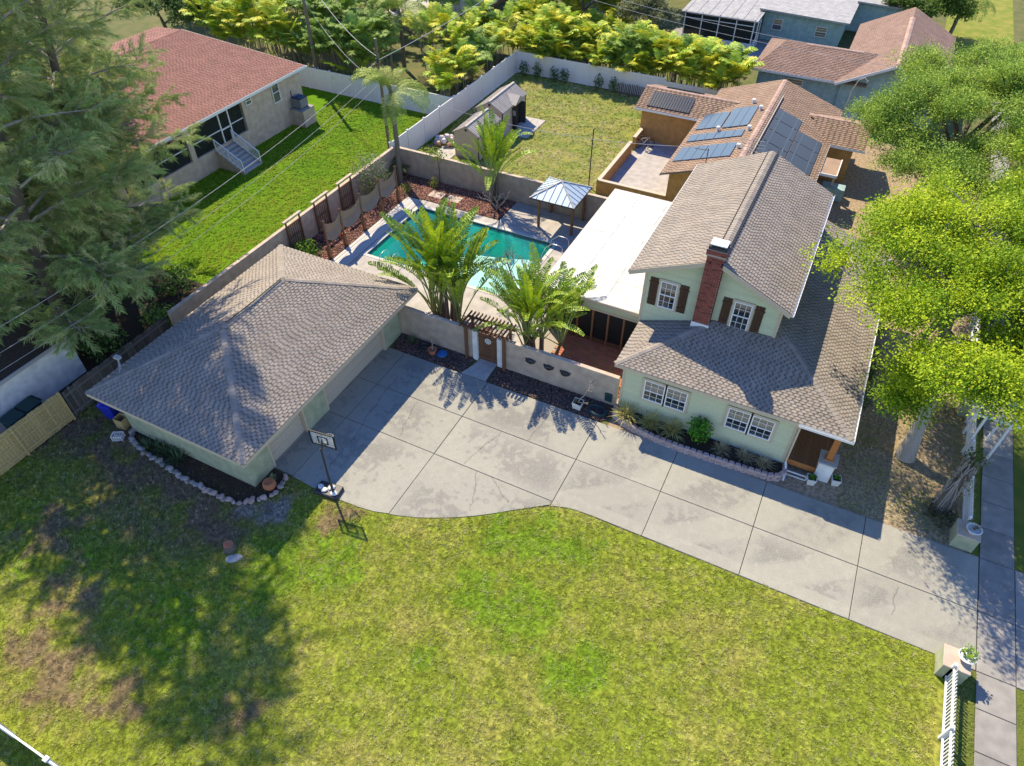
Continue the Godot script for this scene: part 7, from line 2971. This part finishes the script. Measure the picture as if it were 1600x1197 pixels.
func feather_palm(label: String, at: Vector3, hgt: float, fronds: int, size: float, group := "") -> void:
	var o := thing("feather_palm", label, "palm tree", at, 0.0, group)
	if not LIB.has("queen"):
		LIB.queen = []
		for k in 4:
			LIB.queen.append(frond_mesh(3.0, R.randf_range(1.3, 2.1), 0.7, 46, 1.6, Color(0.15, 0.24, 0.03), Color(0.4, 0.45, 0.1), 0.019))
	var g := MB.new()
	var pts := []
	var rad := []
	for k in 13:
		var f := k / 12.0
		pts.append(Vector3(0.12 * sin(f * 2.0), hgt * f, 0.05 * f))
		rad.append(lerpf(0.2, 0.14, f) + (0.012 if k % 2 else 0.0))
	g.tube(pts, rad, 10)
	part(o, "trunk", g, M.bark_palm)
	g = MB.new()
	g.tube([Vector3(0.11, hgt - 0.1, 0.05), Vector3(0.11, hgt + 0.5, 0.05), Vector3(0.11, hgt + 1.0, 0.05)], [0.17, 0.13, 0.05], 8)
	g.col = Color(0.7, 0.6, 0.4)
	part(o, "crownshaft", g, M.bark_palm)
	for k in fronds:
		var lean := lerpf(0.15, 1.35, fposmod(k * 0.618, 1.0))
		part(o, "frond", LIB.queen[k % 4], M.leaf, tf(Vector3(0.11, hgt + 0.35, 0.05), k * 2.4 + R.randf() * 0.3, lean, size * R.randf_range(0.85, 1.1)))


func areca(label: String, at: Vector3, hgt: float, fronds: int, group: String, dark := false) -> void:
	if not LIB.has("areca"):
		LIB.areca = []
		LIB.areca_dark = []
		for k in 4:
			var y := k % 2 == 0
			LIB.areca.append(frond_mesh(1.75, R.randf_range(0.9, 1.5), 0.5, 22, 0.25, Color(0.3, 0.42, 0.03) if y else Color(0.2, 0.36, 0.03), Color(0.8, 0.68, 0.07) if y else Color(0.5, 0.6, 0.06), 0.042, 0.25))
			LIB.areca_dark.append(frond_mesh(1.9, R.randf_range(0.9, 1.6), 0.5, 22, 0.4, Color(0.1, 0.2, 0.035), Color(0.28, 0.4, 0.06), 0.042, 0.25))
	var o := thing("areca_palm", label, "palm", at, R.randf() * TAU, group)
	var g := MB.new()
	var tops := []
	for k in 5:
		var p := Vector3(R.randf_range(-0.45, 0.45), 0, R.randf_range(-0.45, 0.45))
		var q := p * 1.9 + Vector3(0, hgt * R.randf_range(0.55, 1.0), 0)
		g.tube([p, p.lerp(q, 0.5), q], [0.04, 0.035, 0.03], 5)
		tops.append(q)
	part(o, "stems", g, M.twig_pale)
	for k in fronds:
		var q: Vector3 = tops[k % 5]
		part(o, "frond", (LIB.areca_dark if dark else LIB.areca)[R.randi() % 4], M.leaf, tf(q - Vector3(0, 0.15, 0), R.randf() * TAU, R.randf_range(0.05, 0.8), R.randf_range(0.95, 1.3)))


const ORD := ["first", "second", "third", "fourth", "fifth", "sixth", "seventh", "eighth", "ninth", "tenth", "eleventh", "twelfth", "thirteenth", "fourteenth", "fifteenth", "sixteenth", "seventeenth", "eighteenth", "nineteenth", "twentieth", "twenty-first", "twenty-second"]


func build_palms() -> void:
	paddle_clump("paddle_plant", "tall paddle-leaved clump between garage roof and pool", Vector3(-16.9, 0.03, -25.6), 84, 1.42, 9, 101, 0.3, 2.3, 0.5)
	paddle_clump("paddle_plant", "broad paddle-leaved clump in front of the white lanai roof", Vector3(-10.9, 0.03, -25.2), 78, 1.15, 10, 102, 0.6, 1.7)
	paddle_clump("paddle_plant", "paddle-leaved clump against the far pool wall", Vector3(-20.75, 0.03, -38.1), 44, 1.15, 4, 103, 1.2, 2.4)
	R.seed = 303
	feather_palm("slim feather palm at the far left corner of the pool garden", Vector3(-27.9, 0.03, -37.6), 6.1, 17, 1.0)
	feather_palm("dark feather palm in the yellow gap behind the white fence", Vector3(-39.5, 0, -56.0), 4.4, 16, 1.2)
	feather_palm("small palm at the edge of the far sunlit lawn", Vector3(6.0, 0, -89.0), 3.0, 13, 1.1)
	# small fan of palm leaves against the wall behind the tall palm
	var o := thing("wall_palm", "small dark palm tuft at the wall corner", "plant", Vector3(-28.6, 0.03, -38.3))
	for k in 9:
		part(o, "frond", frond_mesh(1.0, 0.9, 0.3, 14, 0.3, Color(0.02, 0.07, 0.02), Color(0.06, 0.13, 0.03)), M.leaf, tf(Vector3(0, 0.6, 0), k * 0.7, R.randf_range(0.4, 1.3)))
	var g := MB.new()
	g.tube([Vector3.ZERO, Vector3(0, 0.7, 0)], [0.08, 0.06], 7)
	part(o, "stem", g, M.bark_palm)
	# hedge of arecas behind the white fence
	var words := ["yellow-green", "golden", "bright green", "pale-tipped", "leafy green"]
	var n := 0
	for row in 3:
		for k in 16:
			var x := -29.3 + 1.3 * k + 0.6 * row
			if row > 0 and x > -10.5:
				continue
			var z := -61.3 - 1.35 * row + R.randf_range(-0.3, 0.3)
			areca("%s hedge palm behind the white fence, %s from the left in the %s row" % [words[n % 5], ORD[k], ["front", "middle", "rear"][row]], Vector3(x + R.randf_range(-0.3, 0.3), 0, z), R.randf_range(1.9, 3.0) + 0.35 * row, 26, "hedge palms behind the white fence", R.randf() < 0.25)
			n += 1
	# palms behind the left white fence and the corner
	for q in [[-31.4, -50.4], [-31.2, -52.6], [-31.5, -54.8], [-31.0, -57.2], [-32.8, -51.6], [-33.0, -54.0], [-33.2, -56.6], [-31.8, -59.4], [-34.0, -59.0], [-30.9, -62.0], [-33.0, -62.5], [-35.0, -63.5]]:
		areca("feathery palm crowded in the fence corner left of the sheds", Vector3(q[0], 0, q[1]), R.randf_range(2.0, 3.4), 22, "palms in the fence corner", R.randf() < 0.5)
	for k in 22:
		var x := -58.0 + 0.92 * k
		if x > -38.5 and x < -36.0:
			continue
		areca("tall slender palm above the red roof, %s from the left in the front row" % ORD[k], Vector3(x, 0, -50.3 - R.randf_range(0.0, 1.2)), R.randf_range(3.2, 5.2), 20, "tall palms behind the red-roofed house", k > 11)
		if k % 3 != 0:
			areca("tall slender palm above the red roof, %s from the left in the rear row" % ORD[k], Vector3(x, 0, -53.0 - R.randf_range(0.0, 1.5)), R.randf_range(4.2, 6.4), 20, "tall palms behind the red-roofed house", k > 9)
	for k in 20:
		areca("golden palm loosely planted behind the long hedge", Vector3(R.randf_range(-34.0, -21.0), 0, R.randf_range(-79.0, -66.5)), R.randf_range(1.6, 2.6), 18, "palms behind the hedge")
	for k in 26:
		areca("palm far back in the dense green belt at the upper left", Vector3(R.randf_range(-62.0, -33.0), 0, R.randf_range(-67.0, -55.5)), R.randf_range(3.0, 5.5), 18, "palms of the upper left belt", k % 3 != 0)
	paddle_clump("banana_plant", "tall banana-like clump right of the first utility pole", Vector3(-42.0, 0, -51.2), 16, 1.2, 3, 104)
	paddle_clump("banana_plant", "banana-like clump with upright leaf above the white fence", Vector3(-40.2, 0, -50.2), 12, 1.1, 2, 105)
	paddle_clump("banana_plant", "banana-like clump in the fence corner palms", Vector3(-32.0, 0, -53.2), 9, 0.9, 2, 106)
	R.seed = 404
	# shrubs of the pool garden
	o = thing("flowering_shrub", "round shrub with grey-pink blossom on the boundary wall", "shrub", Vector3(-28.3, 0.03, -35.0))
	leafy(o, 1000, Vector3(0, 1.6, 0), Vector3(1.3, 1.55, 1.45), 0.16, Color(0.07, 0.14, 0.025), Color(0.2, 0.27, 0.07))
	leafy(o, 700, Vector3(-0.1, 2.1, 0.1), Vector3(1.3, 1.3, 1.4), 0.11, Color(0.5, 0.4, 0.42), Color(0.3, 0.24, 0.22), "blossom")
	g = MB.new()
	for k in 5:
		g.tube([Vector3.ZERO, Vector3(R.randf_range(-0.5, 0.5), 1.2, R.randf_range(-0.5, 0.5))], [0.05, 0.02], 5)
	part(o, "stems", g, M.bark)
	o = thing("leafy_bush", "bright green bush between garage roof and trellis", "bush", Vector3(-27.9, 0.03, -26.9))
	leafy(o, 520, Vector3(0, 0.6, 0), Vector3(0.95, 0.6, 1.0), 0.22, Color(0.07, 0.17, 0.015), Color(0.2, 0.32, 0.04))
	for q in [["small yellow-green shrub beside the last screen post", Vector3(-26.6, 0.03, -36.4), 0.45], ["small yellow shrub in the far mulch bed", Vector3(-25.3, 0.03, -38.0), 0.35]]:
		o = thing("small_shrub", q[0], "shrub", q[1])
		leafy(o, 160, Vector3(0, 0.4, 0), Vector3(q[2], 0.45, q[2]), 0.13, Color(0.16, 0.2, 0.03), Color(0.38, 0.36, 0.07))
	o = thing("small_tree", "thin young tree against the far pool wall", "tree", Vector3(-25.2, 0.03, -38.6))
	g = MB.new()
	g.tube([Vector3.ZERO, Vector3(0.05, 1.2, 0), Vector3(-0.05, 2.0, 0)], [0.045, 0.035, 0.02], 6)
	part(o, "trunk", g, M.bark)
	leafy(o, 240, Vector3(-0.1, 2.3, 0), Vector3(0.85, 0.45, 0.6), 0.15, Color(0.12, 0.2, 0.02), Color(0.32, 0.38, 0.06), "crown")
	for q in [["bare pale frangipani at the foot of the far paddle plant", Vector3(-19.9, 0.03, -37.3), 0.5, 5], ["bare twiggy frangipani beside the pool and lanai", Vector3(-14.2, 0.03, -29.6), 0.85, 6]]:
		o = thing("bare_tree", q[0], "tree", q[1], 0.0, "leafless frangipanis")
		g = MB.new()
		bare_branch(g, Vector3.ZERO, Vector3(0.25, 1, 0.1).normalized(), q[2], 0.07, q[3])
		bare_branch(g, Vector3(0.0, 0.15, 0), Vector3(-0.7, 0.75, 0.2).normalized(), q[2], 0.06, q[3])
		bare_branch(g, Vector3(0.0, 0.15, 0), Vector3(0.6, 0.6, -0.4).normalized(), q[2], 0.055, q[3] - 1)
		part(o, "branches", g, M.twig_pale)
	# weeds and small bushes along the back fence
	for k in 6:
		o = thing("fence_bush", ["small dark bush at the back fence corner", "dark bush against the white fence, left of centre", "tall weed before the white fence middle", "small bush right of the fence middle", "low weed near the stacked pickets", "green weed beside the stacked pickets"][k], "bush", Vector3([-28.6, -27.3, -25.6, -24.6, -21.3, -19.9][k], 0, -59.4), 0.0, "bushes along the back fence")
		leafy(o, 190, Vector3(0, 0.75, 0), Vector3(0.45, 0.75, 0.35), 0.2, Color(0.03, 0.08, 0.02), Color(0.1, 0.18, 0.05))
	o = thing("yellow_bush", "bright bush behind the wall beside the rock pile", "bush", Vector3(-27.4, 0, -40.6))
	leafy(o, 380, Vector3(0, 0.75, 0), Vector3(1.0, 0.7, 0.7), 0.2, Color(0.13, 0.2, 0.02), Color(0.34, 0.38, 0.05))


# ---------------------------------------------------------------- trees

func leaf_sprig(count: int, radius: float, size: float) -> ArrayMesh:
	var g := MB.new()
	for i in count:
		var d := Vector3(R.randfn(), R.randfn() * 0.7, R.randfn()).normalized()
		var p := d * radius * pow(R.randf(), 0.5)
		var v := (d + Vector3(R.randf_range(-0.7, 0.7), R.randf_range(-0.5, 0.5), R.randf_range(-0.7, 0.7))).normalized()
		var u := (Vector3.UP + Vector3(R.randf_range(-0.8, 0.8), 0, R.randf_range(-0.8, 0.8))).normalized()
		var w := v.cross(u).normalized()
		var l := size * R.randf_range(0.7, 1.3)
		g.col = rc(0.75, 1.0)
		var m := p + v * l * 0.45 + u * l * 0.06
		g.tri(p, m + w * l * 0.36, p + v * l)
		g.tri(p, p + v * l, m - w * l * 0.36)
	return g.mesh()


func broad_tree(called: String, label: String, at: Vector3, trunk: Array, r0: float, lobes: Array, clump_r: float, per: int, c0: Color, c1: Color, leaf: float, bark: Material, ivy := false) -> Node3D:
	var o := thing(called, label, "tree", at)
	var rad := []
	for k in trunk.size():
		rad.append(lerpf(r0, r0 * 0.5, float(k) / (trunk.size() - 1)) * (1.35 if k == 0 else 1.0))
	var g := MB.new()
	g.tube(trunk, rad, 10)
	part(o, "trunk", g, bark)
	var br := MB.new()
	var where := []
	var tint := PackedColorArray()
	var top: Vector3 = trunk[-1]
	for lb in lobes:
		var c: Vector3 = lb[0]
		var s: Vector3 = lb[1]
		var start: Vector3 = trunk[mini(trunk.size() - 1, maxi(1, trunk.size() - 2))].lerp(top, R.randf())
		var mid := start.lerp(c, 0.5) + Vector3(R.randf_range(-0.4, 0.4), 0.3, R.randf_range(-0.4, 0.4))
		br.tube([start, mid, c], [r0 * 0.42, r0 * 0.3, r0 * 0.16], 6, false)
		for k in lb[2]:
			var d := Vector3(R.randfn(), R.randfn(), R.randfn()).normalized()
			if d.y < -0.35:
				d.y = -d.y * 0.5
			var p := c + d * s * R.randf_range(0.45, 1.2)
			var via := c.lerp(p, 0.5) + Vector3(R.randf_range(-0.25, 0.25), 0.15, R.randf_range(-0.25, 0.25))
			br.tube([c.lerp(start, 0.25 * R.randf()), via, p], [r0 * 0.13, r0 * 0.09, 0.015], 4, false)
			var hue := R.randf()
			for j in per:
				var e := Vector3(R.randfn(), R.randfn() * 0.45, R.randfn()) * clump_r * 0.46
				where.append(Transform3D(Basis.from_euler(Vector3(R.randf_range(-0.5, 0.5), R.randf() * TAU, R.randf_range(-0.5, 0.5))).scaled(Vector3.ONE * R.randf_range(0.75, 1.3)), p + e))
				tint.append(c0.lerp(c1, clampf(hue * 0.6 + R.randf() * 0.4, 0, 1)))
	part(o, "limbs", br, bark)
	scatter(o, "crown", leaf_sprig(34, 0.37, leaf), M.leaf, where, tint)
	return o


func needle_spray(length: float, count: int) -> ArrayMesh:
	var g := MB.new()
	g.col = Color(0.85, 0.75, 0.6)
	g.tube([Vector3.ZERO, Vector3(0, 0.03, length * 0.5), Vector3(0, -0.06, length)], [0.008, 0.006, 0.003], 3, false)
	for i in count:
		var f := pow(R.randf(), 0.8)
		var p := Vector3(0, 0.03 - 0.09 * f * f, length * f)
		var a := R.randf() * TAU
		var d := Vector3(cos(a) * 0.7, sin(a) * 0.5 - 0.25, R.randf_range(0.45, 1.2)).normalized()
		var l := R.randf_range(0.22, 0.42)
		var s := d.cross(Vector3(R.randf_range(-1, 1), R.randf_range(-1, 1), R.randf_range(-1, 1))).normalized() * 0.009
		var m := p + d * l * 0.6
		g.col = rc(0.7, 1.0)
		g.quad(p - s, p + s, m + s * 0.8, m - s * 0.8)
		g.tri(m - s * 0.8, m + s * 0.8, m + (d + Vector3(0, -0.6, 0)).normalized() * l * 0.4)
	return g.mesh()


func casuarina(label: String, at: Vector3, hgt: float, lean: Vector3, limbs: int, reach: float, seed: int, sides: Callable) -> void:
	R.seed = seed
	var o := thing("feathery_pine", label, "tree", at, 0.0, "tall feathery trees at the left")
	var pts := []
	var rad := []
	for k in 9:
		var f := k / 8.0
		pts.append(Vector3(lean.x * f * f, hgt * f, lean.z * f * f) + Vector3(sin(f * 5.0), 0, cos(f * 4.0) - 1.0) * 0.25)
		rad.append(lerpf(0.36, 0.06, f))
	var g := MB.new()
	g.tube(pts, rad, 9)
	part(o, "trunk", g, M.bark)
	if not LIB.has("spray"):
		LIB.spray = needle_spray(1.0, 70)
	var br := MB.new()
	var where := []
	var tint := PackedColorArray()
	for k in limbs:
		var f := 0.12 + 0.86 * (k + R.randf()) / limbs
		var p := at_path(pts, f * 8.0)
		var az := k * 2.39996 + R.randf_range(-0.4, 0.4)
		var l: float = reach * (1.0 - 0.72 * pow(f, 1.4)) * R.randf_range(0.7, 1.15) * sides.call(az, f)
		var thin := false
		if l > reach * 1.25:
			thin = true
			l *= 0.5
		if l < 0.8:
			continue
		var d := Vector3(cos(az), R.randf_range(0.1, 0.55), sin(az)).normalized()
		var lp := [p]
		var q := p
		for s in 5:
			q += (d + Vector3(0, 0.12 - 0.07 * s, 0)).normalized() * l / 5.0 + Vector3(R.randf_range(-1, 1), R.randf_range(-0.5, 0.5), R.randf_range(-1, 1)) * l * 0.025
			lp.append(q)
		br.tube(lp, [0.1 - 0.05 * f, 0.075, 0.055, 0.04, 0.025, 0.012], 5, false)
		# side twigs with hanging sprays
		var tw := int(4 + l * (2.7 if f < 0.5 else 1.7)) if not thin else int(3 + l * 1.2)
		for j in tw:
			var h := 0.22 + 0.78 * (j + R.randf()) / tw
			var b := at_path(lp, h * 5.0)
			var sd := Vector3(d.z, 0, -d.x) * (1.0 if j % 2 else -1.0)
			var td := (sd * R.randf_range(0.4, 1.0) + d * R.randf_range(0.3, 0.9) + Vector3(0, R.randf_range(-0.35, 0.4), 0)).normalized()
			var tl := R.randf_range(0.7, 1.7) * (1.0 - 0.35 * h)
			var e := b + td * tl + Vector3(0, -0.12 * tl, 0)
			br.tube([b, b.lerp(e, 0.5) + Vector3(0, 0.06, 0), e], [0.018, 0.013, 0.006], 3, false)
			var ns := (5 + int(tl * 2.6)) if f < 0.5 else (3 + int(tl * 2.2))
			var shade := R.randf_range(0.7, 1.1)
			for s in ns:
				var at2 := b.lerp(e, 0.2 + 0.8 * s / ns)
				var dir := (td + Vector3(R.randfn(), R.randfn() * 0.5 - 0.25, R.randfn()) * 0.55).normalized()
				var up := Vector3.UP if absf(dir.y) < 0.95 else Vector3.RIGHT
				var bs := Basis.looking_at(-dir, up).scaled(Vector3.ONE * R.randf_range(0.65, 1.15))
				where.append(Transform3D(bs, at2))
				tint.append(Color(0.3, 0.43, 0.13).lerp(Color(0.72, 0.66, 0.3), R.randf() * R.randf()) * shade)
	part(o, "limbs", br, M.bark_pale)
	scatter(o, "crown", LIB.spray, M.needle, where, tint)


func build_trees() -> void:
	casuarina("tallest feathery tree, its limbs reaching over the garage edge", Vector3(-33.4, 0, -14.6), 24.0, Vector3(5.0, 0, -2.4), 60, 6.8, 501, func(az: float, f: float) -> float: return 1.0 if f > 0.3 else 0.8)
	casuarina("feathery tree whose limbs hang over the red roof", Vector3(-36.3, 0, -20.2), 22.0, Vector3(3.6, 0, -1.2), 58, 7.0, 502, func(az: float, f: float) -> float: return 1.95 if f < 0.62 and cos(az) > -0.1 and sin(az) < 0.5 else 1.0)
	casuarina("feathery tree at the far left edge of the picture", Vector3(-42.0, 0, -18.5), 20.0, Vector3(-1.0, 0, 0.5), 44, 6.8, 503, func(az: float, f: float) -> float: return 1.0)
	casuarina("feathery tree at the upper left corner", Vector3(-49.5, 0, -28.0), 17.0, Vector3(0.5, 0, 0.5), 40, 6.2, 504, func(az: float, f: float) -> float: return 1.0)
	R.seed = 555
	var names := ["nearest the outbuilding", "left of the boundary wall end", "by the first feathery trunk", "between the feathery trunks", "at the left edge below the trees", "behind the outbuilding roof", "near the vivid lawn corner", "by the far feathery trunk", "at the left picture edge"]
	var spots := [[-32.0, -15.2, 1.2], [-30.9, -18.2, 1.1], [-34.8, -16.0, 1.4], [-35.5, -18.4, 1.5], [-39.5, -14.5, 1.6], [-36.5, -13.9, 1.0], [-32.6, -21.0, 1.3], [-37.5, -21.5, 1.5], [-41.5, -15.5, 1.6]]
	for k in 9:
		var sh := thing("understorey_shrub", "dark green shrub under the tall trees, " + names[k], "shrub", Vector3(spots[k][0], 0, spots[k][1]), 0.0, "shrubs under the tall trees")
		leafy(sh, 420, Vector3(0, spots[k][2] * 0.55, 0), Vector3(spots[k][2], spots[k][2] * 0.6, spots[k][2]), 0.24, Color(0.05, 0.12, 0.03), Color(0.2, 0.3, 0.06))
	R.seed = 601
	var y0 := Color(0.06, 0.2, 0.006)
	var y1 := Color(0.56, 0.66, 0.02)
	broad_tree("leafy_tree", "bright yellow-green tree leaning over the house's right roof", Vector3(6.95, 0, -26.5), [Vector3.ZERO, Vector3(-0.05, 1.4, -0.3), Vector3(-0.1, 3.0, -0.9), Vector3(-0.4, 4.6, -1.9), Vector3(-0.9, 6.2, -3.0)], 0.34,
		[[Vector3(-4.6, 7.6, -1.2), Vector3(2.0, 1.0, 2.0), 7], [Vector3(-2.4, 7.8, 1.0), Vector3(1.4, 1.0, 1.4), 10], [Vector3(-0.6, 7.4, 2.6), Vector3(1.5, 1.0, 1.5), 12], [Vector3(1.6, 7.2, 2.8), Vector3(1.5, 1.0, 1.4), 12], [Vector3(-2.4, 8.2, -3.6), Vector3(2.4, 1.4, 2.6), 26], [Vector3(0.4, 8.0, -2.4), Vector3(2.6, 1.5, 2.6), 28], [Vector3(-0.6, 8.6, -6.4), Vector3(2.8, 1.4, 2.6), 28], [Vector3(2.8, 7.2, -4.4), Vector3(2.2, 1.4, 2.6), 22], [Vector3(-3.4, 7.0, -7.0), Vector3(2.0, 1.1, 2.2), 12], [Vector3(4.6, 7.6, -1.6), Vector3(2.2, 1.3, 2.2), 18], [Vector3(5.0, 7.8, -6.0), Vector3(2.2, 1.3, 2.4), 18], [Vector3(-1.3, 5.2, 0.7), Vector3(1.0, 1.1, 0.9), 9], [Vector3(2.0, 6.4, -0.6), Vector3(1.8, 1.2, 1.6), 14], [Vector3(2.6, 7.6, -8.4), Vector3(2.2, 1.2, 2.2), 18], [Vector3(-1.6, 3.9, 0.8), Vector3(0.6, 0.8, 0.6), 5]],
		1.0, 27, y0, y1, 0.095, M.bark_pale)
	var snag := thing("dead_trunk", "short dead trunk wrapped in dry vines at the picket fence", "tree trunk", Vector3(8.45, 0, -23.9))
	var sg := MB.new()
	sg.tube([Vector3.ZERO, Vector3(0.1, 0.9, -0.3), Vector3(0.25, 1.9, -0.7), Vector3(0.35, 2.7, -1.0)], [0.3, 0.22, 0.19, 0.15], 9)
	part(snag, "trunk", sg, M.bark)
	ivy_on(Vector3(8.45, 0, -23.9))
	var d0 := Color(0.11, 0.24, 0.03)
	var d1 := Color(0.42, 0.54, 0.07)
	broad_tree("oak_tree", "broad dark green oak hiding the blue house's right end", Vector3(6.6, 0, -50.5), [Vector3.ZERO, Vector3(0.1, 1.6, 0.2), Vector3(-0.2, 3.2, 0.4), Vector3(-0.3, 4.8, 0.2)], 0.5,
		[[Vector3(-4.4, 6.2, 2.6), Vector3(2.2, 1.4, 2.4), 20], [Vector3(-1.6, 7.4, 1.4), Vector3(3.0, 1.8, 3.0), 32], [Vector3(1.6, 7.6, -1.6), Vector3(3.2, 1.8, 3.2), 34], [Vector3(-3.0, 6.8, -3.4), Vector3(2.6, 1.6, 2.8), 26], [Vector3(1.4, 7.0, -6.4), Vector3(3.0, 1.7, 3.2), 28], [Vector3(-2.4, 5.6, 6.0), Vector3(2.2, 1.3, 2.4), 18], [Vector3(2.6, 6.6, 4.0), Vector3(2.6, 1.6, 2.8), 26], [Vector3(0.6, 5.8, 8.2), Vector3(2.4, 1.3, 2.4), 18], [Vector3(4.4, 7.2, -8.8), Vector3(2.4, 1.5, 2.6), 20], [Vector3(4.8, 6.4, 0.4), Vector3(2.4, 1.6, 3.4), 22]],
		1.05, 27, d0, d1, 0.1, M.bark)
	broad_tree("street_tree", "dark green tree at the right edge beside the street", Vector3(10.6, 0, -42.0), [Vector3.ZERO, Vector3(0.1, 1.6, 0.0), Vector3(0.0, 3.4, 0.2), Vector3(0.2, 5.0, 0.0)], 0.32,
		[[Vector3(-0.6, 7.0, 2.0), Vector3(2.6, 1.5, 2.6), 24], [Vector3(0.6, 7.4, -2.0), Vector3(2.8, 1.6, 3.0), 26], [Vector3(2.6, 6.6, 1.0), Vector3(2.2, 1.4, 2.8), 18]],
		1.05, 24, d0.lerp(y0, 0.5), d1.lerp(y1, 0.5), 0.17, M.bark)
	broad_tree("grey_tree", "pale grey-green tree beside the far screened porch", Vector3(-22.0, 0, -70.5), [Vector3.ZERO, Vector3(0.2, 1.2, 0), Vector3(0.5, 2.2, 0.2)], 0.16,
		[[Vector3(0.2, 3.6, 0.4), Vector3(1.6, 1.2, 1.4), 12], [Vector3(2.0, 3.4, 0.0), Vector3(1.4, 1.1, 1.3), 10], [Vector3(0.6, 4.4, -0.8), Vector3(1.4, 0.9, 1.2), 9]],
		0.8, 16, Color(0.14, 0.17, 0.06), Color(0.34, 0.34, 0.17), 0.14, M.bark_pale)
	broad_tree("dark_tree", "dark tree top at the upper edge right of the white building", Vector3(-36.0, 0, -74.0), [Vector3.ZERO, Vector3(0.1, 1.6, 0), Vector3(0.0, 3.0, 0.2)], 0.25,
		[[Vector3(0.0, 4.6, 0.0), Vector3(3.0, 1.8, 2.6), 24], [Vector3(4.0, 4.4, -1.5), Vector3(2.8, 1.6, 2.4), 20], [Vector3(9.0, 4.6, -3.0), Vector3(3.0, 1.6, 2.4), 20]],
		1.1, 18, Color(0.03, 0.07, 0.025), Color(0.1, 0.16, 0.05), 0.2, M.bark)
	for q in [["dark tree behind the red roof at the top edge", -63.0, -50.0], ["dark tree left of the upper left palms", -68.0, -57.0], ["dark tree behind the upper left palms, left one", -58.0, -66.0], ["dark tree behind the upper left palms, right one", -50.0, -70.0], ["dark tree behind the hedge, left of the grey tree", -28.5, -73.0], ["leafy tree at the top edge above the hedge middle", -24.0, -84.0], ["leafy tree at the top edge left of the grey roof", -21.0, -92.0], ["leafy tree at the top edge above the sheds", -33.0, -86.0]]:
		broad_tree("dark_tree", q[0], Vector3(q[1], 0, q[2]), [Vector3.ZERO, Vector3(0.1, 1.6, 0), Vector3(0.0, 3.0, 0.2)], 0.25,
			[[Vector3(0.0, 4.6, 0.0), Vector3(3.0, 1.8, 2.6), 24], [Vector3(3.0, 4.0, -1.0), Vector3(2.4, 1.6, 2.0), 16]],
			1.1, 18, Color(0.05, 0.11, 0.03), Color(0.16, 0.24, 0.06), 0.2, M.bark)
	broad_tree("dark_tree", "dense green tree between the two blue houses", Vector3(2.5, 0, -86.0), [Vector3.ZERO, Vector3(0.1, 1.2, 0), Vector3(0.0, 2.2, 0.2)], 0.25,
		[[Vector3(0.0, 3.4, 0.0), Vector3(2.6, 1.4, 2.2), 22], [Vector3(2.6, 3.0, -2.0), Vector3(2.2, 1.2, 2.2), 16]],
		1.0, 18, Color(0.05, 0.12, 0.02), Color(0.22, 0.3, 0.04), 0.2, M.bark)


func ivy_on(at: Vector3) -> void:
	var o := thing("ivy", "dry brown vines wrapped round the leaning trunk", "vine", at)
	var g := MB.new()
	for k in 34:
		var pts := []
		var rad := []
		var a0 := R.randf() * TAU
		var tw := R.randf_range(-2.5, 2.5)
		var h0 := R.randf_range(0.0, 1.2)
		for j in 8:
			var f := j / 7.0
			var y := minf(2.75, h0 + f * R.randf_range(1.6, 2.2))
			var c := Vector3(0.13 * y, y, -0.36 * y)
			var a := a0 + tw * f
			pts.append(c + Vector3(cos(a), 0, sin(a)) * R.randf_range(0.2, 0.36))
			rad.append(0.022)
		g.tube(pts, rad, 4, false)
	part(o, "vines", g, M.bark_pale)
	leafy(o, 260, Vector3(0.25, 1.9, -0.6), Vector3(0.6, 1.6, 0.6), 0.12, Color(0.05, 0.05, 0.02), Color(0.16, 0.14, 0.07), "dry_leaves")
	leafy(o, 260, Vector3(0.38, 2.75, -1.0), Vector3(0.5, 0.4, 0.5), 0.12, Color(0.04, 0.08, 0.02), Color(0.09, 0.16, 0.03), "leaves")
	leafy(o, 260, Vector3(0.1, 0.25, 0.3), Vector3(0.7, 0.28, 0.7), 0.16, Color(0.03, 0.04, 0.02), Color(0.1, 0.1, 0.05), "low_growth")
